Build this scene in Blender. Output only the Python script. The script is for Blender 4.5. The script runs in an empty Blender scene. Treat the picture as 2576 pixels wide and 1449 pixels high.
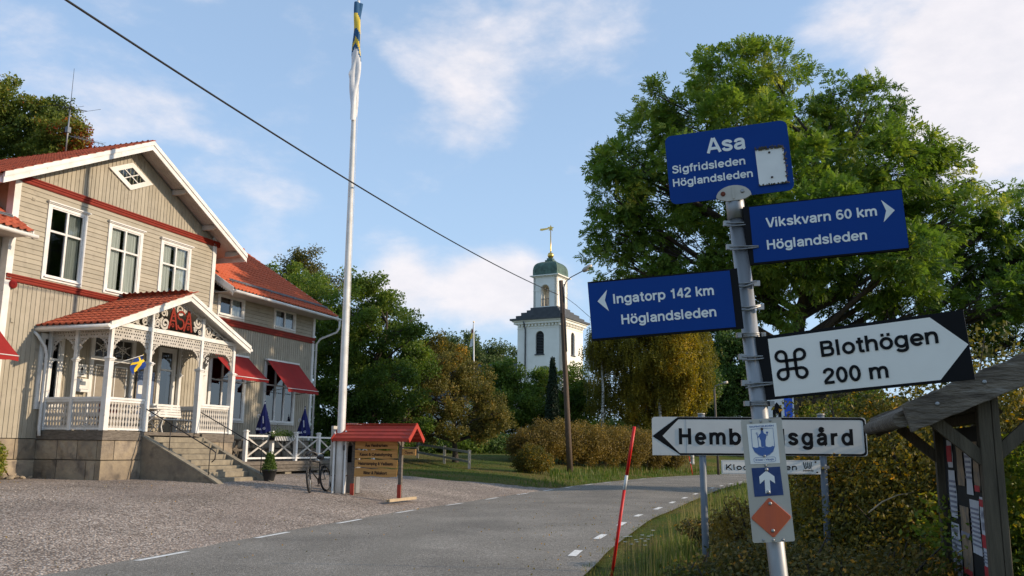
import bpy, bmesh, math, random
import numpy as np
from mathutils import Vector, Matrix, noise as mnoise

R = math.radians
SC = bpy.context.scene
COL = SC.collection
random.seed(7)
RNG = np.random.default_rng(11)

# ------------------------------------------------------------------ camera
# the camera's axes: pitched up 10.4 degrees with a slight roll; eye 1.6 m above the road
FPX, CX, CY = 2220.0, 1288.0, 724.5
CAM = np.array([0.0, 0.0, 1.6])
_up = np.array([124., 12145., 2220.]); _up /= np.linalg.norm(_up)
_fw = np.array([0., 0., 1.]); _y = _fw - _up * _fw.dot(_up); _y /= np.linalg.norm(_y)
_x = np.cross(_up, _y)
RC = np.array([_x, _y, _up])
cam_d = bpy.data.cameras.new('camera')
cam = bpy.data.objects.new('camera', cam_d); COL.objects.link(cam)
cam_d.sensor_width = 36.0; cam_d.lens = 36.0 * FPX / 2576.0
cam_d.clip_start = 0.1; cam_d.clip_end = 3000
ex, ey, ez = RC[:, 0], RC[:, 1], -RC[:, 2]
cam.matrix_world = Matrix(((ex[0], ey[0], ez[0], CAM[0]), (ex[1], ey[1], ez[1], CAM[1]), (ex[2], ey[2], ez[2], CAM[2]), (0, 0, 0, 1)))
SC.camera = cam

def ray(px, py):
    return RC @ np.array([(px - CX) / FPX, -(py - CY) / FPX, 1.0])
def at(px, py, Y):
    """survey helper: world point seen in the photograph at (px, py) of its 2576 wide copy, Y metres away"""
    d = ray(px, py); return Vector(CAM + d * (Y / d[1]))

# ------------------------------------------------------------------ light
SUN_EL, SUN_DIR = 21.0, (0.996, -0.0914)
w = bpy.data.worlds.new('World'); SC.world = w; w.use_nodes = True
nt = w.node_tree; nt.nodes.clear()
def N(t, nt_=None, **k):
    n = (nt_ or nt).nodes.new(t)
    for a, b in k.items(): setattr(n, a, b)
    return n
out = N('ShaderNodeOutputWorld'); bg = N('ShaderNodeBackground'); sky = N('ShaderNodeTexSky')
sky.sky_type = 'NISHITA'; sky.sun_disc = False; sky.sun_elevation = R(SUN_EL)
sky.sun_rotation = math.atan2(SUN_DIR[0], SUN_DIR[1]); sky.air_density = 1.0; sky.dust_density = 0.9; sky.ozone_density = 1.5
SKY_S = 0.15
bg.inputs['Strength'].default_value = SKY_S
tc = N('ShaderNodeTexCoord')
def mth(op, a, b=None, c=None, clamp=False):
    n = N('ShaderNodeMath', operation=op); n.use_clamp = clamp
    for i, v in enumerate((a, b, c)):
        if v is None: continue
        if isinstance(v, (int, float)): n.inputs[i].default_value = v
        else: nt.links.new(v, n.inputs[i])
    return n.outputs[0]
# cloud banks: direction (as seen in the photo), spread in degrees, amount
banks = [(1060, 40, 3.6, .34), (1190, 120, 3.0, .36), (1230, 170, 2.0, .2), (1180, 300, 2.6, .42), (1080, 310, 2.6, .36), (1250, 290, 1.8, .28), (700, 520, 2.2, .34), (620, 500, 2.0, .30),
         (760, 525, 1.4, .26), (380, 300, 3.0, .36), (520, 270, 3.2, .36), (60, 200, 2.6, .36), (300, 290, 2.6, .25), (1215, 700, 1.9, 1.0), (1285, 745, 1.9, 1.0), (1170, 780, 2.4, .55), (1330, 700, 1.5, .6), (1010, 695, 1.6, .75),
         (1050, 760, 2.4, .40), (1400, 790, 2.4, .40), (930, 740, 2.2, .30), (2260, 90, 3.6, .55), (2430, 190, 4.2, .68), (2560, 60, 4.6, .6), (2540, 300, 4.0, .45), (2080, 60, 2.0, .35), (2330, 330, 2.4, .35), (2500, 450, 3.5, .35),
         (1450, 20, 3.0, .28), (1480, 90, 2.2, .22), (-500, 300, 9.0, .5), (3100, 200, 10, .6), (2000, -900, 14, .5), (300, -1000, 14, .4), (660, 650, 1.6, .45), (200, 250, 2.5, .2)]
acc = None
for (px, py, deg, amp) in banks:
    d = ray(px, py); d /= np.linalg.norm(d)
    dp = N('ShaderNodeVectorMath', operation='DOT_PRODUCT'); nt.links.new(tc.outputs['Generated'], dp.inputs[0]); dp.inputs[1].default_value = d
    k = 1.0 / (math.radians(deg * .85) ** 2)
    e = mth('MULTIPLY_ADD', dp.outputs['Value'], k, -k)
    g = mth('POWER', 2.71828, e)
    acc = mth('MULTIPLY_ADD', g, amp, acc if acc is not None else 0.0)
mp = N('ShaderNodeMapping'); nt.links.new(tc.outputs['Generated'], mp.inputs['Vector']); mp.inputs['Scale'].default_value = (1, 1, 1.9)
nz = N('ShaderNodeTexNoise'); nz.inputs['Scale'].default_value = 5.5; nz.inputs['Detail'].default_value = 9; nz.inputs['Roughness'].default_value = .56; nz.inputs['Distortion'].default_value = .35
nt.links.new(mp.outputs[0], nz.inputs['Vector'])
nz2 = N('ShaderNodeTexNoise'); nz2.inputs['Scale'].default_value = 22; nz2.inputs['Detail'].default_value = 6; nz2.inputs['Roughness'].default_value = .6
nt.links.new(mp.outputs[0], nz2.inputs['Vector'])
n1 = mth('MULTIPLY_ADD', nz.outputs['Fac'], 2.2, -1.1)
n2 = mth('MULTIPLY_ADD', nz2.outputs['Fac'], 0.8, -0.4)
s = mth('ADD', n1, n2)
s = mth('ADD', s, acc)
ms = N('ShaderNodeMapRange', interpolation_type='SMOOTHSTEP'); nt.links.new(s, ms.inputs['Value'])
ms.inputs['From Min'].default_value = .2; ms.inputs['From Max'].default_value = 1.35; ms.inputs['To Max'].default_value = .9
# thin haze towards the horizon
sep = N('ShaderNodeSeparateXYZ'); nt.links.new(tc.outputs['Generated'], sep.inputs[0])
hz = N('ShaderNodeMapRange', interpolation_type='SMOOTHERSTEP'); nt.links.new(sep.outputs['Z'], hz.inputs['Value'])
hz.inputs['From Min'].default_value = -.02; hz.inputs['From Max'].default_value = .5; hz.inputs['To Min'].default_value = .8; hz.inputs['To Max'].default_value = .5
# cloud tone: slightly darker and bluer in their thick, noisy parts
cr = N('ShaderNodeMix', data_type='RGBA'); nt.links.new(nz2.outputs['Fac'], cr.inputs['Factor'])
cr.inputs['A'].default_value = (4.6, 4.55, 4.9, 1); cr.inputs['B'].default_value = (6.3, 5.9, 5.9, 1)
tint = N('ShaderNodeMix', data_type='RGBA', blend_type='MULTIPLY'); tint.inputs['Factor'].default_value = 1.0
nt.links.new(sky.outputs[0], tint.inputs['A']); tint.inputs['B'].default_value = (1.02, 1.06, 1.2, 1)
mx0 = N('ShaderNodeMix', data_type='RGBA'); nt.links.new(hz.outputs[0], mx0.inputs['Factor']); nt.links.new(tint.outputs['Result'], mx0.inputs['A']); mx0.inputs['B'].default_value = (2.95, 4.15, 5.6, 1)
mx = N('ShaderNodeMix', data_type='RGBA'); nt.links.new(ms.outputs[0], mx.inputs['Factor']); nt.links.new(mx0.outputs['Result'], mx.inputs['A']); nt.links.new(cr.outputs['Result'], mx.inputs['B'])
nt.links.new(mx.outputs['Result'], bg.inputs['Color']); nt.links.new(bg.outputs[0], out.inputs['Surface'])
sun_d = bpy.data.lights.new('sun', 'SUN'); sun_d.energy = 4.0; sun_d.angle = R(0.6); sun_d.color = (1.0, .81, .60)
sun = bpy.data.objects.new('sun', sun_d); COL.objects.link(sun)
sv = Vector((SUN_DIR[0] * math.cos(R(SUN_EL)), SUN_DIR[1] * math.cos(R(SUN_EL)), math.sin(R(SUN_EL))))
sun.rotation_euler = sv.to_track_quat('Z', 'Y').to_euler(); sun.location = (60, -6, 40)
SC.view_settings.view_transform = 'Standard'; SC.view_settings.look = 'None'; SC.view_settings.gamma = 1; SC.view_settings.exposure = 0.22
SC.view_settings.use_curve_mapping = False
SC.cycles.max_bounces = 6; SC.cycles.transparent_max_bounces = 6

# ------------------------------------------------------------------ tagging
def tag(o, label=None, cat=None, group=None, kind=None):
    if label: o['label'] = label
    if cat: o['category'] = cat
    if group: o['group'] = group
    if kind: o['kind'] = kind
    return o
def thing(name, label, cat, loc=(0, 0, 0), rz=0.0, group=None, mat=None):
    o = bpy.data.objects.new(name, None); COL.objects.link(o); o.empty_display_size = .2
    if mat is not None: o.matrix_world = mat
    else: o.location = loc; o.rotation_euler = (0, 0, rz)
    return tag(o, label, cat, group)
def copy_tree(o, parent=None):
    c = o.copy(); COL.objects.link(c)
    if parent is not None: c.parent = parent
    for ch in [k for k in o.children]: copy_tree(ch, c)
    return c

# ------------------------------------------------------------------ materials
def pmat(name, col, rough=.7, col2=None, scale=6.0, detail=4.0, bump=0.0, bscale=None, metal=0.0, spec=.35, stretch=(1, 1, 1), jitter=0.0, ramp=(.35, .65), stain=None, coat=0.0):
    m = bpy.data.materials.new(name); m.use_nodes = True; t = m.node_tree; t.nodes.clear()
    o = N('ShaderNodeOutputMaterial', t); b = N('ShaderNodeBsdfPrincipled', t); t.links.new(b.outputs[0], o.inputs[0])
    b.inputs['Roughness'].default_value = rough; b.inputs['Metallic'].default_value = metal
    b.inputs['Specular IOR Level'].default_value = spec
    if coat: b.inputs['Coat Weight'].default_value = coat
    if col2 is None: col2 = tuple(min(1, c * .86) for c in col)
    c = N('ShaderNodeTexCoord', t); mpp = N('ShaderNodeMapping', t); mpp.inputs['Scale'].default_value = stretch; t.links.new(c.outputs['Object'], mpp.inputs[0])
    nz = N('ShaderNodeTexNoise', t); nz.inputs['Scale'].default_value = scale; nz.inputs['Detail'].default_value = detail; nz.inputs['Roughness'].default_value = .6
    t.links.new(mpp.outputs[0], nz.inputs['Vector'])
    mr = N('ShaderNodeMapRange', t); mr.inputs['From Min'].default_value = ramp[0]; mr.inputs['From Max'].default_value = ramp[1]; t.links.new(nz.outputs['Fac'], mr.inputs['Value'])
    mx = N('ShaderNodeMix', t, data_type='RGBA'); mx.inputs['A'].default_value = (*col, 1); mx.inputs['B'].default_value = (*col2, 1); t.links.new(mr.outputs[0], mx.inputs['Factor'])
    last = mx.outputs['Result']
    if stain:
        sc_, scl, lo, hi = stain
        n3 = N('ShaderNodeTexNoise', t); n3.inputs['Scale'].default_value = scl; n3.inputs['Detail'].default_value = 6; t.links.new(mpp.outputs[0], n3.inputs['Vector'])
        r3 = N('ShaderNodeMapRange', t); r3.inputs['From Min'].default_value = lo; r3.inputs['From Max'].default_value = hi; t.links.new(n3.outputs['Fac'], r3.inputs['Value'])
        m3 = N('ShaderNodeMix', t, data_type='RGBA'); t.links.new(last, m3.inputs['A']); m3.inputs['B'].default_value = (*sc_, 1); t.links.new(r3.outputs[0], m3.inputs['Factor']); last = m3.outputs['Result']
    if jitter:
        oi = N('ShaderNodeObjectInfo', t); hs = N('ShaderNodeHueSaturation', t)
        mm = N('ShaderNodeMapRange', t); mm.inputs['To Min'].default_value = 1 - jitter; mm.inputs['To Max'].default_value = 1 + jitter; t.links.new(oi.outputs['Random'], mm.inputs['Value'])
        t.links.new(mm.outputs[0], hs.inputs['Value']); t.links.new(last, hs.inputs['Color']); last = hs.outputs[0]
    t.links.new(last, b.inputs['Base Color'])
    if bump:
        n2 = N('ShaderNodeTexNoise', t); n2.inputs['Scale'].default_value = bscale or scale * 3; n2.inputs['Detail'].default_value = 5; t.links.new(mpp.outputs[0], n2.inputs['Vector'])
        bp = N('ShaderNodeBump', t); bp.inputs['Strength'].default_value = bump; bp.inputs['Distance'].default_value = .02; t.links.new(n2.outputs['Fac'], bp.inputs['Height']); t.links.new(bp.outputs[0], b.inputs['Normal'])
    return m
def leafmat(name, stops, trans=.35, rough=.55):
    """leaf colour picked per leaf from the 'tint' attribute"""
    m = bpy.data.materials.new(name); m.use_nodes = True; t = m.node_tree; t.nodes.clear()
    o = N('ShaderNodeOutputMaterial', t); a = N('ShaderNodeAttribute', t); a.attribute_name = 'tint'
    r = N('ShaderNodeValToRGB', t); t.links.new(a.outputs['Fac'], r.inputs[0])
    els = r.color_ramp.elements
    for i, (p, c) in enumerate(stops):
        e = els[i] if i < 2 else els.new(p)
        e.position = p; e.color = (*c, 1)
    p = N('ShaderNodeBsdfPrincipled', t); p.inputs['Roughness'].default_value = rough; p.inputs['Specular IOR Level'].default_value = .25; t.links.new(r.outputs[0], p.inputs['Base Color'])
    tr = N('ShaderNodeBsdfTranslucent', t); hs = N('ShaderNodeHueSaturation', t); hs.inputs['Value'].default_value = 1.25; hs.inputs['Saturation'].default_value = 1.1; t.links.new(r.outputs[0], hs.inputs['Color']); t.links.new(hs.outputs[0], tr.inputs[0])
    mx = N('ShaderNodeMixShader', t); mx.inputs[0].default_value = trans; t.links.new(p.outputs[0], mx.inputs[1]); t.links.new(tr.outputs[0], mx.inputs[2]); t.links.new(mx.outputs[0], o.inputs[0])
    return m
def glassmat(name, base, rough=.04):
    """window glass: clear pane with a strong mirror-like sheen"""
    m = bpy.data.materials.new(name); m.use_nodes = True; t = m.node_tree; t.nodes.clear()
    o = N('ShaderNodeOutputMaterial', t); tr = N('ShaderNodeBsdfTransparent', t); tr.inputs[0].default_value = (*base, 1)
    g = N('ShaderNodeBsdfGlossy', t); g.inputs['Roughness'].default_value = rough; g.inputs['Color'].default_value = (.95, .97, 1, 1)
    f = N('ShaderNodeFresnel', t); f.inputs['IOR'].default_value = 2.1
    nzz = N('ShaderNodeTexNoise', t); nzz.inputs['Scale'].default_value = 1.3; bp = N('ShaderNodeBump', t); bp.inputs['Strength'].default_value = .08; bp.inputs['Distance'].default_value = .05
    tcx = N('ShaderNodeTexCoord', t); t.links.new(tcx.outputs['Object'], nzz.inputs['Vector']); t.links.new(nzz.outputs['Fac'], bp.inputs['Height']); t.links.new(bp.outputs[0], g.inputs['Normal'])
    mx = N('ShaderNodeMixShader', t); t.links.new(f.outputs[0], mx.inputs[0]); t.links.new(tr.outputs[0], mx.inputs[1]); t.links.new(g.outputs[0], mx.inputs[2]); t.links.new(mx.outputs[0], o.inputs[0])
    return m

# ------------------------------------------------------------------ mesh building
class MB:
    def __init__(s): s.v = []; s.f = []; s.sm = []
    def face(s, pts):
        b = len(s.v); s.v += [tuple(p) for p in pts]; s.f.append(tuple(range(b, b + len(pts)))); s.sm.append(False)
    def box(s, x0, x1, y0, y1, z0, z1, M=None):
        c = [(x0, y0, z0), (x1, y0, z0), (x1, y1, z0), (x0, y1, z0), (x0, y0, z1), (x1, y0, z1), (x1, y1, z1), (x0, y1, z1)]
        if M is not None: c = [tuple(M @ Vector(p)) for p in c]
        b = len(s.v); s.v += c
        for f in ((0, 3, 2, 1), (4, 5, 6, 7), (0, 1, 5, 4), (1, 2, 6, 5), (2, 3, 7, 6), (3, 0, 4, 7)): s.f.append(tuple(b + i for i in f)); s.sm.append(False)
        return s
    def bar(s, p0, p1, wd, ht, up=(0, 0, 1)):
        """a beam from p0 to p1, wd across and ht along up"""
        p0 = Vector(p0); p1 = Vector(p1); d = p1 - p0; L = d.length; d.normalize(); u = Vector(up); sd = d.cross(u)
        if sd.length < 1e-5: u = Vector((1, 0, 0)); sd = d.cross(u)
        sd.normalize(); u = sd.cross(d).normalized()
        c = []
        for k in (0, L):
            for (a, b) in ((-1, -1), (1, -1), (1, 1), (-1, 1)): c.append(tuple(p0 + d * k + sd * (a * wd / 2) + u * (b * ht / 2)))
        b = len(s.v); s.v += c
        for f in ((0, 1, 2, 3), (7, 6, 5, 4), (0, 4, 5, 1), (1, 5, 6, 2), (2, 6, 7, 3), (3, 7, 4, 0)): s.f.append(tuple(b + i for i in f)); s.sm.append(False)
        return s
    def tube(s, pts, rad, n=8, caps=True, closed=False):
        pts = [Vector(p) for p in pts]; m = len(pts)
        if isinstance(rad, (int, float)): rad = [rad] * m
        b = len(s.v); ref = None
        for i, p in enumerate(pts):
            if closed: d = pts[(i + 1) % m] - pts[i - 1]
            else: d = pts[min(i + 1, m - 1)] - pts[max(i - 1, 0)]
            if d.length < 1e-9: d = Vector((0, 0, 1))
            d.normalize()
            if ref is None:
                ref = d.orthogonal().normalized()
            ref = (ref - d * ref.dot(d))
            if ref.length < 1e-6: ref = d.orthogonal()
            ref.normalize(); q = d.cross(ref)
            for k in range(n):
                a = 2 * math.pi * k / n; s.v.append(tuple(p + (ref * math.cos(a) + q * math.sin(a)) * rad[i]))
        rng = m if closed else m - 1
        for i in range(rng):
            j = (i + 1) % m
            for k in range(n):
                l = (k + 1) % n; s.f.append((b + i * n + k, b + i * n + l, b + j * n + l, b + j * n + k)); s.sm.append(True)
        if caps and not closed:
            s.f.append(tuple(b + k for k in range(n - 1, -1, -1))); s.sm.append(False)
            s.f.append(tuple(b + (m - 1) * n + k for k in range(n))); s.sm.append(False)
        return s
    def lathe(s, prof, c=(0, 0, 0), n=16, a0=0.0, sx=1.0, sy=1.0, smooth=True):
        b = len(s.v)
        for (r, z) in prof:
            for k in range(n):
                a = 2 * math.pi * k / n + a0; s.v.append((c[0] + r * math.cos(a) * sx, c[1] + r * math.sin(a) * sy, c[2] + z))
        for i in range(len(prof) - 1):
            for k in range(n):
                l = (k + 1) % n; s.f.append((b + i * n + k, b + i * n + l, b + (i + 1) * n + l, b + (i + 1) * n + k)); s.sm.append(smooth)
        s.f.append(tuple(b + k for k in range(n - 1, -1, -1))); s.sm.append(False)
        s.f.append(tuple(b + (len(prof) - 1) * n + k for k in range(n))); s.sm.append(False)
        return s
    def prism(s, poly, y0, y1, M=None):
        """poly in (x, z), extruded from y0 (front) to y1"""
        n = len(poly); b = len(s.v)
        pts = [(p[0], y0, p[1]) for p in poly] + [(p[0], y1, p[1]) for p in poly]
        if M is not None: pts = [tuple(M @ Vector(p)) for p in pts]
        s.v += pts
        s.f.append(tuple(b + i for i in range(n))); s.f.append(tuple(b + n + i for i in range(n - 1, -1, -1))); s.sm += [False, False]
        for i in range(n):
            j = (i + 1) % n; s.f.append((b + j, b + i, b + n + i, b + n + j)); s.sm.append(False)
        return s
    def ribbon(s, pts, wd, y0, y1, M=None):
        """a flat strip along pts in (x, z), cut out of board from y0 to y1; wd number or list"""
        m = len(pts); L = []; Rr = []
        for i in range(m):
            a = Vector(pts[max(i - 1, 0)]); c = Vector(pts[min(i + 1, m - 1)]); d = (c - a).normalized(); nn = Vector((-d.y, d.x)); ww = wd if isinstance(wd, (int, float)) else wd[i]
            L.append(Vector(pts[i]) + nn * ww / 2); Rr.append(Vector(pts[i]) - nn * ww / 2)
        b = len(s.v); P = []
        for i in range(m):
            for q in (L[i], Rr[i]):
                P += [(q.x, y0, q.y), (q.x, y1, q.y)]
        if M is not None: P = [tuple(M @ Vector(p)) for p in P]
        s.v += P
        for i in range(m - 1):
            o = b + i * 4; n_ = o + 4
            for f in ((o, n_, n_ + 2, o + 2), (o + 1, o + 3, n_ + 3, n_ + 1), (o, o + 1, n_ + 1, n_), (o + 2, n_ + 2, n_ + 3, o + 3)): s.f.append(f); s.sm.append(False)
        s.f.append((b, b + 2, b + 3, b + 1)); e = b + (m - 1) * 4; s.f.append((e, e + 1, e + 3, e + 2)); s.sm += [False, False]
        return s
    def mesh(s, name, mat, fix=True):
        me = bpy.data.meshes.new(name); me.from_pydata(s.v, [], s.f)
        me.polygons.foreach_set('use_smooth', s.sm)
        if mat: me.materials.append(mat)
        if fix:
            bm = bmesh.new(); bm.from_mesh(me); bmesh.ops.recalc_face_normals(bm, faces=bm.faces); bm.to_mesh(me); bm.free()
        me.update(); return me
    def build(s, name, mat, parent=None, loc=None, label=None, fix=True, bevel=0.0):
        o = bpy.data.objects.new(name, s.mesh(name, mat, fix)); COL.objects.link(o)
        if parent is not None: o.parent = parent
        if loc is not None: o.location = loc
        if label: o['label'] = label
        if bevel:
            bv = o.modifiers.new('bevel', 'BEVEL'); bv.width = bevel; bv.segments = 2; bv.limit_method = 'ANGLE'
        return o
def link(name, me, parent=None, mat=None, loc=None):
    o = bpy.data.objects.new(name, me); COL.objects.link(o)
    if parent is not None: o.parent = parent
    if mat is not None: o.matrix_basis = mat
    if loc is not None: o.location = loc
    return o

# ------------------------------------------------------------------ lettering
def text_mesh(txt, width=None, height=None, bold=.022, thick=.0, space=1.0, mat=None):
    """flat letters; left end at x=0, baseline at z=0, facing -y, scaled to the width and cap height"""
    cu = bpy.data.curves.new('letters', 'FONT'); cu.body = txt; cu.size = 1; cu.offset = bold; cu.space_character = space; cu.resolution_u = 3
    to = bpy.data.objects.new('letters', cu); COL.objects.link(to)
    dg = bpy.context.evaluated_depsgraph_get(); dg.update()
    me = bpy.data.meshes.new_from_object(to.evaluated_get(dg)); bpy.data.objects.remove(to); bpy.data.curves.remove(cu)
    n = len(me.vertices); co = np.zeros(n * 3); me.vertices.foreach_get('co', co); co = co.reshape(-1, 3)
    x0, x1 = co[:, 0].min(), co[:, 0].max(); cap = .73
    sx = (width / (x1 - x0)) if width else None
    sz = (height / cap) if height else sx
    if sx is None: sx = sz
    o = np.zeros_like(co); o[:, 0] = (co[:, 0] - x0) * sx; o[:, 2] = co[:, 1] * sz; o[:, 1] = 0
    me.vertices.foreach_set('co', o.ravel()); me.materials.clear(); me.materials.append(mat); me.update()
    return me
# a heavy grotesque drawn stroke by stroke (cap height 1): centre lines of each letter
def _ar(cx, cz, rx, rz, a0, a1, n=22): return [(cx + rx * math.cos(R(a0 + (a1 - a0) * k / n)), cz + rz * math.sin(R(a0 + (a1 - a0) * k / n))) for k in range(n + 1)]
def _cr(P, n=5):
    o = []
    for i in range(len(P) - 1):
        p0, p1, p2, p3 = [np.array(P[j]) for j in (max(i - 1, 0), i, i + 1, min(i + 2, len(P) - 1))]
        for k in range(n): t = k / n; o.append(tuple(.5 * ((2 * p1) + (-p0 + p2) * t + (2 * p0 - 5 * p1 + 4 * p2 - p3) * t * t + (-p0 + 3 * p1 - 3 * p2 + p3) * t ** 3)))
    o.append(tuple(P[-1])); return o
_o = _ar(.33, .37, .245, .30, 0, 360, 28)
_arch = lambda x, w: _cr([(x, .42), (x + .03, .52), (x + w * .3, .635), (x + w * .58, .665), (x + w * .88, .62), (x + w, .48), (x + w, .3)]) + [(x + w, 0)]
_a = [_cr([(.105, .50), (.15, .61), (.30, .665), (.45, .63), (.505, .52), (.505, .36)]) + [(.505, .14), (.515, .05), (.56, 0)], _cr([(.50, .43), (.36, .395), (.19, .355), (.10, .27), (.10, .17), (.17, .085), (.28, .075), (.41, .12), (.50, .23)])]
_A = [[(.045, 0), (.345, .99)], [(.385, .99), (.685, 0)], [(.18, .29), (.55, .29)]]
_g = [_o, [(.575, .74), (.575, .05)] , _cr([(.575, .08), (.56, -.08), (.46, -.175), (.31, -.19), (.17, -.15), (.11, -.06)])]
def _dots(cx, z=.90): return [[(cx - .22, z), (cx - .07, z)], [(cx + .07, z), (cx + .22, z)]]
GLY = {
 'o': (.66, [_o]), 'ö': (.66, [_o] + _dots(.33)), 'a': (.63, _a), 'ä': (.63, _a + _dots(.30)), 'å': (.63, _a + [_ar(.30, .945, .085, .08, 0, 360, 14)]),
 's': (.59, [_cr([(.51, .51), (.46, .61), (.30, .665), (.15, .62), (.11, .52), (.20, .43), (.36, .36), (.48, .28), (.49, .17), (.41, .095), (.29, .072), (.14, .12), (.08, .23)])]),
 'e': (.65, [[(.12, .37), (.56, .37)], [(.565, .33)] + _ar(.33, .37, .245, .30, 5, 322, 26)]),
 'n': (.64, [[(.09, 0), (.09, .74)], _arch(.09, .43)]), 'h': (.64, [[(.09, 0), (.09, 1)], _arch(.09, .43)]), 'm': (.98, [[(.09, 0), (.09, .74)], _arch(.09, .385), _arch(.475, .385)]),
 'r': (.42, [[(.09, 0), (.09, .74)], _cr([(.09, .40), (.12, .53), (.22, .63), (.40, .66)])]),
 'i': (.26, [[(.10, 0), (.10, .74)], [(.10, .85), (.10, 1.0)]]), 'l': (.26, [[(.10, 0), (.10, 1)]]), 'd': (.69, [_o, [(.585, 0), (.585, 1)]]), 'b': (.69, [[(.09, 0), (.09, 1)], [(x + .02, z) for x, z in _o]]), 'p': (.69, [[(.09, -.24), (.09, .74)], [(x + .02, z) for x, z in _o]]),
 'g': (.69, _g), 'k': (.60, [[(.09, 0), (.09, 1)], [(.52, .745), (.10, .27)], [(.22, .42), (.54, 0)]]), 'v': (.58, [[(.045, .74), (.28, .0)], [(.30, .0), (.535, .74)]]), 'y': (.58, [[(.045, .74), (.28, .03)], [(.535, .74), (.27, -.06)] , _cr([(.275, -.05), (.235, -.14), (.16, -.175), (.06, -.165)])]),
 't': (.40, [[(.19, .93), (.19, .2)], _cr([(.19, .22), (.21, .10), (.29, .07), (.38, .08)]), [(.02, .67), (.37, .67)]]), 'f': (.38, [[(.16, 0), (.16, .75)], _cr([(.16, .72), (.18, .85), (.26, .92), (.38, .92)]), [(.01, .67), (.36, .67)]]), 'c': (.60, [_ar(.33, .37, .245, .30, 38, 322, 24)]),
 'A': (.73, _A), 'V': (.70, [[(.045, 1), (.335, 0)], [(.365, 0), (.655, 1)]]), 'S': (.70, [_cr([(.60, .69), (.55, .83), (.36, .925), (.18, .87), (.12, .74), (.19, .62), (.36, .54), (.54, .45), (.60, .30), (.52, .14), (.35, .075), (.15, .13), (.08, .31)])]),
 'H': (.76, [[(.10, 0), (.10, 1)], [(.64, 0), (.64, 1)], [(.10, .53), (.64, .53)]]), 'I': (.29, [[(.12, 0), (.12, 1)]]), 'K': (.74, [[(.10, 0), (.10, 1)], [(.64, 1), (.12, .36)], [(.28, .52), (.68, 0)]]),
 'B': (.74, [[(.10, 0), (.10, 1)], [(.10, .915), (.40, .915)] , _cr([(.38, .915), (.50, .89), (.56, .81), (.56, .68), (.50, .58), (.38, .545)]), [(.10, .545), (.42, .545)], _cr([(.40, .545), (.54, .51), (.61, .41), (.61, .22), (.54, .12), (.40, .085)]), [(.10, .085), (.42, .085)]]),
 '0': (.62, [_ar(.31, .5, .215, .42, 0, 360, 28)]), '1': (.56, [[(.34, 0), (.34, 1)], [(.10, .74), (.37, .80)]]), '2': (.62, [_cr([(.10, .68), (.13, .83), (.30, .925), (.47, .86), (.52, .72), (.45, .55), (.28, .38), (.14, .22), (.09, .09)]), [(.05, .08), (.56, .08)]]),
 '4': (.62, [[(.44, 0), (.44, 1)], [(.42, .98), (.07, .31)], [(.03, .29), (.58, .29)]]), '6': (.62, [_ar(.315, .32, .22, .245, 0, 360, 24), _cr([(.50, .80), (.43, .90), (.30, .925), (.17, .83), (.10, .62), (.095, .40)])]), ' ': (.30, [])}
def lettering(txt, x0, x1, z0, z1, y, mat, parent, bold=.022, space=1.0, name='lettering', rot=0.0, sw=.185):
    if (z1 - z0) > .02 and all(c in GLY for c in txt):
        mb = MB(); x = 0; gap = .045 * space; h = z1 - z0; k_ = 0
        tot = sum(GLY[c][0] + gap for c in txt) - gap; sx = (x1 - x0) / tot
        for c in txt:
            adv, st = GLY[c]
            for q in st:
                q2 = [((x + px) * sx, pz * h) for px, pz in q]; yy = -.00012 * (k_ % 5); k_ += 1; mb.ribbon(q2, sw * h, yy - .0004, .0)
            x += adv + gap
        return mb.build(name, mat, parent, loc=(x0, y, z0), fix=False)
    me = text_mesh(txt, x1 - x0, z1 - z0, bold, mat=mat, space=space)
    o = link(name, me, parent); o.location = (x0, y, z0); o.rotation_euler = (0, rot, 0)
    return o

# ------------------------------------------------------------------ leaves
def unit(v): return v / np.maximum(np.linalg.norm(v, axis=-1, keepdims=True), 1e-9)
def rhomb(c, ax, sd, L, Wd):
    c = np.array(c, float); ax = np.array(ax, float); sd = np.array(sd, float)
    return [c, c + ax * L * .5 + sd * Wd * .5, c + ax * L, c + ax * L * .5 - sd * Wd * .5]
def tpl_ash():
    """a pinnate leaf: seven leaflets along a drooping stalk, unit length"""
    q = []
    for i, t in enumerate((.28, .5, .72)):
        for sgn in (-1, 1):
            q.append(rhomb((t, 0, -.12 * t * t), unit(np.array([.55, sgn * .8, -.22])), unit(np.array([.8, -sgn * .55, .1])), .46, .21))
    q.append(rhomb((.8, 0, -.1), unit(np.array([1, 0, -.35])), (0, 1, 0), .46, .21))
    return np.array(q)
def tpl_round(k=4, seed=1, w=.62):
    r = np.random.default_rng(seed); q = []
    for i in range(k):
        a = unit(r.normal(size=3)); b = unit(np.cross(a, r.normal(size=3))); q.append(rhomb(r.normal(size=3) * .32, a, b, .62, w * .62))
    return np.array(q)
def tpl_hang(k=6, seed=2):
    """a short hanging birch twig with small leaves"""
    r = np.random.default_rng(seed); q = []
    for i in range(k):
        a = unit(r.normal(size=3) + np.array([0, 0, -.8])); b = unit(np.cross(a, r.normal(size=3))); q.append(rhomb((r.normal() * .1, r.normal() * .1, -i / k * 1.3), a, b, .38, .26))
    return np.array(q)
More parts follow.
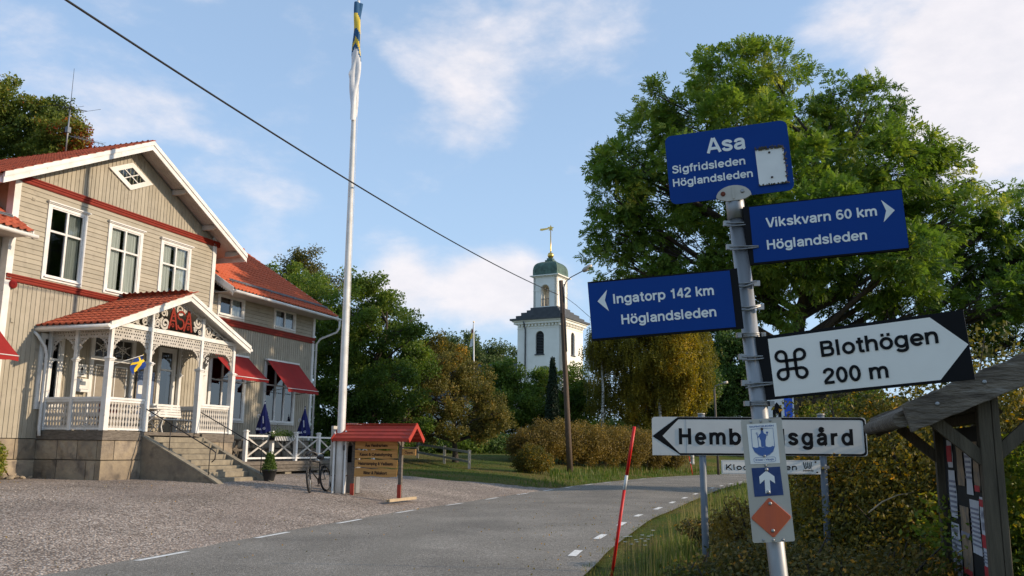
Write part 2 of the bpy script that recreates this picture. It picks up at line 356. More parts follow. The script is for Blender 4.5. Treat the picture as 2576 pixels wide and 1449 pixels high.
def leaves(name, cen, size, tint, tpl, mat, parent=None, outv=None, upright=False, spread=1.0, rng=RNG):
    n = len(cen); k = len(tpl)
    # orientation frames: stalk roughly outwards, random roll
    a = rng.normal(size=(n, 3))
    if outv is not None: a = a * .75 * spread + outv * 1.0
    if upright: a[:, 2] *= .4
    X = unit(a); t = rng.normal(size=(n, 3)); t[:, 2] = np.abs(t[:, 2]) + .8
    Y = unit(np.cross(t, X)); Z = np.cross(X, Y)
    if upright:
        th = rng.uniform(0, 6.283, n); X = np.stack([np.cos(th), np.sin(th), 0 * th], 1); Y = np.stack([-np.sin(th), np.cos(th), 0 * th], 1); Z = np.tile([0, 0, 1.], (n, 1))
    sz = size if np.ndim(size) else np.full(n, size)
    T = tpl.reshape(-1, 3)
    V = cen[:, None, :] + sz[:, None, None] * (T[None, :, 0:1] * X[:, None, :] + T[None, :, 1:2] * Y[:, None, :] + T[None, :, 2:3] * Z[:, None, :])
    V = V.reshape(-1, 3); nf = n * k
    me = bpy.data.meshes.new(name); me.vertices.add(nf * 4); me.vertices.foreach_set('co', V.astype(np.float32).ravel())
    me.loops.add(nf * 4); me.loops.foreach_set('vertex_index', np.arange(nf * 4, dtype=np.int32))
    me.polygons.add(nf); me.polygons.foreach_set('loop_start', np.arange(nf, dtype=np.int32) * 4)
    me.update(calc_edges=True)
    at_ = me.attributes.new('tint', 'FLOAT', 'FACE')
    tt = np.repeat(tint, k) + rng.normal(0, .05, nf); at_.data.foreach_set('value', np.clip(tt, 0, 1).astype(np.float32))
    me.materials.append(mat)
    o = bpy.data.objects.new(name, me); COL.objects.link(o)
    if parent is not None: o.parent = parent
    return o
# ================================================================== palette
M = {}
M['white'] = pmat('white_paint', (.74, .73, .70), .55, (.62, .61, .57), 3, bump=.08, stain=((.42, .38, .32), 9, .66, .78))
M['siding'] = pmat('greige_paint', (.37, .33, .255), .65, (.325, .29, .22), 2.5, bump=.12, bscale=30, stretch=(1, 1, 1), jitter=.075, stain=((.24, .21, .165), 4, .58, .80))
M['redtrim'] = pmat('red_trim_paint', (.235, .024, .011), .6, (.19, .019, .009), 4, bump=.06, spec=.2)
M['soffit'] = pmat('soffit_paint', (.50, .47, .42), .7, (.42, .39, .34), 3, jitter=.05)
M['tile'] = pmat('clay_tile', (.43, .10, .045), .8, (.31, .066, .034), 7, bump=.2, jitter=.16, stain=((.07, .06, .045), 5, .62, .76))
M['tilewing'] = pmat('clay_tile_bright', (.50, .11, .045), .8, (.42, .088, .036), 7, bump=.15, jitter=.10, stain=((.12, .07, .04), 5, .68, .85))
M['stone'] = pmat('granite_block', (.34, .275, .185), .85, (.19, .155, .12), 3, 9, bump=.9, bscale=12, jitter=.2, ramp=(.3, .7), stain=((.12, .10, .08), 2.5, .55, .72))
M['concrete'] = pmat('worn_concrete', (.27, .235, .17), .85, (.18, .155, .115), 5, 8, bump=.4, bscale=22, jitter=.08)
M['oldwood'] = pmat('weathered_timber', (.17, .145, .115), .8, (.09, .075, .06), 6, 8, bump=.5, bscale=20, stretch=(1, 1, 5), jitter=.15)
M['dark'] = pmat('dark_room', (.012, .012, .013), .9)
M['curtain'] = pmat('net_curtain', (.62, .63, .62), .9, (.46, .47, .47), 30, stretch=(1, 1, .02))
M['glass'] = glassmat('window_glass', (.82, .88, .88))
M['glassdark'] = glassmat('dark_window_glass', (.55, .6, .6))
M['awning'] = pmat('awning_canvas', (.29, .016, .013), .85, (.25, .013, .011), 2, bump=.05)
M['black'] = pmat('black_metal', (.018, .017, .017), .45)
M['iron'] = pmat('rusty_iron', (.04, .03, .025), .6, (.07, .04, .03), 12)
M['zinc'] = pmat('galvanised_steel', (.36, .36, .35), .48, (.24, .24, .24), 9, metal=.75, bump=.05, stretch=(1, 1, .2))
M['greysteel'] = pmat('painted_grey_steel', (.16, .185, .21), .5, (.12, .14, .16), 6)
M['door'] = pmat('grey_door_paint', (.27, .24, .19), .5, (.23, .2, .16), 4)
M['bluepaint'] = pmat('blue_board', (.11, .16, .27), .6)
M['paper'] = pmat('paper', (.7, .7, .68), .8)
M['umb'] = pmat('navy_canvas', (.012, .016, .12), .75, (.008, .011, .085), 4)
M['navyprint'] = pmat('white_print', (.7, .7, .75), .7)
M['green'] = pmat('green_plastic', (.02, .13, .07), .5)
M['rubber'] = pmat('black_rubber', (.02, .02, .02), .8)
M['plastic'] = pmat('black_plastic', (.025, .025, .026), .4)
M['bark'] = pmat('dark_bark', (.075, .06, .045), .9, (.04, .033, .026), 8, 8, bump=.8, bscale=20, stretch=(1, 1, .3))
M['birchbark'] = pmat('white_birch_bark', (.55, .53, .49), .8, (.07, .06, .055), 5, 4, bump=.2, stretch=(1, 1, 2.5), ramp=(.5, .62))
M['pole'] = pmat('brown_pole_wood', (.15, .105, .075), .85, (.085, .062, .048), 7, 8, bump=.5, bscale=25, stretch=(3, 3, .2))
M['gold'] = pmat('gilding', (.75, .48, .12), .3, metal=1.0)
M['plaster'] = pmat('white_lime_plaster', (.88, .85, .77), .9, (.80, .77, .69), .6, 6, bump=.1, stain=((.58, .58, .55), .35, .68, .95))
M['slate'] = pmat('dark_sheet_metal', (.045, .05, .055), .55, (.07, .075, .08), 1)
M['copper'] = pmat('green_copper', (.10, .17, .13), .6, (.055, .09, .07), 1.2, 6)

# ================================================================== terrain
EDGE = np.array([(-26, -60), (-17.6, -30), (-13.3, -15), (-9.1, 0), (-5.72, 12.0), (-4.72, 16.3), (-3.80, 19.92), (-2.82, 23.62), (-1.72, 26.9), (-.55, 30.6), (1.05, 35.4), (3.1, 41.5), (5.7, 48), (9.5, 56), (15, 64), (22, 72), (32, 80), (48, 88), (80, 98), (140, 108), (260, 118)], float)
ROADW = 6.5
def smooth_line(P, step=.5):
    """Catmull-Rom through the surveyed kerb points, resampled evenly"""
    out_ = []
    for i in range(len(P) - 1):
        p0, p1, p2, p3 = P[max(i - 1, 0)], P[i], P[i + 1], P[min(i + 2, len(P) - 1)]
        n = max(2, int(np.linalg.norm(p2 - p1) / step))
        for k in range(n):
            t = k / n; out_.append(.5 * ((2 * p1) + (-p0 + p2) * t + (2 * p0 - 5 * p1 + 4 * p2 - p3) * t * t + (-p0 + 3 * p1 - 3 * p2 + p3) * t ** 3))
    out_.append(P[-1]); return np.array(out_)
LINE = smooth_line(EDGE)
LT = np.gradient(LINE, axis=0); LT /= np.linalg.norm(LT, axis=1, keepdims=True)
LNR = np.stack([LT[:, 1], -LT[:, 0]], 1)       # to the right of travel
LARC = np.concatenate([[0], np.cumsum(np.linalg.norm(np.diff(LINE, axis=0), axis=1))])
def sdist(x, y):
    """metres left of the road's left edge (negative on the road and beyond)"""
    x = np.atleast_1d(np.asarray(x, float)); y = np.atleast_1d(np.asarray(y, float)); o = np.empty(len(x))
    for a in range(0, len(x), 4000):
        P = np.stack([x[a:a + 4000], y[a:a + 4000]], 1); D = P[:, None, :] - LINE[None]; d2 = (D ** 2).sum(2); j = d2.argmin(1)
        v = D[np.arange(len(P)), j]; o[a:a + 4000] = -(v * LNR[j]).sum(1)
        far = np.sqrt(d2[np.arange(len(P)), j]); o[a:a + 4000] = np.where(np.abs(o[a:a + 4000]) < far * .7, np.sign(o[a:a + 4000]) * far, o[a:a + 4000])
    return o
def sm(t): t = np.clip(t, 0, 1); return t * t * (3 - 2 * t)
def Hs(x, y):
    s_ = sdist(x, y); x = np.atleast_1d(x); y = np.atleast_1d(y)
    l = np.clip(s_, 0, None); z = .66 * (1 - np.exp(-(l / 3.6) ** 1.3))
    z = z + .62 * sm((y - 44) / 14) * sm((s_ - 2.0) / 8)
    r = np.clip(-s_ - ROADW, 0, None); z = z + .16 * (1 - np.exp(-(r / 1.5) ** 2)) + .3 * sm((r - 4) / 7)
    return z
def H(x, y): return float(Hs(x, y)[0])

def grid_mesh(name, P, ny, nx, mat, kind='structure', smooth=True):
    me = bpy.data.meshes.new(name); f = []
    for i in range(ny - 1):
        for j in range(nx - 1): f.append((i * nx + j, i * nx + j + 1, (i + 1) * nx + j + 1, (i + 1) * nx + j))
    me.from_pydata([tuple(p) for p in P], [], f); me.polygons.foreach_set('use_smooth', [smooth] * len(f)); me.materials.append(mat); me.update()
    o = bpy.data.objects.new(name, me); COL.objects.link(o)
    if kind: o['kind'] = kind
    # normals up
    if me.polygons[0].normal.z < 0: me.flip_normals()
    return o
# ---- ground materials
def ground_mat():
    m = bpy.data.materials.new('turf'); m.use_nodes = True; t = m.node_tree; t.nodes.clear()
    o = N('ShaderNodeOutputMaterial', t); b = N('ShaderNodeBsdfPrincipled', t); b.inputs['Roughness'].default_value = .95; b.inputs['Specular IOR Level'].default_value = .1; t.links.new(b.outputs[0], o.inputs[0])
    c = N('ShaderNodeTexCoord', t)
    n1 = N('ShaderNodeTexNoise', t); n1.inputs['Scale'].default_value = .35; n1.inputs['Detail'].default_value = 8; t.links.new(c.outputs['Object'], n1.inputs[0])
    n2 = N('ShaderNodeTexNoise', t); n2.inputs['Scale'].default_value = 9; n2.inputs['Detail'].default_value = 9; n2.inputs['Roughness'].default_value = .75; t.links.new(c.outputs['Object'], n2.inputs[0])
    r1 = N('ShaderNodeValToRGB', t); r1.color_ramp.elements[0].position = .38; r1.color_ramp.elements[0].color = (.075, .115, .022, 1); r1.color_ramp.elements[1].position = .62; r1.color_ramp.elements[1].color = (.17, .135, .05, 1); t.links.new(n1.outputs['Fac'], r1.inputs[0])
    r2 = N('ShaderNodeValToRGB', t); r2.color_ramp.elements[0].position = .35; r2.color_ramp.elements[0].color = (.35, .35, .3, 1); r2.color_ramp.elements[1].position = .68; r2.color_ramp.elements[1].color = (1.3, 1.3, 1.15, 1); t.links.new(n2.outputs['Fac'], r2.inputs[0])
    mx = N('ShaderNodeMix', t, data_type='RGBA', blend_type='MULTIPLY'); mx.inputs['Factor'].default_value = 1; t.links.new(r1.outputs[0], mx.inputs['A']); t.links.new(r2.outputs[0], mx.inputs['B']); t.links.new(mx.outputs['Result'], b.inputs['Base Color'])
    bp = N('ShaderNodeBump', t); bp.inputs['Strength'].default_value = .8; bp.inputs['Distance'].default_value = .08; t.links.new(n2.outputs['Fac'], bp.inputs['Height']); t.links.new(bp.outputs[0], b.inputs['Normal'])
    return m
def stones_mat(name, cols, scale, fine, rough=.92, bump=1.0, patch=None):
    """loose stones: a Voronoi cell per stone, each with its own colour, dark gaps between"""
    m = bpy.data.materials.new(name); m.use_nodes = True; t = m.node_tree; t.nodes.clear()
    o = N('ShaderNodeOutputMaterial', t); b = N('ShaderNodeBsdfPrincipled', t); b.inputs['Roughness'].default_value = rough; b.inputs['Specular IOR Level'].default_value = .2; t.links.new(b.outputs[0], o.inputs[0])
    c = N('ShaderNodeTexCoord', t)
    v = N('ShaderNodeTexVoronoi', t); v.inputs['Scale'].default_value = scale; t.links.new(c.outputs['Object'], v.inputs['Vector'])
    sp = N('ShaderNodeSeparateColor', t); t.links.new(v.outputs['Color'], sp.inputs[0])
    r = N('ShaderNodeValToRGB', t); t.links.new(sp.outputs[0], r.inputs[0]); els = r.color_ramp.elements
    for i, (p, cc) in enumerate(cols):
        e = els[i] if i < 2 else els.new(p)
        e.position = p; e.color = (*cc, 1)
    gp = N('ShaderNodeMapRange', t); t.links.new(v.outputs['Distance'], gp.inputs['Value']); gp.inputs['From Min'].default_value = .35; gp.inputs['From Max'].default_value = .75; gp.inputs['To Min'].default_value = 1; gp.inputs['To Max'].default_value = fine
    n1 = N('ShaderNodeTexNoise', t); n1.inputs['Scale'].default_value = .45; n1.inputs['Detail'].default_value = 6; t.links.new(c.outputs['Object'], n1.inputs[0])
    pr = N('ShaderNodeMapRange', t); t.links.new(n1.outputs['Fac'], pr.inputs['Value']); pr.inputs['From Min'].default_value = .3; pr.inputs['From Max'].default_value = .7; pr.inputs['To Min'].default_value = .74; pr.inputs['To Max'].default_value = 1.18
    pm = N('ShaderNodeMath', t, operation='MULTIPLY'); t.links.new(gp.outputs[0], pm.inputs[0]); t.links.new(pr.outputs[0], pm.inputs[1])
    mx = N('ShaderNodeMix', t, data_type='RGBA', blend_type='MULTIPLY'); mx.inputs['Factor'].default_value = 1; t.links.new(r.outputs[0], mx.inputs['A']); t.links.new(pm.outputs[0], mx.inputs['B'])
    last = mx.outputs['Result']
    if patch:
        n4 = N('ShaderNodeTexNoise', t); n4.inputs['Scale'].default_value = patch[1]; n4.inputs['Detail'].default_value = 5; mq = N('ShaderNodeMapping', t); mq.inputs['Rotation'].default_value = (0, 0, R(-17)); mq.inputs['Scale'].default_value = patch[2]; t.links.new(c.outputs['Object'], mq.inputs[0]); t.links.new(mq.outputs[0], n4.inputs[0])
        q = N('ShaderNodeMapRange', t); t.links.new(n4.outputs['Fac'], q.inputs['Value']); q.inputs['From Min'].default_value = .5; q.inputs['From Max'].default_value = .7; q.inputs['To Max'].default_value = .5
        m4 = N('ShaderNodeMix', t, data_type='RGBA'); t.links.new(q.outputs[0], m4.inputs['Factor']); t.links.new(last, m4.inputs['A']); m4.inputs['B'].default_value = (*patch[0], 1); last = m4.outputs['Result']
    t.links.new(last, b.inputs['Base Color'])
    bp = N('ShaderNodeBump', t); bp.inputs['Strength'].default_value = bump; bp.inputs['Distance'].default_value = .02; bp.invert = True; t.links.new(v.outputs['Distance'], bp.inputs['Height']); t.links.new(bp.outputs[0], b.inputs['Normal'])
    return m
M['turf'] = ground_mat()
M['gravel'] = stones_mat('yard_gravel', [(0, (.18, .145, .118)), (.35, (.32, .26, .215)), (.7, (.43, .36, .30)), (1, (.60, .53, .46))], 26, .42, bump=1.0, patch=((.27, .22, .19), .5, (.9, .28, 1)))
M['asphalt'] = stones_mat('worn_asphalt', [(0, (.165, .15, .125)), (.5, (.275, .25, .21)), (.85, (.36, .33, .28)), (1, (.50, .47, .41))], 62, .6, rough=.8, bump=.5, patch=((.185, .17, .14), 1.0, (1.5, .07, 1)))
M['roadpaint'] = pmat('road_paint', (.78, .78, .74), .7, (.42, .40, .37), 14, 8, ramp=(.45, .75), bump=.2)

# ---- ground sheet to the horizon
def axis(lo, hi, a, b, fine, g=1.25):
    v = list(np.arange(a, b + 1e-6, fine)); st = fine; p = b
    while p < hi: st *= g; p += st; v.append(p)
    st = fine; p = a
    while p > lo: st *= g; p -= st; v.insert(0, p)
    return np.array(v)
gx = axis(-900, 900, -34, 30, .6); gy = axis(-120, 1400, -4, 76, .6)
GX, GY = np.meshgrid(gx, gy); gz = Hs(GX.ravel(), GY.ravel())
sd_ = sdist(GX.ravel(), GY.ravel())
# the ground dips a little under the road and the yard sheets so they lie on top
on_road = (sd_ < .35) & (sd_ > -ROADW - .35); gz = np.where(on_road, -.06, gz)
yard = (sd_ > -.4) & (GY.ravel() < 37.0) & (GX.ravel() > -46); gz = np.where(yard, gz - .05, gz)
grid_mesh('ground', np.stack([GX.ravel(), GY.ravel(), gz], 1), len(gy), len(gx), M['turf'])
# ---- road sheet (follows its edge line)
sel = np.arange(0, len(LINE), 2)
prof = [-.02, -1.2, -3.2, -5.2, -ROADW]
P = []
for i in sel:
    for s_ in prof:
        crown = .035 * (1 - ((-s_ - ROADW / 2) / (ROADW / 2)) ** 2)
        q = LINE[i] + LNR[i] * (-s_); P.append((q[0], q[1], .004 + crown))
grid_mesh('road', P, len(sel), len(prof), M['asphalt'])
def road_z(s_): return .004 + .035 * (1 - ((-s_ - ROADW / 2) / (ROADW / 2)) ** 2)
# ---- gravel yard: strips from the road edge back past the house, ending at the grass
vs = [-.12, 0, .3, .7, 1.2, 1.8, 2.5, 3.4, 4.5, 6, 8, 10.5, 14, 18, 24, 32]
P = []; rows = 0
rr_ = random.Random(3)
for i in range(0, len(LINE)):
    if not (-40 < LINE[i][1] < 41): continue
    rows += 1
    j = .05 * rr_.uniform(-1, 1)
    for k, s_ in enumerate(vs):
        s2 = s_ + (j if k < 2 else 0)
        q = LINE[i] - LNR[i] * s2
        z = H(q[0], q[1]) if s_ > 0 else 0.0
        # the far end of the yard sinks under the grass along a curved line
        lim = 36.6 + 1.4 * math.sin(q[0] * .45) + .25 * rr_.uniform(-1, 1)
        z += .028 if k else .001
        if q[1] > lim: z -= min(.12, (q[1] - lim) * .2)
        P.append((q[0], q[1], z))
grid_mesh('gravel_yard', P, rows, len(vs), M['gravel'])
# ---- painted edge lines: short dashes, each its own piece of paint
def dash(arc, s_, L, wd):
    i0 = int(np.searchsorted(LARC, arc)); pts = []
    n = 4
    for k in range(n + 1):
        a = arc + L * k / n; f = np.interp(a, LARC, np.arange(len(LARC))); i = int(f); fr = f - i; i2 = min(i + 1, len(LINE) - 1)
        c = LINE[i] * (1 - fr) + LINE[i2] * fr; nr = LNR[i]
        for e in (-1, 1):
            q = c + nr * (-s_ + e * wd / 2); pts.append((q[0], q[1], road_z(s_ - e * wd / 2) + .005))
    mb = MB()
    for k in range(n): mb.face([pts[2 * k], pts[2 * k + 1], pts[2 * k + 3], pts[2 * k + 2]])
    return mb
road_marks = thing('road_marking', 'broken white edge lines painted along both sides of the asphalt road', 'road marking')
a0 = np.interp(12.92, LINE[:, 1], LARC)
for k in range(-3, 22):
    dash(a0 + k * 3.36, -.27, 1.2, .12).build('dash', M['roadpaint'], road_marks)
a1 = np.interp(15.1, LINE[:, 1], LARC)
for k in range(-3, 22):
    dash(a1 + k * 3.05, -ROADW + .45, .95, .13).build('dash', M['roadpaint'], road_marks)
# ================================================================== the big timber house
HO = Vector((-11.27, 24.70, .64)); HR = R(70.65)
house = thing('house', 'large beige timber house with white corner boards, red bands, tiled roofs and a carved veranda', 'house', HO, HR)
HM = Matrix.Translation(HO) @ Matrix.Rotation(HR, 4, 'Z')
WM, WW = 2.3, 2.52            # wall planes of the main gable and of the wing
WB = [.15]

def gaps(lo, hi, cuts):
    """what is left of lo..hi after taking the cuts out"""
    segs = [(lo, hi)]
    for c0, c1 in cuts:
        n = []
        for a, b in segs:
            if c1 <= a or c0 >= b: n.append((a, b)); continue
            if c0 - a > .03: n.append((a, c0))
            if b - c1 > .03: n.append((c1, b))
        segs = n
    return segs
def vboards(par, u0, u1, zb, zt, w, pitch, holes=(), mat='siding'):
    n = max(1, round((u1 - u0) / pitch)); p = (u1 - u0) / n; rr = random.Random(int(u0 * 10 + w * 7))
    for i in range(n):
        a = u0 + i * p; b = a + p - .006; c = (a + b) / 2
        zlo = zb(c) if callable(zb) else zb
        cuts = [(h[2] + .06, h[3] - .06) for h in holes if h[0] + .06 < c < h[1] - .06]
        if callable(zt): za, zc = zt(a), zt(b)
        else: za = zc = zt
        for (s0, s1) in gaps(zlo, min(za, zc), cuts):
            d = rr.uniform(-.002, .002); mb = MB(); top = s1 >= min(za, zc) - 1e-6
            mb.prism([(a, s0), (b, s0), (b, zc if top else s1), (a, za if top else s1)], w + d, w + .03)
            # cover strip over the joint
            mb.box(a - .018, a + .012, w - .016, w, s0, (za if top else s1))
            mb.build('board', M[mat], par, fix=False)
def hboards(par, u0, u1, z0, z1, w, pitch, holes=(), mat='siding'):
    n = round((z1 - z0) / pitch); p = (z1 - z0) / n
    for i in range(n):
        a = z0 + i * p; b = a + p; c = (a + b) / 2
        cuts = [(h[0] + .05, h[1] - .05) for h in holes if h[2] + .05 < c < h[3] - .05]
        for (s0, s1) in gaps(u0, u1, cuts):
            mb = MB(); V = [(s0, w - .024, a), (s1, w - .024, a), (s1, w - .004, b - .004), (s0, w - .004, b - .004), (s0, w + .03, a), (s1, w + .03, a), (s1, w + .03, b - .004), (s0, w + .03, b - .004)]
            mb.v = V; mb.f = [(0, 1, 2, 3), (5, 4, 7, 6), (4, 5, 1, 0), (3, 2, 6, 7), (4, 0, 3, 7), (1, 5, 6, 2)]; mb.sm = [False] * 6
            mb.build('board', M[mat], par, fix=False)
def window(par, a, b, c, d, w, rows=(.34, .66), cols=2, cap=True, curtain='both', glass='glass', dark=False, cw=.12, label=None, sill=True):
    """casing a..b by c..d on the wall plane w; sashes, panes, curtains and the dark room behind"""
    mb = MB(); f = w - .05
    mb.box(a, a + cw, f, w + .05, c, d); mb.box(b - cw, b, f, w + .05, c, d)
    mb.box(a + cw, b - cw, f + .002, w + .05, d - cw, d); mb.box(a + cw, b - cw, f + .002, w + .05, c, c + cw)
    fr = mb.build('window', M['white'], par, fix=False, label=label)
    if cap: MB().box(a - .06, b + .06, w - .12, w + .02, d, d + .035).box(a - .03, b + .03, w - .085, w + .02, d - .03, d - .001).build('cap', M['white'], fr, fix=False)
    if sill: MB().box(a + cw * .6, b - cw * .6, w - .10, w - .051, c + cw * .55, c + cw * .85).build('sill', M['white'], fr, fix=False)
    A, B_, C_, D_ = a + cw, b - cw, c + cw, d - cw; t = .04
    s = MB(); y0, y1 = w - .03, w + .02
    s.box(A, B_, y0, y1, D_ - t, D_); s.box(A, B_, y0, y1, C_, C_ + t); s.box(A, A + t, y0, y1, C_ + t, D_ - t); s.box(B_ - t, B_, y0, y1, C_ + t, D_ - t)
    xs = [A + t + (B_ - A - 2 * t) * k / cols for k in range(cols + 1)]; zs = [D_ - t]; tot = D_ - C_ - 2 * t
    for r_ in rows: zs.append(zs[-1] - tot * r_)
    for k in range(1, cols): s.box(xs[k] - .035, xs[k] + .035, y0 - .01, y1, C_ + t, D_ - t)
    for k in range(1, len(zs) - 1): s.box(A + t, B_ - t, y0 - .006, y1 + .001, zs[k] - .03, zs[k] + .03)
    s.build('sash', M['white'], fr, fix=False)
    for k in range(cols):
        for j in range(len(rows)):
            pn_ = MB(); pn_.face([(xs[k] + .008, w + .002, zs[j + 1] + .008), (xs[k + 1] - .008, w + .002, zs[j + 1] + .008), (xs[k + 1] - .008, w + .002, zs[j] - .008), (xs[k] + .008, w + .002, zs[j] - .008)]); pn_.build('pane', M[glass], fr, fix=False)
    bk = MB(); bk.box(A - .03, B_ + .03, w + .5, w + .52, C_ - .03, D_ + .03)
    bk.box(A - .03, A - .01, w + .05, w + .5, C_, D_); bk.box(B_ + .01, B_ + .03, w + .05, w + .5, C_, D_); bk.box(A, B_, w + .05, w + .5, C_ - .03, C_ - .01); bk.box(A, B_, w + .05, w + .5, D_ + .01, D_ + .03)
    bk.build('room_behind', M['dark'], fr, fix=False)
    W_ = B_ - A
    def cur(x0, x1, z0=None):
        m2 = MB(); n = 14; pts = []
        for i in range(n + 1):
            x = x0 + (x1 - x0) * i / n; pts.append((x, w + .09 + .018 * math.sin(i * 2.3)))
        z0 = C_ if z0 is None else z0
        for i in range(n): m2.face([(pts[i][0], pts[i][1], z0), (pts[i + 1][0], pts[i + 1][1], z0), (pts[i + 1][0], pts[i + 1][1], D_), (pts[i][0], pts[i][1], D_)])
        m2.build('curtain', M['curtain'], fr, fix=False)
    if curtain == 'both': cur(A + .01, A + W_ * .42); cur(B_ - W_ * .42, B_ - .01)
    elif curtain == 'sides': cur(A + .01, A + W_ * .2); cur(B_ - W_ * .2, B_ - .01)
    elif curtain == 'full': cur(A + .01, B_ - .01)
    elif curtain == 'right': cur(B_ - W_ * .42, B_ - .01)
    elif curtain == 'valance': cur(A + .01, B_ - .01, D_ - (D_ - C_) * .25)
    return fr

RZ = lambda u: 10.86 - .503 * abs(u - 2.73)          # top of the main roof
def under(u): return RZ(u) - .20
# ---- openings
UPW = [(-.5, .98, 5.66, 7.95), (1.85, 3.36, 5.66, 7.95), (4.22, 5.76, 5.66, 7.95)]
GRW = [(-.22, .55, 1.95, 4.12), (1.66, 3.42, 1.35, 4.33), (4.55, 5.38, 1.95, 4.25), (-3.2, -1.95, 1.9, 4.2)]
front = MB().box(-1.6, 7.05, WM + .55, WM + .62, -.2, 8.4).build('front_wall', M['dark'], house, fix=False)
vboards(front, -1.48, 6.94, 1.13, 5.42, WM, .155, [g for g in GRW[:3]])
hboards(front, -1.48, 6.94, 5.60, 8.30, WM, .142, UPW)
gable = MB().prism([(-1.9, 8.4), (7.3, 8.4), (2.73, 10.6)], WM + .3, WM + .34).build('gable_wall', M['dark'], house, fix=False)
DI = [(2.6, 9.66)]
vboards(gable, -1.75, 7.2, 8.46, lambda u: under(u) - .01, WM, .155)
# side walls, back (closed volume)
sw = MB(); sw.box(-1.64, -1.6, WM + .06, 12.0, -.2, 8.6); sw.box(7.05, 7.10, WM + .06, 12.0, -.2, 8.6); sw.box(-1.6, 7.05, 11.9, 12.0, -.2, 8.6)
sw.prism([(-1.6, 8.6), (7.05, 8.6), (2.73, 10.6)], 11.9, 12.0); sw.build('side_wall', M['siding'], house)
for (a, b) in ((-1.66, -1.48), (6.94, 7.12)):
    MB().box(a, b, WM - .05, WM + .03, 1.13, 8.6).build('corner_board', M['white'], house, fix=False)
MB().box(-1.69, -1.661, WM - .05, WM + .20, 1.13, 8.35).build('corner_board', M['white'], house, fix=False)
def band(z0, z1, u0, u1, w):
    mb = MB(); h = z1 - z0
    mb.box(u0, u1, w - .10, w + .03, z1 - .035, z1); mb.box(u0, u1, w - .075, w + .03, z1 - h * .5, z1 - .0355); mb.box(u0, u1, w - .05, w + .03, z0, z1 - h * .5 - .0005)
    mb.box(u0, u1, w - .062, w - .0505, z0 + .02, z0 + .05)
    return mb.build('cornice_band', M['redtrim'], house, fix=False)
band(5.42, 5.61, -1.66, 7.12, WM); band(8.28, 8.47, -1.95, 7.3, WM)
for i, g in enumerate(UPW): window(front, *g, WM, curtain=('right', 'both', 'both')[i], glass=('glassdark', 'glass', 'glass')[i])
# diamond window in the gable
dw = MB(); c0, c1 = 2.6, 9.66; ro, ri = .98, .62; k_ = .47
O_ = [(c0 - ro, c1), (c0, c1 - k_), (c0 + ro, c1), (c0, c1 + k_)]; I_ = [(c0 - ri, c1), (c0, c1 - k_ * ri / ro), (c0 + ri, c1), (c0, c1 + k_ * ri / ro)]
for i in range(4):
    j = (i + 1) % 4; dw.prism([O_[i], O_[j], I_[j], I_[i]], WM - .06, WM - .017)
dwo = dw.build('diamond_window', M['white'], gable)
dp_ = MB(); dp_.face([(x, WM - .022, z) for x, z in I_]); dp_.build('pane', M['glass'], dwo, fix=False)
MB().prism(I_, WM - .014, WM - .012).build('room_behind', M['dark'], dwo)
mm_ = MB(); Mi = [((I_[i][0] + I_[(i + 1) % 4][0]) / 2, (I_[i][1] + I_[(i + 1) % 4][1]) / 2) for i in range(4)]
for a, b in ((Mi[0], Mi[2]), (Mi[1], Mi[3])): mm_.bar((a[0], WM - .035, a[1]), (b[0], WM - .035, b[1]), .02, .03, up=(0, 0, 1))
mm_.build('glazing_bar', M['white'], dwo)
# vents, bell
MB().box(-1.07, -.95, WM - .035, WM - .02, 7.85, 7.93).box(-1.05, -.97, WM - .045, WM - .036, 7.87, 7.88).box(-1.05, -.97, WM - .045, WM - .036, 7.895, 7.905).build('vent', M['siding'], house, fix=False)
MB().box(-1.33, -1.22, WM - .035, WM - .02, 4.28, 4.40).build('vent', M['siding'], house, fix=False)
bell = MB()
bell.lathe([(.0, 0), (.07, .0), (.12, .03), (.125, .06), (.10, .10), (.02, .125), (.015, .15)], n=18)
bo = bell.build('alarm_bell', M['awning'], house, loc=(-1.42, WM - .02, 5.33)); bo.rotation_euler = (R(90), 0, 0)
# plinth of dressed stone
pl = MB().box(-1.6, 7.0, WM + .1, WM + .2, -.6, 1.1).build('plinth', M['stone'], house)
def blocks(par, u0, u1, z0, z1, w0, w1, cuts, axis='u', d=.0):
    xs = [u0] + list(cuts) + [u1]; rr = random.Random(int(u0 * 31 + z0 * 17 + w0 * 7))
    for a, b in zip(xs[:-1], xs[1:]):
        mb = MB(); n = 5; e = .012
        # rough face: subdivided and pushed about
        g = e; X = [a + g + (b - a - 2 * g) * i / n for i in range(n + 1)]; Z = [z0 + g + (z1 - z0 - 2 * g) * i / 3 for i in range(4)]
        P = {}
        for i, x in enumerate(X):
            for j, z in enumerate(Z):
                edge = i in (0, n) or j in (0, 3)
                P[i, j] = (x, w0 + (0.012 if edge else rr.uniform(-.022, .004)), z)
        def cv(p): return p if axis == 'u' else (p[1], p[0], p[2])
        for i in range(n):
            for j in range(3): mb.face([cv(P[i, j]), cv(P[i + 1, j]), cv(P[i + 1, j + 1]), cv(P[i, j + 1])])
        bk = [(X[0], w1, Z[0]), (X[-1], w1, Z[0]), (X[-1], w1, Z[-1]), (X[0], w1, Z[-1])]; fr_ = [P[0, 0], P[n, 0], P[n, 3], P[0, 3]]
        for i in range(4):
            j = (i + 1) % 4; mb.face([cv(fr_[i]), cv(fr_[j]), cv(bk[j]), cv(bk[i])])
        mb.build('stone_block', M['stone'], par)
blocks(pl, -1.62, -.05, .55, 1.12, WM - .03, WM + .1, (-.75,)); blocks(pl, -1.62, -.05, -.5, .55, WM - .05, WM + .1, (-1.1,))
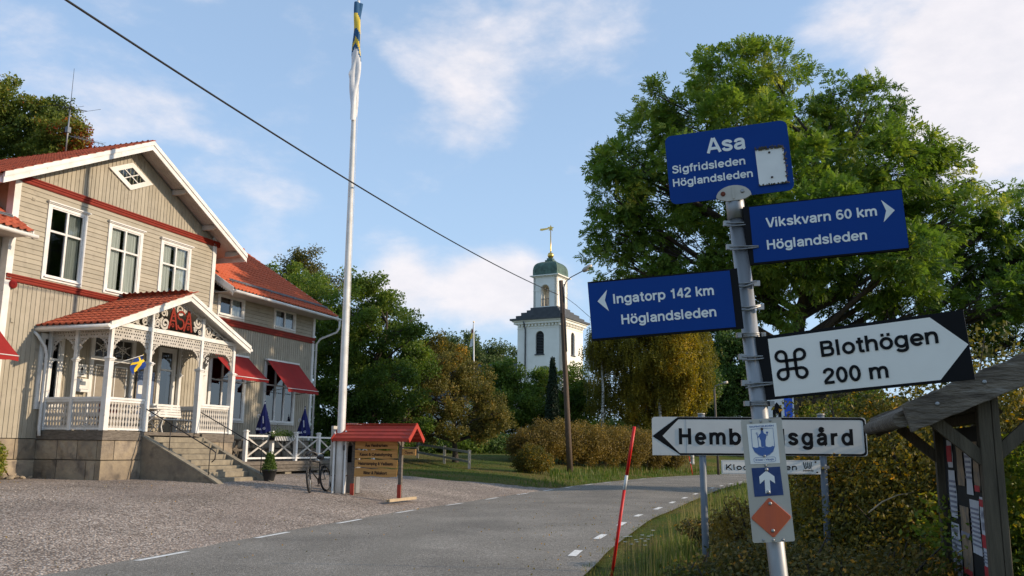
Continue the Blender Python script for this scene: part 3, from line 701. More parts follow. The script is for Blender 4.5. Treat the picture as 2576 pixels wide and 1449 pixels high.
blocks(pl, 5.75, 7.1, .55, 1.12, WM - .03, WM + .1, (6.5,)); blocks(pl, 5.75, 7.1, -.5, .55, WM - .05, WM + .1, (6.2,))

# ---- main roof: slab, barge boards, soffit boards, tiles
ru0, ru1 = -2.62, 8.08; rw0, rw1 = 1.58, 12.6
def slope_slab(mb, ua, za, ub, zb, w0, w1, th): mb.prism([(ua, za), (ub, zb), (ub, zb - th), (ua, za - th)], w0, w1)
rf = MB(); slope_slab(rf, 2.73, RZ(2.73) - .06, ru0, RZ(ru0) - .06, rw0 + .05, rw1, .06); slope_slab(rf, 2.73, RZ(2.73) - .06, ru1, RZ(ru1) - .06, rw0 + .05, rw1, .06)
roof = rf.build('roof', M['soffit'], house)
def barge(par, up, zp, ue, ze, w, h, mat='white', th=.035, name='barge_board'):
    mb = MB(); mb.prism([(up, zp), (ue, ze), (ue, ze - h), (up, zp - h)], w - th, w)
    mb.prism([(up, zp + .012), (ue, ze + .012), (ue, ze - h * .42), (up, zp - h * .42)], w - th - .03, w - th - .0005)
    return mb.build(name, M[mat], par)
for s_, ue in ((-1, ru0), (1, ru1)): barge(roof, 2.73, RZ(2.73) - .02, ue, RZ(ue) - .02, rw0 + .05, .30)
# soffit: planks under the front overhang, and the outriggers carrying it
for s_ in (-1, 1):
    ue = ru1 if s_ > 0 else ru0
    for k in range(4):
        w0 = rw0 + .055 + k * .165
        MB().prism([(2.73, RZ(2.73) - .125), (ue, RZ(ue) - .125), (ue, RZ(ue) - .145), (2.73, RZ(2.73) - .145)], w0, w0 + .158).build('soffit_board', M['soffit'], roof)
    for d_ in (1.9, 3.6, 5.0):
        u = 2.73 + s_ * d_; z = RZ(u) - .15; mb = MB()
        mb.prism([(rw0 + .12, z - .03), (rw0 + .12, z - .12), (rw0 + .3, z - .18), (WM, z - .18), (WM, z)], -.06, .06, Matrix(((0, 1, 0, u), (1, 0, 0, 0), (0, 0, 1, 0), (0, 0, 0, 1))))
        mb.build('outrigger', M['soffit'], roof)
MB().box(ru1 - .04, ru1, rw0 + .1, 4.0, RZ(ru1) - .30, RZ(ru1) - .05).build('eaves_board', M['white'], roof)
MB().box(ru0, ru0 + .04, rw0 + .1, 12.4, RZ(ru0) - .30, RZ(ru0) - .05).build('eaves_board', M['white'], roof)

# ---- tiles
def tile_mesh(name, mat, wd=.235, ln=.37):
    mb = MB(); prof = [(0, .018), (.16, .0), (.42, -.006), (.62, .012), (.80, .046), (.92, .05), (1.04, .022)]
    V = []
    for y in (0, 1):
        for (x, z) in prof: V.append((x * wd, y * ln, z + (.028 if y == 0 else 0.0)))
    n = len(prof); mb.v = V + [(p[0] * wd, 0, p[1] + .006) for p in prof]
    for i in range(n - 1): mb.f.append((i, i + 1, n + i + 1, n + i)); mb.f.append((2 * n + i, 2 * n + i + 1, i + 1, i))
    mb.sm = [True, False] * (n - 1)
    return mb.mesh(name, mat, fix=False)
TM = tile_mesh('tile', M['tile']); TMW = tile_mesh('tile_bright', M['tilewing'])
TILES = []      # (priority, parent, mesh, matrix)
def tiles(par, me, o, xd, yd, nx, ny, pitchx=.225, pitchy=.34, keep=None, vis=True, off=0.0):
    xd = Vector(xd).normalized(); yd = Vector(yd).normalized(); zd = xd.cross(yd).normalized()
    for j in range(ny):
        for i in range(nx):
            p = Vector(o) + xd * (i * pitchx + off) + yd * (j * pitchy) + zd * .012
            if keep and not keep(p): continue
            m = Matrix(((xd.x, yd.x, zd.x, p.x), (xd.y, yd.y, zd.y, p.y), (xd.z, yd.z, zd.z, p.z), (0, 0, 0, 1)))
            wp = HM @ p; dd = (wp - Vector(CAM)).length
            # how large it shows: facing times nearness
            nrm = (HM.to_3x3() @ zd); v = (Vector(CAM) - wp).normalized(); fc = abs(nrm.dot(v)) if vis else 0
            TILES.append((fc / dd ** 2 if vis else -1, par, me, m))
sl = math.hypot(1, .503)
ns = int((2.73 - ru0) * sl / .34) + 1
tiles(roof, TM, (ru0 - .06, rw1, RZ(ru0 - .06) - .06), (0, -1, 0), (1, 0, .503), int((rw1 - rw0) / .225) + 1, ns, keep=lambda p: p.x < 2.72)
tiles(roof, TM, (ru1 + .06, rw0 + .0, RZ(ru1 + .06) - .06), (0, 1, 0), (-1, 0, .503), int((rw1 - rw0) / .225) + 1, ns, vis=False, keep=lambda p: p.x > 2.74)
rd = MB(); k = 0
w_ = rw0 - .02
while w_ < rw1: rd.lathe([(.11, 0), (.125, .02), (.10, .36)], n=10) if False else None; w_ += .36
for i in range(31):
    a = rw0 + .03 + i * .355
    MB().tube([(2.73, a, 10.79), (2.73, a + .36, 10.79)], [.10, .085], n=10).build('ridge_tile', M['tile'], roof)

# ---- wings (right one in full, left one only its near end shows)
def wing(u0, u1, w, side):
    nm = 'wing_wall'
    bkk = MB().box(u0 + .02, u1 - .02, w + .55, w + .62, 0, 6.9).build(nm, M['dark'], house, fix=False)
    return bkk
WR = wing(7.12, 14.5, WW, 1)
WUP = [(7.72, 9.36, 5.78, 6.70), (11.35, 12.97, 5.78, 6.72)]
WGR = [(7.5, 9.72, 1.86, 4.36), (10.95, 13.2, 1.86, 4.42)]
hboards(WR, 7.13, 14.36, 5.73, 6.75, WW, .142, WUP)
vboards(WR, 7.13, 14.36, 1.25, 5.50, WW, .155, WGR)
band(5.50, 5.74, 7.13, 14.52, WW)
MB().box(14.36, 14.52, WW - .05, WW + .03, 1.25, 6.8).build('corner_board', M['white'], house, fix=False)
sd2 = MB(); sd2.box(14.4, 14.45, WW + .06, 11.2, 0, 6.9); sd2.prism([(WW + .06, 6.9), (11.2, 6.9), (6.9, 9.8)], 14.4, 14.45, Matrix(((0, 1, 0, 0), (1, 0, 0, 0), (0, 0, 1, 0), (0, 0, 0, 1)))); sd2.box(7.1, 14.4, 11.15, 11.2, 0, 6.9); sd2.build('side_wall', M['siding'], house)
window(WR, *WUP[0], WW, rows=(1,), cols=2, cap=False, curtain='right', glass='glass'); window(WR, *WUP[1], WW, rows=(1,), cols=2, cap=False, curtain='both')
window(WR, *WGR[0], WW, rows=(.36, .64), cols=3, cap=False, curtain='none', glass='glassdark'); window(WR, *WGR[1], WW, rows=(.36, .64), cols=3, cap=False, curtain='none', glass='glassdark')
pw = MB().box(7.1, 14.45, WW + .1, WW + .2, -.6, 1.25).build('plinth', M['stone'], house)
blocks(pw, 7.13, 14.5, .5, 1.25, WW - .03, WW + .1, (8.2, 9.5, 10.6, 12.0, 13.3)); blocks(pw, 7.13, 14.5, -.3, .5, WW - .05, WW + .1, (7.7, 9.0, 10.1, 11.4, 12.9))
WZ = lambda w: 6.82 + .636 * (w - 1.65)
def wing_roof(u0, u1, me, label=None):
    mb = MB(); T = Matrix(((0, 1, 0, 0), (1, 0, 0, 0), (0, 0, 1, 0), (0, 0, 0, 1)))
    wr = 6.95; zr = WZ(wr)
    mb.prism([(1.62, WZ(1.62) - .06), (wr, zr - .06), (wr, zr - .13), (1.62, WZ(1.62) - .13)], u0, u1, T)
    mb.prism([(wr, zr - .06), (12.2, WZ(1.62) - .06), (12.2, WZ(1.62) - .13), (wr, zr - .13)], u0, u1, T)
    ro = mb.build('roof', M['soffit'], house)
    sl2 = math.hypot(1, .636)
    tiles(ro, me, (u0, 1.56, WZ(1.56) - .055), (1, 0, 0), (0, 1, .636), int((u1 - u0) / .225), int((wr - 1.56) * sl2 / .34) + 1)
    tiles(ro, me, (u1, 12.3, WZ(1.56) - .055), (-1, 0, 0), (0, -1, .636), int((u1 - u0) / .225), int((wr - 1.56) * sl2 / .34) + 1, vis=False)
    for ue in (u0, u1):
        b2 = MB(); b2.prism([(1.60, WZ(1.60) + .0), (wr, zr + .0), (wr, zr - .24), (1.60, WZ(1.60) - .24)], ue - .02, ue + .02, T); b2.build('barge_board', M['white'], ro)
    MB().tube([(u0, wr, zr - .02), (u1, wr, zr - .02)], .12, n=8).build('ridge_tile', me.materials[0], ro)
    # soffit under the eaves
    MB().box(u0 + .03, u1 - .03, 1.70, WW - .01, WZ(1.62) - .17, WZ(1.62) - .15).build('soffit_board', M['soffit'], ro, fix=False)
    g = MB(); g.tube([(u0 - .02, 1.52, WZ(1.52) - .10), (u1 + .08, 1.52, WZ(1.52) - .12)], .06, n=8); gg = g.build('gutter', M['white'], ro)
    return ro
wr_ = wing_roof(7.42, 14.98, TMW)
wl_ = wing_roof(-9.0, -1.50, TM)
# snow rail on the wing roof
sr = MB(); zz = WZ(1.95) + .10; sr.tube([(7.62, 1.95, zz), (14.6, 1.95, zz)], .022, n=6); sr.tube([(7.62, 1.98, zz + .05), (14.6, 1.98, zz + .05)], .018, n=6)
for i in range(9): sr.bar((7.8 + i * .83, 1.95, zz - .08), (7.8 + i * .83, 1.97, zz + .07), .02, .03)
sr.build('snow_rail', M['greysteel'], wr_)
sr = MB(); sr.tube([(-8.9, 1.95, zz), (-1.9, 1.95, zz)], .022, n=6); sr.tube([(-8.9, 1.98, zz + .05), (-1.9, 1.98, zz + .05)], .018, n=6); sr.build('snow_rail', M['greysteel'], wl_)
# scalloped board at the near end of the wing eaves
sb = MB(); pts = [(1.66, WZ(1.66) - .24)]
for i in range(9): a = 1.66 + i * .1; pts += [(a + .02, WZ(a) - .30), (a + .05, WZ(a) - .34), (a + .08, WZ(a) - .30)]
sb.prism(pts + [(2.5, WZ(2.5) - .24)], 7.50, 7.52, Matrix(((0, 1, 0, 0), (1, 0, 0, 0), (0, 0, 1, 0), (0, 0, 0, 1)))); sb.build('scalloped_board', M['white'], wr_)
# left wing wall with its awning
WLb = MB().box(-8.9, -1.68, WW + .55, WW + .62, 0, 6.9).build('wing_wall', M['dark'], house, fix=False)
vboards(WLb, -5.0, -1.68, 1.13, 6.7, WW, .155, [(-3.3, -1.95, 1.9, 4.2)])
MB().box(-9, -5.0, WW, WW + .04, 0, 6.75).build('wing_wall', M['siding'], house, fix=False)
window(WLb, -3.3, -1.95, 1.9, 4.2, WW, curtain='none', glass='glassdark', cap=False)
blocks(pl, -5.0, -1.66, .4, 1.13, WW - .03, WW + .1, (-4.1, -2.9)); blocks(pl, -5.0, -1.66, -.5, .4, WW - .05, WW + .1, (-3.4,))
# downpipes
def pipe(pts, r=.045): 
    o = MB().tube([Vector(p) for p in pts], r, n=8); return o
pipe([(14.98, 1.52, WZ(1.52) - .14), (14.98, 1.52, 6.25), (14.96, 1.62, 6.05), (14.62, 2.25, 5.72), (14.6, 2.42, 5.5), (14.6, 2.42, .6)]).build('downpipe', M['white'], house)
for z in (5.2, 3.2, 1.6): MB().box(14.54, 14.66, 2.40, 2.5, z, z + .04).build('pipe_clip', M['white'], house, fix=False)
# ---- awnings
def awning(u0, u1, zt, wt, zb, wb, drop, label=None, n=10):
    mb = MB(); nv = 12
    for i in range(nv):
        a = u0 + (u1 - u0) * i / nv; b = u0 + (u1 - u0) * (i + 1) / nv
        def sag(u, t): return .02 * math.sin(math.pi * t) * -1 + .006 * math.sin(u * 9)
        for j in range(4):
            t0, t1 = j / 4, (j + 1) / 4
            q = []
            for (u, t) in ((a, t0), (b, t0), (b, t1), (a, t1)): q.append((u, wt + (wb - wt) * t, zt + (zb - zt) * t + sag(u, t)))
            mb.face(q)
        mb.face([(a, wb, zb), (b, wb, zb), (b, wb - .005, zb - drop - .012 * math.cos(i * 1.7)), (a, wb - .005, zb - drop - .012 * math.cos((i - 1) * 1.7))])
    o = mb.build('awning', M['awning'], house, label=label, fix=False)
    sd_m = o.modifiers.new('thick', 'SOLIDIFY'); sd_m.thickness = .006
    MB().box(u0 - .03, u1 + .03, wt - .03, wt + .10, zt + .004, zt + .07).build('cassette', M['white'], o, fix=False)
    MB().tube([(u0, wb - .014, zb), (u1, wb - .014, zb)], .014, n=6).build('front_bar', M['white'], o)
    for u in (u0 + .05, u1 - .05):
        MB().tube([(u, wb, zb), (u, wt + .05, zb - .12)], .012, n=6).build('arm', M['iron'], o)
    return o
awning(7.5, 9.62, 4.37, 2.36, 3.50, 1.38, .11); awning(10.9, 13.18, 4.42, 2.36, 3.28, 1.33, .14); awning(-3.45, -1.78, 4.22, 2.36, 3.27, 1.33, .13)
# ---- antenna mast on the ridge
ao = MB().tube([(2.7, 5.3, 10.7), (2.7, 5.3, 12.4)], .028, n=6).build('antenna', M['zinc'], house, label='thin antenna mast with crossed rods on the ridge')
am = MB(); am.tube([(2.7, 5.3, 12.4), (2.69, 5.3, 13.9)], [.012, .006], n=5); am.tube([(2.25, 5.6, 12.42), (3.15, 5.0, 12.46)], .014, n=5)
am.tube([(3.15, 4.4, 12.46), (3.15, 5.6, 12.46)], .006, n=4); am.tube([(2.25, 5.0, 12.42), (2.25, 6.2, 12.42)], .006, n=4); am.tube([(2.7, 4.7, 12.44), (2.7, 5.9, 12.44)], .006, n=4)
am.lathe([(.03, -.04), (.05, 0), (.03, .04)], c=(2.7, 5.3, 12.42), n=8)
am.build('aerial', M['black'], ao)
ya = MB(); ya.box(2.63, 2.77, 5.24, 5.36, 11.55, 11.75); ya.tube([(2.7, 5.3, 11.45), (4.0, 4.95, 11.52)], .012, n=5)
for i in range(8): u = 2.95 + i * .14; wv = 5.3 - (u - 2.7) * .27; ya.tube([(u, wv - .16, 11.48 + i * .01), (u, wv + .16, 11.48 + i * .01)], .005, n=4); ya.tube([(u, wv, 11.42), (u, wv, 11.55)], .007, n=4)
ya.build('yagi_aerial', M['greysteel'], ao)

# ================================================================== veranda (local to the house)
PZ = 1.36                                   # floor
PU = (0.02, 1.56, 3.86, 5.52); RID = 2.78; PE0, PE1 = -.42, 5.98; PF = -.35
PZR = lambda u: 5.66 - .41 * abs(u - RID)
pf = MB().box(-.02, 5.62, -.02, WM, PZ - .10, PZ).build('veranda_floor', M['oldwood'], house)
# timber sill and stone base
for (a, b) in ((-.08, 1.50), (4.08, 5.72)): MB().box(a, b, -.10, .10, 1.10, 1.345).build('sill_beam', M['oldwood'], pf)
MB().box(-.08, .12, .101, WM - .02, 1.10, 1.34).build('sill_beam', M['oldwood'], pf)
MB().box(5.52, 5.72, .101, WM - .02, 1.10, 1.34).build('sill_beam', M['oldwood'], pf)
pb = MB().box(.05, 1.45, .05, WM, -.5, 1.08).box(4.15, 5.6, .05, WM, -.5, 1.08).build('veranda_base', M['stone'], house)
blocks(pb, -.06, 1.50, .55, 1.095, -.08, .08, (.42,)); blocks(pb, -.08, 1.52, -.5, .55, -.11, .08, (1.1,))
blocks(pb, 4.12, 5.72, .55, 1.095, -.08, .08, (5.0,)); blocks(pb, 4.12, 5.74, -.5, .55, -.11, .08, (4.7,))
blocks(pb, .085, WM, .55, 1.095, -.06, .08, (.78, 1.5), axis='w'); blocks(pb, .085, WM, -.5, .55, -.085, .08, (.4, 1.45), axis='w')
def xy(o): return o
# posts
def post(u, w, top=4.34, base=PZ - .0, s=.085, cap=True):
    mb = MB(); mb.box(u - s, u + s, w - s, w + s, base, 3.30)
    mb.box(u - s - .02, u + s + .02, w - s - .02, w + s + .02, 3.301, 3.34); mb.box(u - s - .045, u + s + .045, w - s - .045, w + s + .045, 3.341, 3.37); mb.box(u - s - .015, u + s + .015, w - s - .015, w + s + .015, 3.371, 3.40)
    mb.box(u - .055, u + .055, w - .055, w + .055, 3.401, top)
    return mb.build('post', M['white'], house, bevel=.006)
post(PU[0], 0, 4.30); post(PU[1], 0, PZR(PU[1]) - .2); post(PU[2], 0, PZR(PU[2]) - .2); post(PU[3], 0, 4.30)
post(PU[0], 1.20, 4.30, s=.05); post(PU[0], WM - .12, 4.30, s=.06); post(PU[3], 1.20, 4.30, s=.05); post(PU[3], WM - .12, 4.30, s=.06)
# beams
MB().box(-.06, 5.60, -.062, .058, 4.30, 4.42).build('beam', M['white'], house)
for u in (PU[0], PU[3]): MB().box(u - .058, u + .062, .059, WM - .03, 4.30, 4.42).build('beam', M['white'], house)
# railings: cut-out balusters between two rails
bp_ = []
for (z, h) in ((0, .050), (.06, .050), (.10, .022), (.14, .022), (.20, .047), (.26, .022), (.30, .022), (.34, .042), (.38, .050), (.42, .042), (.46, .022), (.50, .022), (.56, .047), (.62, .022), (.66, .022), (.70, .050), (.76, .050)): bp_.append((h, z))
BAL = MB().prism([(h, z) for h, z in bp_] + [(-h, z) for h, z in reversed(bp_)], -.011, .011).mesh('baluster', M['soffit'])
def railing(u0, w0, u1, w1, pitch=.106):
    a = Vector((u0, w0, 0)); b = Vector((u1, w1, 0)); L = (b - a).length; d = (b - a) / L; ang = math.atan2(d.y, d.x)
    mb = MB(); Mx = Matrix.Translation(a) @ Matrix.Rotation(ang, 4, 'Z')
    mb.box(0, L, -.055, .055, PZ + .87, PZ + .93, Mx); mb.box(0, L, -.03, .03, PZ + .80, PZ + .869, Mx)
    r_ = mb.build('railing', M['white'], house); MB().box(0, L, -.04, .04, PZ + .02, PZ + .075, Mx).build('bottom_rail', M['white'], r_)
    n = int(L / pitch); p = L / n
    for i in range(n):
        q = a + d * (p * (i + .5)); link('baluster', BAL, r_, Matrix.Translation((q.x, q.y, PZ + .06)) @ Matrix.Rotation(ang, 4, 'Z'))
    return r_
railing(PU[0] + .085, 0, PU[1] - .085, 0); railing(PU[2] + .085, 0, PU[3] - .085, 0)
railing(PU[0], .085, PU[0], 1.15); railing(PU[0], 1.25, PU[0], WM - .18); railing(PU[3], .085, PU[3], 1.15); railing(PU[3], 1.25, PU[3], WM - .18)
# pierced friezes
def frieze(u0, w0, u1, w1, z0=3.98, z1=4.298):
    a = Vector((u0, w0, 0)); b = Vector((u1, w1, 0)); L = (b - a).length; d = (b - a) / L; ang = math.atan2(d.y, d.x); Mx = Matrix.Translation(a) @ Matrix.Rotation(ang, 4, 'Z')
    mb = MB(); nz_ = 7; hz_ = (z1 - z0) / nz_; n = max(4, int(L / .046)); px_ = L / n
    for j in range(nz_):
        z = z0 + j * hz_; run = None
        for i in range(n + 1):
            hole = i < n and ((j in (1, 3, 5) and (i + (1 if j == 3 else 0)) % 2 == 1 and i % 8 != 7) )
            solid = i < n and not hole
            if solid and run is None: run = i
            if (not solid) and run is not None:
                mb.box(run * px_, i * px_, -.011, .011, z, z + hz_, Mx); run = None
    # toothed lower edge
    for i in range(int(L / .09)):
        x = i * .09; mb.prism([(x, z0), (x + .045, z0 - .035), (x + .09, z0)], -.010, .010, Mx)
    return mb.build('frieze', M['soffit'], house, fix=False)
for a, b in zip(PU[:-1], PU[1:]): frieze(a + .06, 0, b - .06, 0)
for u in (PU[0], PU[3]): frieze(u, .06, u, 1.15); frieze(u, 1.25, u, WM - .18)
def spiral(cx, cz, r, turns, a0=0, sgn=1, n=26, r0=.12):
    return [(cx + r * (r0 + (1 - r0) * t / n) * math.cos(a0 + sgn * 2 * math.pi * turns * t / n), cz + r * (r0 + (1 - r0) * t / n) * math.sin(a0 + sgn * 2 * math.pi * turns * t / n)) for t in range(n + 1)]
def bracket(u, w, sx, ang=0.0):
    """fretwork bracket below the frieze: two scrolls and a curved edge"""
    mb = MB(); Mx = Matrix.Translation((u, w, 0)) @ Matrix.Rotation(ang, 4, 'Z') @ Matrix.Diagonal((sx, 1, 1, 1))
    k = .03
    mb.ribbon([(.01, 3.44), (.01, 3.97)], .03, -.011, .011, Mx); mb.ribbon([(.0, 3.965), (.34, 3.965)], .03, -.0105, .0105, Mx)
    mb.ribbon([(.02 + .32 * (1 - math.cos(t * math.pi / 16)), 3.46 + .48 * math.sin(t * math.pi / 16)) for t in range(9)], k, -.010, .010, Mx)
    mb.ribbon(spiral(.12, 3.85, .085, 1.4, 1.0, 1, 18), k * .8, -.0115, .0115, Mx); mb.ribbon(spiral(.075, 3.68, .06, 1.3, 2.0, -1, 16), k * .75, -.0112, .0112, Mx); mb.ribbon(spiral(.22, 3.90, .045, 1.2, 3.0, -1, 14), k * .7, -.0108, .0108, Mx)
    return mb.build('bracket', M['soffit'], house, fix=False)
for i, u in enumerate(PU):
    if i > 0: bracket(u - .06, 0, -1)
    if i < 3: bracket(u + .06, 0, 1)
for u in (PU[0], PU[3]):
    bracket(u, .06, 1, R(90)); bracket(u, 1.15, -1, R(90)); bracket(u, 1.25, 1, R(90)); bracket(u, WM - .18, -1, R(90))
# fretwork gable with the red letters
tp = MB(); rr = random.Random(5)
def in_t(x, z, m=.0): return 4.44 + m < z < PZR(x) - .26 - m
SP = []
for tr in range(4000):
    r_ = .20 if tr < 400 else (.14 if tr < 1400 else .085)
    x = rr.uniform(.3, 5.3); z = rr.uniform(4.48, 5.4)
    if not in_t(x, z - r_ * .92) or not in_t(x - r_, z + .3 * r_) or not in_t(x + r_, z + .3 * r_) or not in_t(x, z + r_ * .9): continue
    if any((x - a) ** 2 + (z - b) ** 2 < ((r_ + c) * .93) ** 2 for a, b, c in SP): continue
    if 2.12 < x < 3.42 and z < 5.12: continue
    if any(abs(x - u) < r_ + .03 for u in (PU[1], PU[2])): continue
    SP.append((x, z, r_))
for (x, z, r_) in SP:
    sg = rr.choice((-1, 1)); tp.ribbon(spiral(x, z, r_, 1.6, rr.uniform(0, 6), sg, 26, .18), r_ * .36, -.012, .012)
    a = rr.uniform(0, 6); tp.ribbon([(x + r_ * 1.0 * math.cos(a), z + r_ * 1.0 * math.sin(a)), (x + r_ * 1.45 * math.cos(a + .5), z + r_ * 1.45 * math.sin(a + .5))], r_ * .3, -.0118, .0118)
for s_ in (-1, 1):      # frame following the rake, and wavy runners
    tp.ribbon([(RID, PZR(RID) - .27), (RID + s_ * 2.45, PZR(RID + 2.45) - .27)], .05, -.0122, .0122)
    tp.ribbon([(RID + s_ * (.9 + i * .075), 4.47 + .045 * math.sin(i * 1.1)) for i in range(22)], .03, -.0116, .0116)
tp.build('fretwork_gable', M['soffit'], house, fix=False, label='cream fretwork gable of carved scrolls')
rl = MB()
for sx in (-1, 1):
    c = RID + sx * .36
    rl.ribbon([(c - sx * .20, 4.50), (c, 5.16)], .07, -.03, .0); rl.ribbon([(c, 5.16), (c + sx * .16, 4.50)], .07, -.0302, -.0002); rl.ribbon([(c - .12, 4.76), (c + .12, 4.76)], .05, -.0304, -.0004)
    rl.ribbon(spiral(c - sx * .02, 4.93, .10, 1.3, 1, sx, 18), .035, -.0306, -.0006); rl.ribbon(spiral(c, 4.60, .08, 1.2, 2, -sx, 16), .03, -.0308, -.0008)
rl.ribbon([(RID + .16 * math.cos(a), 4.96 + .13 * math.sin(a)) for a in [R(20 + i * 25) for i in range(9)]] + [(RID + .14 * math.cos(a), 4.70 + .15 * math.sin(a)) for a in [R(110 - i * 27) for i in range(11)]], .06, -.031, -.001)
rl.build('lettering', M['redtrim'], house, fix=False, label='red carved letters ASA in the veranda gable')
# veranda roof
pr = MB()
for s_, ue in ((-1, PE0), (1, PE1)): pr.prism([(RID, PZR(RID) - .06), (ue, PZR(ue) - .06), (ue, PZR(ue) - .11), (RID, PZR(RID) - .11)], PF + .03, WM + .02)
prf = pr.build('roof', M['white'], house)
for s_, ue in ((-1, PE0), (1, PE1)): barge(prf, RID, PZR(RID) - .005, ue, PZR(ue) - .005, PF + .03, .24)
for s_, ue in ((-1, PE0), (1, PE1)):
    for k in range(3):
        w0 = PF + .04 + k * .12; MB().prism([(RID, PZR(RID) - .112), (ue, PZR(ue) - .112), (ue, PZR(ue) - .13), (RID, PZR(RID) - .13)], w0, w0 + .113).build('soffit_board', M['white'], prf)
    MB().box(min(ue, ue - s_ * .03), max(ue, ue - s_ * .03), PF + .03, WM, PZR(ue) - .22, PZR(ue) - .115).build('eaves_board', M['white'], prf)
slp = math.hypot(1, .41); npt = int((RID - PE0) * slp / .34) + 1
tiles(prf, TM, (PE0 - .04, WM - .02, PZR(PE0 - .04) - .055), (0, -1, 0), (1, 0, .41), 12, npt, keep=lambda p: p.x < RID - .05)
tiles(prf, TM, (PE1 + .04, PF + .0, PZR(PE1 + .04) - .055), (0, 1, 0), (-1, 0, .41), 12, npt, vis=False, keep=lambda p: p.x > RID + .05)
for i in range(7): MB().tube([(RID, PF + i * .37, 5.62), (RID, PF + i * .37 + .38, 5.62)], [.10, .085], n=10).build('ridge_tile', M['tile'], prf)
MB().tube([(PE0 - .05, PF - .02, PZR(PE0) - .13), (PE0 - .05, WM + .3, PZR(PE0) - .16)], .052, n=8).build('gutter', M['white'], prf)
MB().tube([(PE1 + .05, PF - .02, PZR(PE1) - .13), (PE1 + .05, WM - .03, PZR(PE1) - .16)], .052, n=8).build('gutter', M['white'], prf)
pipe([(PE0 - .05, WM + .16 - .02, 4.22), (PE0 - .05, WM - .14, 4.0), (-.22, WM - .16, 3.72), (-.14, WM - .16, 3.5), (-.14, WM - .16, 1.42), (-.16, WM - .22, 1.2)]).build('downpipe', M['white'], house)
# ceiling of the veranda
MB().box(.08, 5.46, .07, WM - .04, 4.44, 4.46).build('ceiling', M['soffit'], house, fix=False)
# door, transom light, side windows, board, boxes
dr = MB().box(1.60, 1.74, WM - .06, WM + .05, PZ, 4.36).box(3.32, 3.46, WM - .06, WM + .05, PZ, 4.36).box(1.74, 3.32, WM - .058, WM + .05, 4.24, 4.36).box(1.74, 3.32, WM - .05, WM + .05, 3.55, 3.66).build('door_frame', M['white'], house, fix=False)
for a in (1.75, 2.54):
    d_ = MB().box(a, a + .77, WM - .01, WM + .03, PZ + .02, 3.54).build('door', M['door'], house, fix=False)
    for (z0, z1) in ((PZ + .15, PZ + .75), (PZ + .9, 3.42)):
        m2 = MB(); m2.box(a + .12, a + .65, WM - .026, WM - .011, z0, z0 + .035); m2.box(a + .12, a + .65, WM - .026, WM - .011, z1 - .035, z1); m2.box(a + .12, a + .155, WM - .026, WM - .011, z0 + .035, z1 - .035); m2.box(a + .615, a + .65, WM - .026, WM - .011, z0 + .035, z1 - .035); m2.build('panel_moulding', M['white'], d_, fix=False)
tl = MB(); tl.face([(1.74, WM + .003, 3.66), (3.32, WM + .003, 3.66), (3.32, WM + .003, 4.24), (1.74, WM + .003, 4.24)]); tl = tl.build('transom_light', M['glassdark'], house, fix=False)
MB().box(1.7, 3.36, WM + .3, WM + .32, 3.5, 4.4).build('room_behind', M['dark'], tl, fix=False)
gb = MB(); cz = 3.95
for cx in (2.13, 2.93):
    for k in range(6):
        a = R(60 * k + 30); gb.bar((cx, WM - .012, cz), (cx + .36 * math.cos(a), WM - .012, cz + .27 * math.sin(a)), .018, .025)
    gb.ribbon([(cx + .14 * math.cos(R(60 * k)), cz + .12 * math.sin(R(60 * k))) for k in range(7)], .02, WM - .02, WM - .008)
gb.box(2.51, 2.55, WM - .03, WM - .002, 3.66, 4.24); gb.build('glazing_bar', M['white'], tl)
window(front, -.26, .58, 1.95, 4.12, WM, rows=(.3, .7), cols=1, cap=False, curtain='none', glass='glassdark', sill=False)
window(front, 4.55, 5.42, 1.95, 4.25, WM, rows=(.3, .7), cols=1, cap=False, curtain='sides', glass='glassdark', sill=False)
nb = MB().box(3.60, 4.42, WM - .06, WM - .026, 1.9, 3.4).build('notice_panel', M['bluepaint'], house, fix=False, label='blue notice board beside the door')
MB().box(3.58, 4.44, WM - .07, WM - .061, 3.36, 3.42).box(3.58, 3.62, WM - .07, WM - .061, 1.9, 3.359).box(4.40, 4.44, WM - .07, WM - .061, 1.9, 3.359).build('frame', M['oldwood'], nb, fix=False)
MB().box(3.68, 3.92, WM - .066, WM - .062, 2.62, 2.9).build('paper_notice', M['paper'], nb, fix=False)
mbx = MB().box(1.02, 1.52, WM - .20, WM - .027, 2.52, 2.92).build('letterbox', M['white'], house, bevel=.01)
MB().box(1.15, 1.35, WM - .206, WM - .201, 2.72, 2.84).box(1.08, 1.46, WM - .204, WM - .201, 2.60, 2.61).build('slot', M['greysteel'], mbx, fix=False)
sg = MB().box(1.12, 1.50, WM - .05, WM - .03, 2.98, 3.36).build('notice_plate', M['white'], house)
MB().lathe([(.05, 0), (.05, .004)], n=12).build('symbol', M['black'], sg, loc=(1.31, WM - .052, 3.22)).rotation_euler = (R(90), 0, 0)
MB().box(1.20, 1.42, WM - .054, WM - .051, 3.04, 3.06).box(1.29, 1.33, WM - .054, WM - .051, 3.10, 3.17).build('lettering', M['black'], sg, fix=False)
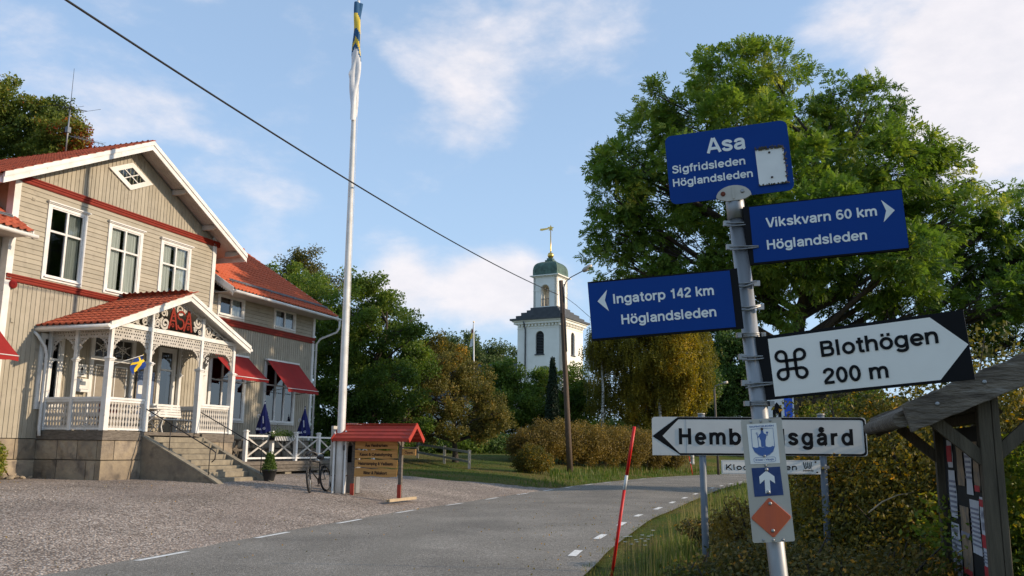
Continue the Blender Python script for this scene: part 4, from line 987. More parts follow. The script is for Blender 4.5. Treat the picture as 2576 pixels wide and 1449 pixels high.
# ---- steps
st = MB().box(1.66, 3.90, -2.0, .02, -.5, .3).build('stairs', M['concrete'], house)
for k in range(9):
    zt = PZ - .165 * (k + 1) + .02; w1 = -.04 - .285 * k; w0 = w1 - .30
    MB().box(1.645, 3.905, w0 - .015, -.0 if k == 0 else w1 + .005, zt - .16, zt).build('step', M['concrete'], st, bevel=.012)
for (a, b) in ((1.44, 1.644), (3.906, 4.11)):
    Tm = Matrix(((0, 1, 0, 0), (1, 0, 0, 0), (0, 0, 1, 0), (0, 0, 0, 1)))
    MB().prism([(-.02, 1.22), (-.12, 1.20), (-2.72, -.04), (-2.85, -.12), (-2.85, -.6), (-.02, -.6)], a, b, Tm).build('stair_wall', M['stone'] if a < 2 else M['concrete'], st)
    MB().prism([(-.02, 1.262), (-.12, 1.242), (-2.74, .01), (-2.88, -.08), (-2.88, -.115), (-2.72, -.035), (-.12, 1.201), (-.02, 1.221)], a - .015, b + .015, Tm).build('coping', M['concrete'], st)
for u in (1.54, 4.0):
    hr = MB(); hr.tube([(u, .05, 2.06), (u, -.10, 2.00), (u, -2.50, .86), (u, -2.62, .78), (u, -2.60, .60), (u, -2.50, .52)], .018, n=6)
    for w_ in (-1.0, -2.42): zr_ = 2.0 - (-.10 - w_) * .475; hr.tube([(u, w_, zr_), (u, w_, 1.2 + w_ * .47 - .05)], .014, n=6)
    hr.build('handrail', M['black'], house)

# ================================================================== place the tiles: the 295 that show largest singly, the rest joined
TILES.sort(key=lambda t: -t[0])
rest = {}
for i, (pr_, par, me, m) in enumerate(TILES):
    if i < 295: link('tile', me, par, m)
    else: rest.setdefault((par.name, me.name), (par, me, []))[2].append(m)
for par, me, ms_ in rest.values():
    n = len(me.vertices); co = np.zeros(n * 3); me.vertices.foreach_get('co', co); co = np.c_[co.reshape(-1, 3), np.ones(n)]
    fs = [tuple(p.vertices) for p in me.polygons]; V = np.concatenate([(co @ np.array(m).T)[:, :3] for m in ms_]); F_ = []
    for k in range(len(ms_)): F_ += [tuple(i + k * n for i in f) for f in fs]
    nm = bpy.data.meshes.new('roof_tiles'); nm.from_pydata(V.tolist(), [], F_); nm.polygons.foreach_set('use_smooth', [p.use_smooth for p in me.polygons] * len(ms_)); nm.materials.append(me.materials[0]); nm.update()
    o = link('roof_tiles', nm, par); o['kind'] = 'stuff'

# ================================================================== things standing on the veranda and by the house
def hp(u, w, z): return HM @ Vector((u, w, z))
# small flag on a slanting stick from the second post
fl = thing('small_flag', 'small blue and yellow cross flag on a slanting stick fixed to the veranda post', 'flag', hp(PU[0] + .1, -.07, 3.2), HR)
MB().tube([(0, 0, 0), (1.0, -.38, .42)], .012, n=6).build('stick', M['white'], fl); MB().lathe([(.0, 0), (.03, .015), (.0, .05)], c=(1.0, -.38, .42), n=8).build('finial', M['gold'], fl)
M['flagblue'] = pmat('flag_blue', (.008, .04, .20), .8); M['flagyellow'] = pmat('flag_yellow', (.75, .50, .02), .8)
def flag_cloth(par, u, blue, yel):
    a = MB(); b = MB(); nx_, ny_ = 12, 8
    def P(i, j):
        s_ = i / nx_; t_ = j / ny_
        base = Vector((.98, -.37, .41)) + Vector((-.36, .137, -.151)) * t_
        return base + Vector((.10, -.03, -.60)) * s_ * (.8 + .2 * t_) + Vector((.12 * math.sin(s_ * 3.1 + t_ * 2.4), .05 * math.sin(s_ * 6 + t_ * 5), 0))
    for i in range(nx_):
        for j in range(ny_):
            c = (3 <= i <= 4) or (3 <= j <= 4)
            a.face([P(i, j), P(i + 1, j), P(i + 1, j + 1), P(i, j + 1)])
            if c:
                for e in (-.004, .004): q = Vector((.0, e * 1.0, 0)) + Vector((e * .4, 0, 0)); b.face([P(i, j) + q, P(i + 1, j) + q, P(i + 1, j + 1) + q, P(i, j + 1) + q])
    a.build('cloth', blue, par, fix=False); b.build('cross', yel, par, fix=False)
flag_cloth(fl, 0, M['flagblue'], M['flagyellow']); fl.scale = (.78, .78, .78)
# white slatted bench and folding table on the veranda
bn = thing('garden_bench', 'white slatted garden bench with cast scroll legs at the back of the veranda', 'bench', hp(4.1, 1.2, PZ), HR)
for k in range(4): MB().box(-.75, .75, -.25 + k * .11, -.16 + k * .11, .42, .45).build('seat_slat', M['white'], bn)
for k in range(5): MB().box(-.75, .75, .20 + k * .02, .225 + k * .02, .52 + k * .085, .59 + k * .085).build('back_slat', M['white'], bn)
for x in (-.62, .62):
    l_ = MB(); T2 = Matrix.Translation((x, 0, 0)) @ Matrix.Rotation(R(90), 4, 'Z')
    l_.ribbon([(-.24, 0), (-.18, .2), (-.24, .41), (.22, .41), (.3, .9)], .03, -.015, .015, T2); l_.ribbon([(.26, 0), (.12, .22), (.2, .41)], .03, -.0152, .0152, T2); l_.ribbon(spiral(0, .22, .14, 1.4, 0, 1, 18), .02, -.0148, .0148, T2)
    l_.build('leg', M['white'], bn, fix=False)
tb = thing('folding_table', 'pale folding table with crossed metal legs on the veranda by the steps', 'table', hp(2.35, .75, PZ), HR)
MB().box(-.62, .62, -.32, .32, .70, .725).build('tabletop', M['soffit'], tb)
for y in (-.24, .24):
    MB().tube([(-.45, y, 0), (.45, y, .69)], .013, n=6).build('leg', M['zinc'], tb); MB().tube([(.45, y, 0), (-.45, y, .69)], .013, n=6).build('leg', M['zinc'], tb)
fc = thing('folding_chair', 'folding garden chair half under the veranda table', 'chair', hp(3.0, .95, PZ), HR + 1.8)
for k in range(4): MB().box(-.2, .2, -.18 + k * .09, -.11 + k * .09, .44, .455).build('seat_slat', M['soffit'], fc)
for x in (-.2, .2): MB().tube([(x, -.2, 0), (x, .22, .85)], .011, n=6).build('leg', M['zinc'], fc); MB().tube([(x, .2, 0), (x, -.16, .44)], .011, n=6).build('leg', M['zinc'], fc)
for k in range(2): MB().box(-.2, .2, .17 + k * .03, .185 + k * .03, .66 + k * .1, .73 + k * .1).build('back_slat', M['soffit'], fc)
bk = MB().lathe([(.10, 0), (.14, .28), (.15, .28), (.15, .30), (.13, .30), (.11, .02)], n=14)
tag(bk.build('bucket', M['green'], None, loc=hp(1.95, .55, PZ)), 'green bucket under the folding table on the veranda', 'bucket')
ch = thing('red_chair_cushion', 'red cushion leaning behind the veranda railing left of the steps', 'cushion', hp(.7, .5, PZ), HR)
cu_ = MB(); cu_.box(-.35, .35, -.04, .06, .42, .80); cu_.build('cushion', M['redtrim'], ch, bevel=.03); MB().box(-.38, .38, -.02, .42, .36, .415).box(-.37, -.33, -.01, .03, 0, .36).box(.33, .37, -.01, .03, 0, .36).box(-.37, -.33, .36, .4, 0, .36).box(.33, .37, .36, .4, 0, .36).build('stool', M['oldwood'], ch)
# rubble stones by the plinth, rake handle, creeper at the corner
for i in range(9):
    mb = MB(); rr = random.Random(i + 40); r_ = rr.uniform(.06, .13); n = 8
    mb.lathe([(r_ * .6, 0), (r_, r_ * .3), (r_ * .85, r_ * .7), (r_ * .35, r_ * .95)], n=7, sx=rr.uniform(.8, 1.3), sy=rr.uniform(.7, 1.1), smooth=False)
    mb.v = [(x + rr.uniform(-.012, .012), y + rr.uniform(-.012, .012), z) for x, y, z in mb.v]
    p = hp(-.9 + rr.uniform(-.35, .55), 2.0 + rr.uniform(-.25, .1), 0); p.z = H(p.x, p.y) + .03
    o = mb.build('stone', M['stone'], None, loc=p); o.rotation_euler = (rr.uniform(-.3, .3), rr.uniform(-.3, .3), rr.uniform(0, 6))
    tag(o, 'loose fieldstone in the small heap at the foot of the plinth left of the veranda', 'stone', 'stones heaped by the house plinth')
p0 = hp(-1.05, 1.95, 0); p0.z = H(p0.x, p0.y)
tag(MB().tube([p0, HM @ Vector((-1.95, 2.25, 1.5))], .018, n=6).build('wooden_rod', M['iron'], None), 'thin brown rod leaning against the wall left of the veranda', 'rod')
# ================================================================== terrace beside the house (house frame, local z)
dz = .46
deck = thing('terrace', 'raised wooden terrace in front of the house wing behind the white cross-braced fence', 'terrace', HO, HR)
for i in range(17):
    w0 = -.42 + i * .17; MB().box(5.95, 15.4, w0, w0 + .16, dz - .035, dz).build('deck_board', M['oldwood'], deck, fix=False)
for k in range(3): MB().box(5.9, 15.4, -.46, -.43, dz - .36 + k * .12, dz - .255 + k * .12).build('fascia_board', M['oldwood'], deck, fix=False)
MB().box(5.3, 5.92, -.5, .9, .14, .20).build('step', M['oldwood'], deck); MB().box(5.45, 5.9, -.5, .9, .30, .35).build('step', M['oldwood'], deck)
for u in (6.2, 8.4, 10.6, 12.8, 15.0): MB().box(u, u + .4, -.40, 2.0, -.6, dz - .37).build('footing', M['concrete'], deck)
fence = thing('terrace_fence', 'white terrace fence with cross-braced panels between square capped posts', 'fence', HO, HR)
fu = [6.10, 7.62, 9.14, 10.72, 12.2, 13.7, 15.2]; FW = -.30
for u in fu:
    m_ = MB(); m_.box(u - .06, u + .06, FW - .06, FW + .06, dz, dz + 1.0); m_.box(u - .085, u + .085, FW - .085, FW + .085, dz + 1.0, dz + 1.03); m_.box(u - .05, u + .05, FW - .05, FW + .05, dz + 1.031, dz + 1.06); m_.build('post', M['white'], fence)
for a, b in zip(fu[:-1], fu[1:]):
    MB().box(a + .062, b - .062, FW - .03, FW + .03, dz + .84, dz + .90).build('rail', M['white'], fence); MB().box(a + .062, b - .062, FW - .03, FW + .03, dz + .08, dz + .14).build('rail', M['white'], fence)
    MB().bar((a + .07, FW - .012, dz + .16), (b - .07, FW - .012, dz + .82), .02, .06).build('brace', M['soffit'], fence); MB().bar((a + .07, FW + .012, dz + .82), (b - .07, FW + .012, dz + .16), .02, .06).build('brace', M['soffit'], fence)
def picnic(u, w, rz, label):
    t = thing('picnic_table', label, 'picnic table', HM @ Vector((u, w, dz)), HR + rz, 'picnic tables on the terrace')
    for k in range(5): MB().box(-.9, .9, -.37 + k * .15, -.235 + k * .15, .70, .74).build('top_plank', M['oldwood'], t, fix=False)
    for s_ in (-1, 1):
        for k in range(2): MB().box(-.9, .9, s_ * .62 + k * .15 - .14, s_ * .62 + k * .15 - .005, .42, .46).build('seat_plank', M['oldwood'], t, fix=False)
    for x in (-.65, .65):
        MB().bar((x, -.5, 0), (x, -.22, .70), .10, .045, up=(1, 0, 0)).build('leg', M['oldwood'], t); MB().bar((x, .5, 0), (x, .22, .70), .10, .045, up=(1, 0, 0)).build('leg', M['oldwood'], t)
        MB().box(x - .025, x + .025, -.72, .72, .34, .42).build('cross_bar', M['oldwood'], t, fix=False)
picnic(6.9, 1.1, R(90), 'brown picnic table by the terrace entrance nearest the veranda steps'); picnic(8.9, 1.0, R(90), 'brown picnic table in the middle of the terrace behind the flower box'); picnic(11.6, 1.0, R(90), 'brown picnic table at the far end of the terrace under the last awning')
# parasols, furled
def parasol(u, w, z0, h, label, word):
    t = thing('parasol', label, 'parasol', HM @ Vector((u, w, dz)), 0.0, 'furled blue parasols on the terrace')
    MB().tube([(0, 0, 0), (0, 0, z0 + h)], .022, n=8).build('pole', M['white'], t); MB().lathe([(.22, 0), (.22, .06), (.05, .08)], n=14).build('foot', M['concrete'], t)
    c = MB(); nf = 8; n = nf * 4; pr_ = [(z0, .30), (z0 + .03, .31), (z0 + h * .3, .25), (z0 + h * .55, .16), (z0 + h * .8, .07), (z0 + h, .012)]
    for (z, r) in pr_:
        for k in range(n):
            a = 2 * math.pi * k / n; f = .62 + .38 * abs(math.cos(a * nf / 2 + z * .7)); zz = z + (.05 * math.cos(a * 3 + 1) if z < z0 + .04 else 0)
            c.v.append((r * f * math.cos(a), r * f * math.sin(a), zz))
    for i in range(len(pr_) - 1):
        for k in range(n): l = (k + 1) % n; c.f.append((i * n + k, i * n + l, (i + 1) * n + l, (i + 1) * n + k)); c.sm.append(True)
    c.build('canopy', M['umb'], t, fix=False); MB().lathe([(.02, 0), (.028, .03), (.0, .07)], c=(0, 0, z0 + h - .01), n=8).build('finial', M['umb'], t)
    if word:
        for (tx, x0, wd, zz, ht, ry) in ((word[0], -.19, .20, z0 + .10, .085, .05), (word[1], .06, .10, z0 + .12, .085, -.1)):
            me = text_mesh(tx, wd, ht, .03, mat=M['navyprint']); o = link('lettering', me, t); o.location = (x0, -.315, zz); o.rotation_euler = (R(-10), ry, 0)
        # crest-like ring print higher up
        m_ = MB(); m_.ribbon([(-.13 + .045 * math.cos(a * .5), z0 + .62 + .07 * math.sin(a * .5)) for a in range(10)], .02, -.245, -.243); m_.ribbon([(.05, z0 + .35), (.03, z0 + .62)], .035, -.262, -.26)
        m_.build('print', M['navyprint'], t)
parasol(9.3, 1.25, 1.02, 1.15, 'furled blue parasol in front of the window with the second red awning', ('BIA', 'G'))
parasol(12.1, 1.25, .95, 1.15, 'furled blue parasol at the corner of the house wing left of the flagpole', ('BIA', 'G'))
parasol(14.9, 1.2, .75, 1.15, 'furled blue parasol half hidden behind the foot of the flagpole', None)
# flower box on the fence rail and small bits
fb = thing('flower_box', 'long flower box with white slatted front hung on the terrace fence rail', 'flower box', HM @ Vector((8.0, FW - .16, dz + .72)), HR)
MB().box(-.62, .62, -.09, .09, 0, .05).box(-.64, .64, -.11, -.09, .0, .16).box(-.64, .64, .08, .10, .0, .16).build('box', M['plastic'], fb)
for k in range(12): MB().bar((-.60 + k * .105, -.118, .0), (-.54 + k * .105, -.118, .15), .012, .035, up=(1, 0, 0)).build('slat', M['white'], fb)
# potted conifer by the steps
pp = at(676, 1212, 27.6); pp.z = H(pp.x, pp.y) + .03
pot = thing('potted_conifer', 'small potted conifer in a dark round pot at the foot of the stairs', 'plant pot', pp)
MB().lathe([(.15, 0), (.155, .02), (.22, .30), (.235, .30), (.235, .34), (.205, .34), (.19, .28), (.0, .28)], n=20).build('pot', M['plastic'], pot)

# ================================================================== flagpole with its foot box and hoisted banner
fp = at(852, 1237, 25.5); fp.z = H(fp.x, fp.y) + .02
flg = thing('flagpole', 'tall white flagpole rising out of the frame with a furled banner', 'flagpole', fp)
zz_ = [0, 1.5, 4, 7, 10, 12.5, 15]; rad_ = [.115, .112, .105, .092, .078, .066, .05]
MB().tube([(-.004 * z, 0, z) for z in zz_], rad_, n=24).build('pole', M['white'], flg)
for x0 in (-.19, .13): MB().box(x0, x0 + .055, -.12, .12, 0, 1.75 if x0 > 0 else 1.72).build('foot_post', M['white'], flg, bevel=.01)
MB().tube([(-.24, 0, .5), (.24, 0, .5)], .014, n=6).build('bolt', M['iron'], flg); MB().tube([(-.24, 0, 1.45), (.24, 0, 1.45)], .014, n=6).build('bolt', M['iron'], flg)
MB().tube([(.12, -.05, 1.3), (.10, -.05, 6), (.06, -.03, 14)], .006, n=5).build('halyard', M['white'], flg); MB().box(.10, .14, -.13, -.10, 1.2, 1.34).build('cleat', M['black'], flg)
ban = thing('banner', 'furled yellow, blue and white banner wrapped round the top of the tall flagpole', 'flag', fp + Vector((-.055, -.02, 0)))
M['banneryellow'] = pmat('banner_yellow', (.72, .55, .08), .8, (.55, .38, .03), 1.2); M['bannerblue'] = pmat('banner_blue', (.02, .09, .20), .8); M['bannerwhite'] = pmat('banner_white', (.72, .72, .72), .8)
nb_ = 22; lev = 60; z0b, z1b = 11.15, 14.9
parts_ = {'lower_cloth': (MB(), M['bannerwhite']), 'yellow_cloth': (MB(), M['banneryellow'])}
def BP(k, i):
    a = 2 * math.pi * k / nb_; z = z0b + (z1b - z0b) * i / lev
    r = .115 + .035 * math.sin(2 * a + z * 2.1) + .02 * math.sin(3 * a - z * 3.3) + (.05 * math.exp(-((z - 12.55) / .12) ** 2) if abs(a - math.pi) < .7 else 0)
    if i == 0: z += .12 * math.sin(a)
    return (r * math.cos(a), r * math.sin(a) * .9, z)
for i in range(lev):
    for k in range(nb_):
        z = z0b + (z1b - z0b) * i / lev; q = z + .32 * math.sin(2 * math.pi * k / nb_ + .6)
        nm = 'lower_cloth' if q < 13.05 else ('blue_cloth_%d' % (1 if q < 13.3 else 2 if q < 13.9 else 3) if (q < 13.22 or 13.4 < q < 13.7 or q > 14.2) and (k % nb_) not in (3, 4) else 'yellow_cloth')
        if nm not in parts_: parts_[nm] = (MB(), M['bannerblue'])
        parts_[nm][0].face([BP(k, i), BP(k + 1, i), BP(k + 1, i + 1), BP(k, i + 1)])
for nm, (mb, m_) in parts_.items():
    o = mb.build(nm[:10] if nm.startswith('blue') else nm, m_, ban, fix=False)
# ================================================================== small roofed sign board
bp0 = at(946, 1237, 25.3); bp0.z = H(bp0.x, bp0.y) + .02
YB = R(-20)
bd = thing('roofed_sign_board', 'wooden sign board under a small red saddle roof beside the flagpole', 'sign board', bp0, YB)
M['redboard'] = pmat('red_board_roof', (.40, .035, .015), .5, (.32, .028, .012), 4, jitter=.05)
M['oiled'] = pmat('oiled_pine', (.55, .29, .085), .6, (.40, .19, .05), 3, 6, stretch=(.4, 1, 6), jitter=.07, bump=.1); M['burnt'] = pmat('burnt_lettering', (.06, .03, .015), .8)
M['newwood'] = pmat('raw_timber', (.45, .35, .22), .7, (.36, .27, .17), 5)
hw = .74
for x in (-hw, hw):
    MB().box(x - .05, x + .05, -.05, .05, 0.06, 1.80).build('post', M['oldwood'], bd, bevel=.006)
    MB().box(x - .06, x - .015, -.72, .98, -.02, .055).box(x + .015, x + .06, -.70, .95, -.02, .055).build('foot', M['newwood'], bd)
    MB().box(x - .055, x + .055, -.07, -.0505, .06, .42).build('foot_plate', M['redboard'], bd)
    for s_ in (-1, 1): MB().bar((x, 0, 1.48), (x, s_ * .34, 1.70), .045, .07).build('strut', M['oldwood'], bd)
rz0, rz1, ry = 1.66, 2.06, .46
for s_ in (-1, 1):
    for k in range(4):
        a, b = k / 4, (k + 1) / 4; o_ = .012 * (3 - k)
        p = [(-1.18, s_ * ry * (1 - a), rz0 + (rz1 - rz0) * a + .022 ), (1.18, s_ * ry * (1 - a), rz0 + (rz1 - rz0) * a + .022), (1.18, s_ * ry * (1 - b), rz0 + (rz1 - rz0) * b), (-1.18, s_ * ry * (1 - b), rz0 + (rz1 - rz0) * b)]
        q = [(x, y, z - .022) for x, y, z in p]; m_ = MB(); m_.v = p + q; m_.f = [(0, 1, 2, 3), (7, 6, 5, 4), (0, 4, 5, 1), (1, 5, 6, 2), (2, 6, 7, 3), (3, 7, 4, 0)]; m_.sm = [False] * 6
        m_.build('roof_board', M['redboard'], bd)
MB().bar((-1.2, 0, rz1 + .02), (1.2, 0, rz1 + .02), .09, .025).build('ridge_board', M['redboard'], bd)
Tg = Matrix(((0, 1, 0, 0), (1, 0, 0, 0), (0, 0, 1, 0), (0, 0, 0, 1)))
for x in (-1.22, 1.19):
    MB().prism([(0, rz1 + .05), (ry + .06, rz0 - .0), (ry - .02, rz0 - .10), (0, rz1 - .10), (-ry + .02, rz0 - .10), (-ry - .06, rz0)], x, x + .03, Tg).build('gable_board', M['redboard'], bd)
MB().box(-1.18, 1.18, -ry - .02, -ry + .005, rz0 - .07, rz0 + .0).build('eaves_board', M['redboard'], bd); MB().box(-1.18, 1.18, ry - .005, ry + .02, rz0 - .07, rz0).build('eaves_board', M['redboard'], bd)
txts = ['Åsa Vandrarhem', 'Kanot & Cykeluthyrning', 'Naturcamping & Vedbastu', 'Båtar & Fiskekort']
for i, tx in enumerate(txts):
    z1 = 1.60 - i * .252; n = 14; up_ = [(-.67 + i * .004 + 1.34 * k / n, z1 + .012 * math.sin(k * .9 + i * 2)) for k in range(n + 1)]; lo_ = [(-.67 + 1.34 * k / n, z1 - .222 + .012 * math.sin(k * .7 + i * 3 + 1)) for k in range(n + 1)]
    pk = MB().prism(up_ + lo_[::-1], -.09, -.06).build('name_board', M['oiled'], bd)
    wd = (.72, 1.02, 1.10, .74)[i]
    lettering(tx, -wd / 2, wd / 2, z1 - .155, z1 - .070, -.0945, M['burnt'], pk, bold=.045)
sb_ = MB().box(.80, 1.22, -.06, -.035, 1.22, 1.39).build('open_sign', M['oiled'], bd); lettering('Öppet', .88, 1.14, 1.27, 1.335, -.064, M['burnt'], sb_, bold=.03)
MB().bar((.78, -.03, 1.43), (1.25, -.03, 1.43), .03, .03).build('hanger', M['oldwood'], bd)
# ================================================================== old white and grey cabinet behind the flagpole
cp = at(880, 1236, 26.0); cp.z = H(cp.x, cp.y) + .02
cb = thing('weathered_cabinet', 'weathered white and grey metal cabinet with a curved side and open niche beside the flagpole', 'cabinet', cp, R(-12))
M['greypanel'] = pmat('grey_sheet', (.26, .26, .25), .55, (.18, .18, .18), 2.5, metal=.2); M['dirtywhite'] = pmat('dirty_white_sheet', (.58, .56, .50), .6, (.36, .32, .26), 2.2, 8, stretch=(1, 1, .4))
MB().box(-.22, .22, -.10, .20, 0, .86).build('lower_cabinet', M['greypanel'], cb, bevel=.01); MB().box(-.18, .22, -.08, .20, 1.34, 1.95).build('upper_cabinet', M['greypanel'], cb, bevel=.01)
MB().box(-.18, -.14, -.08, .20, .861, 1.339).box(.18, .22, -.08, .20, .861, 1.339).box(-.139, .179, .16, .20, .861, 1.339).build('niche', M['plastic'], cb)
MB().lathe([(.04, 0), (.045, .12), (.02, .18), (.018, .28), (.028, .30)], c=(.05, .03, .862), n=10).build('nozzle', M['greypanel'], cb)
cvp = [(-.52, 0), (-.20, 0), (-.21, .5), (-.16, 1.0), (-.02, 1.45), (.14, 1.8), (.22, 1.98), (-.10, 1.98), (-.22, 1.6), (-.36, 1.1), (-.44, .6)]
MB().prism(cvp, -.17, -.115).build('curved_side', M['dirtywhite'], cb); MB().prism([(-.30, .95), (-.20, .93), (.06, 1.66), (-.02, 1.70)], -.19, -.171).build('name_strip', M['paper'], cb); MB().prism([(-.60, 0), (-.53, 0), (-.53, 1.9), (-.60, 1.9)], -.12, .2).build('side_post', M['dirtywhite'], cb)
MB().box(.25, .31, -.16, -.12, .8, 1.95).build('white_strip', M['white'], cb)
# ================================================================== bicycle leaning on the flagpole
bk_ = at(801, 1237, 25.2); bk_.z = H(bk_.x, bk_.y) + .035
bi = thing('bicycle', 'dark bicycle seen almost end-on leaning against the flagpole foot', 'bicycle', bk_, R(77))
LM = Matrix.Rotation(R(-8), 4, 'X')
def wheel(x, nm, turn=0.0):
    Wm = Matrix.Translation((x, 0, .345)) @ Matrix.Rotation(turn, 4, 'Z'); n = 28
    ring = lambda r, y=0: [LM @ Wm @ Vector((r * math.cos(2 * math.pi * k / n), y, r * math.sin(2 * math.pi * k / n))) for k in range(n)]
    wl = MB().tube(ring(.33), .028, n=8, closed=True).build('wheel', M['rubber'], bi); MB().tube(ring(.305), .010, n=6, closed=True).build('rim', M['zinc'], wl)
    sp = MB()
    for k in range(14): a = 2 * math.pi * k / 14; sp.tube([LM @ Wm @ Vector((.02 * math.cos(a + .5), .02 * (-1) ** k, .02 * math.sin(a + .5))), LM @ Wm @ Vector((.3 * math.cos(a), 0, .3 * math.sin(a)))], .0025, n=3, caps=False)
    sp.tube([LM @ Wm @ Vector((0, -.04, 0)), LM @ Wm @ Vector((0, .04, 0))], .02, n=8); sp.build('spokes', M['zinc'], wl)
    # mudguard
    MB().tube([LM @ Wm @ Vector((.365 * math.cos(a), 0, .365 * math.sin(a))) for a in [R(10 + 12 * k) for k in range(13)]], .014, n=5).build('mudguard', M['plastic'], wl)
wheel(-.55, 'front', R(18)); wheel(.52, 'rear')
fr2 = MB(); L_ = lambda x, y, z: LM @ Vector((x, y, z))
bb, hd0, hd1, st_, rw_ = L_(.08, 0, .30), L_(-.40, 0, .62), L_(-.36, 0, .86), L_(.24, 0, .80), L_(.52, 0, .345)
for a, b, r in ((bb, hd0, .018), (st_, hd1, .016), (bb, st_, .016), (hd0, hd1, .02), (bb, rw_, .011), (st_, rw_, .009), (hd0, L_(-.55, -.05, .345), .013), (hd0, L_(-.55, .05, .345), .013)): fr2.tube([a, b], r, n=8)
fr2.build('frame', M['black'], bi)
MB().tube([hd1, L_(-.34, 0, .98), L_(-.36, 0, 1.0)], .014, n=6).tube([L_(-.16, -.29, 1.02), L_(-.30, -.24, 1.03), L_(-.38, 0, 1.0), L_(-.30, .24, 1.03), L_(-.16, .29, 1.02)], .012, n=6).build('handlebar', M['zinc'], bi)
MB().tube([L_(-.18, -.29, 1.02), L_(-.08, -.30, 1.01)], .018, n=6).tube([L_(-.18, .29, 1.02), L_(-.08, .30, 1.01)], .018, n=6).build('grips', M['rubber'], bi)
MB().tube([st_, L_(.26, 0, .92)], .012, n=6).build('seat_post', M['zinc'], bi); MB().tube([L_(.12, 0, .945), L_(.22, 0, .95), L_(.38, 0, .95)], [.03, .06, .085], n=10).build('saddle', M['plastic'], bi)
MB().lathe([(.085, -.01), (.09, 0), (.085, .01)], n=16).build('chainring', M['iron'], bi, loc=bb).rotation_euler = (R(82), 0, 0)
MB().tube([bb, L_(.16, .08, .16)], .010, n=5).box(.11, .22, .06, .14, .14, .165).tube([bb, L_(.0, -.08, .44)], .010, n=5).build('pedals', M['iron'], bi)
MB().box(.3, .72, -.06, .06, .73, .745, LM).build('rack', M['black'], bi)
hl = thing('cycle_helmet', 'black cycle helmet hung on the handlebar of the leaning bicycle', 'helmet', bi.matrix_basis @ Vector((-.46, .05, .98)), R(40))
h_ = MB()
for k in range(5):
    a = -.5 + k * .25; h_.tube([(.15 * math.cos(t) , .11 * math.sin(a) + .0, .11 * math.sin(t)) for t in [R(5 + 17 * j) for j in range(11)]], .026, n=6)
h_.tube([(.16 * math.cos(t), .115 * math.sin(t), .0) for t in [R(30 * j) for j in range(12)]], .018, n=6, closed=True); h_.build('shell', M['plastic'], hl); MB().tube([(.1, -.08, 0), (.03, -.02, -.16), (.1, .08, 0)], .005, n=4).build('strap', M['plastic'], hl)

# ================================================================== snow poles
M['snowred'] = pmat('snow_pole_red', (.62, .012, .010), .45, (.52, .012, .010), 20); M['snowwhite'] = pmat('snow_pole_white', (.68, .68, .66), .5)
def snow_pole(base, top, r, label):
    b, t = Vector(base), Vector(top); o = thing('snow_pole', label, 'snow pole', b, 0, 'red and white snow poles along the road'); d = t - b
    MB().tube([d * 0 - Vector((0, 0, .1)), d * .565], r, n=10).build('lower_band', M['snowred'], o); MB().tube([d * .565, d * .665], r * 1.02, n=10).build('white_band', M['snowwhite'], o); MB().tube([d * .665, d], r, n=10).build('upper_band', M['snowred'], o)
b_ = at(1537, 1436, 12.3); b_.z = H(b_.x, b_.y) - .02
snow_pole(b_, at(1596, 1073, 12.1), .022, 'nearer red snow pole with one white band leaning right on the grass verge')
snow_pole(at(1742, 1190, 58), at(1733, 1148, 58), .03, 'small far red snow pole on the opposite verge behind the grey post')

# ================================================================== the leaning sign post and its signs
M['signblue'] = pmat('sign_blue', (.004, .045, .23), .5, (.004, .040, .21), 3, spec=.12, stain=((.02, .06, .20), 9, .66, .9)); M['signwhite'] = pmat('sign_white', (.84, .80, .72), .4, (.78, .74, .66), 2.5, stain=((.40, .39, .37), 4, .7, .9)); M['letterwhite'] = pmat('letter_white', (.84, .84, .79), .5)
M['signblack'] = pmat('sign_black', (.008, .008, .009), .6, spec=.12); M['alu'] = pmat('aluminium_plate', (.50, .46, .39), .5, (.44, .40, .34), 6, metal=.25); M['lichen'] = pmat('dry_moss', (.10, .085, .05), .95)
M['orange'] = pmat('faded_orange', (.62, .12, .035), .5, (.48, .10, .045), 2, stretch=(8, 1, .6)); M['navysign'] = pmat('faded_navy', (.012, .035, .13), .5, (.03, .06, .17), 18); M['printblue'] = pmat('print_blue', (.07, .14, .36), .6); M['platewhite'] = pmat('plate_white', (.86, .83, .77), .4)
M['greysign'] = pmat('grey_white_sheeting', (.66, .64, .58), .45, (.60, .58, .53), 3)
M['rust'] = pmat('rust', (.16, .04, .02), .8)
p0, p1 = at(1959.7, 1449, 3.08), at(1848, 505, 3.30); pd = (p1 - p0).normalized()
post_ = thing('sign_post', 'leaning galvanised steel sign post carrying the blue and white direction signs', 'post', (0, 0, 0))
MB().tube([p0 - pd * (p0.z + .05) / pd.z, p0, p1 - pd * .0], .030, n=24).build('tube', M['zinc'], post_)
MB().tube([p1 - pd * .085, p1 - pd * .003, p1 + pd * .006], [.0345, .0345, .030], n=24).build('cap', M['zinc'], post_)
def along(py):      # point on the post at a given height in the photo
    r0, r1 = 0.0, 2.5; best = min(range(0, 400), key=lambda k: abs(proj_y(p0 + (p1 - p0) * (k / 300 - .1)) - py)); return p0 + (p1 - p0) * (best / 300 - .1)
def proj_y(P):
    c = RC.T @ (np.array(P) - CAM); return CY - FPX * c[1] / c[2]
def smat(c, yaw, pit, rol):
    cy, sy, cr, sr = math.cos(R(yaw)), math.sin(R(yaw)), math.cos(R(rol)), math.sin(R(rol))
    Rz = Matrix(((cy, -sy, 0), (sy, cy, 0), (0, 0, 1))); Ry = Matrix(((cr, 0, sr), (0, 1, 0), (-sr, 0, cr))); m = (Rz @ Ry).to_4x4(); m.translation = Vector(c); return m
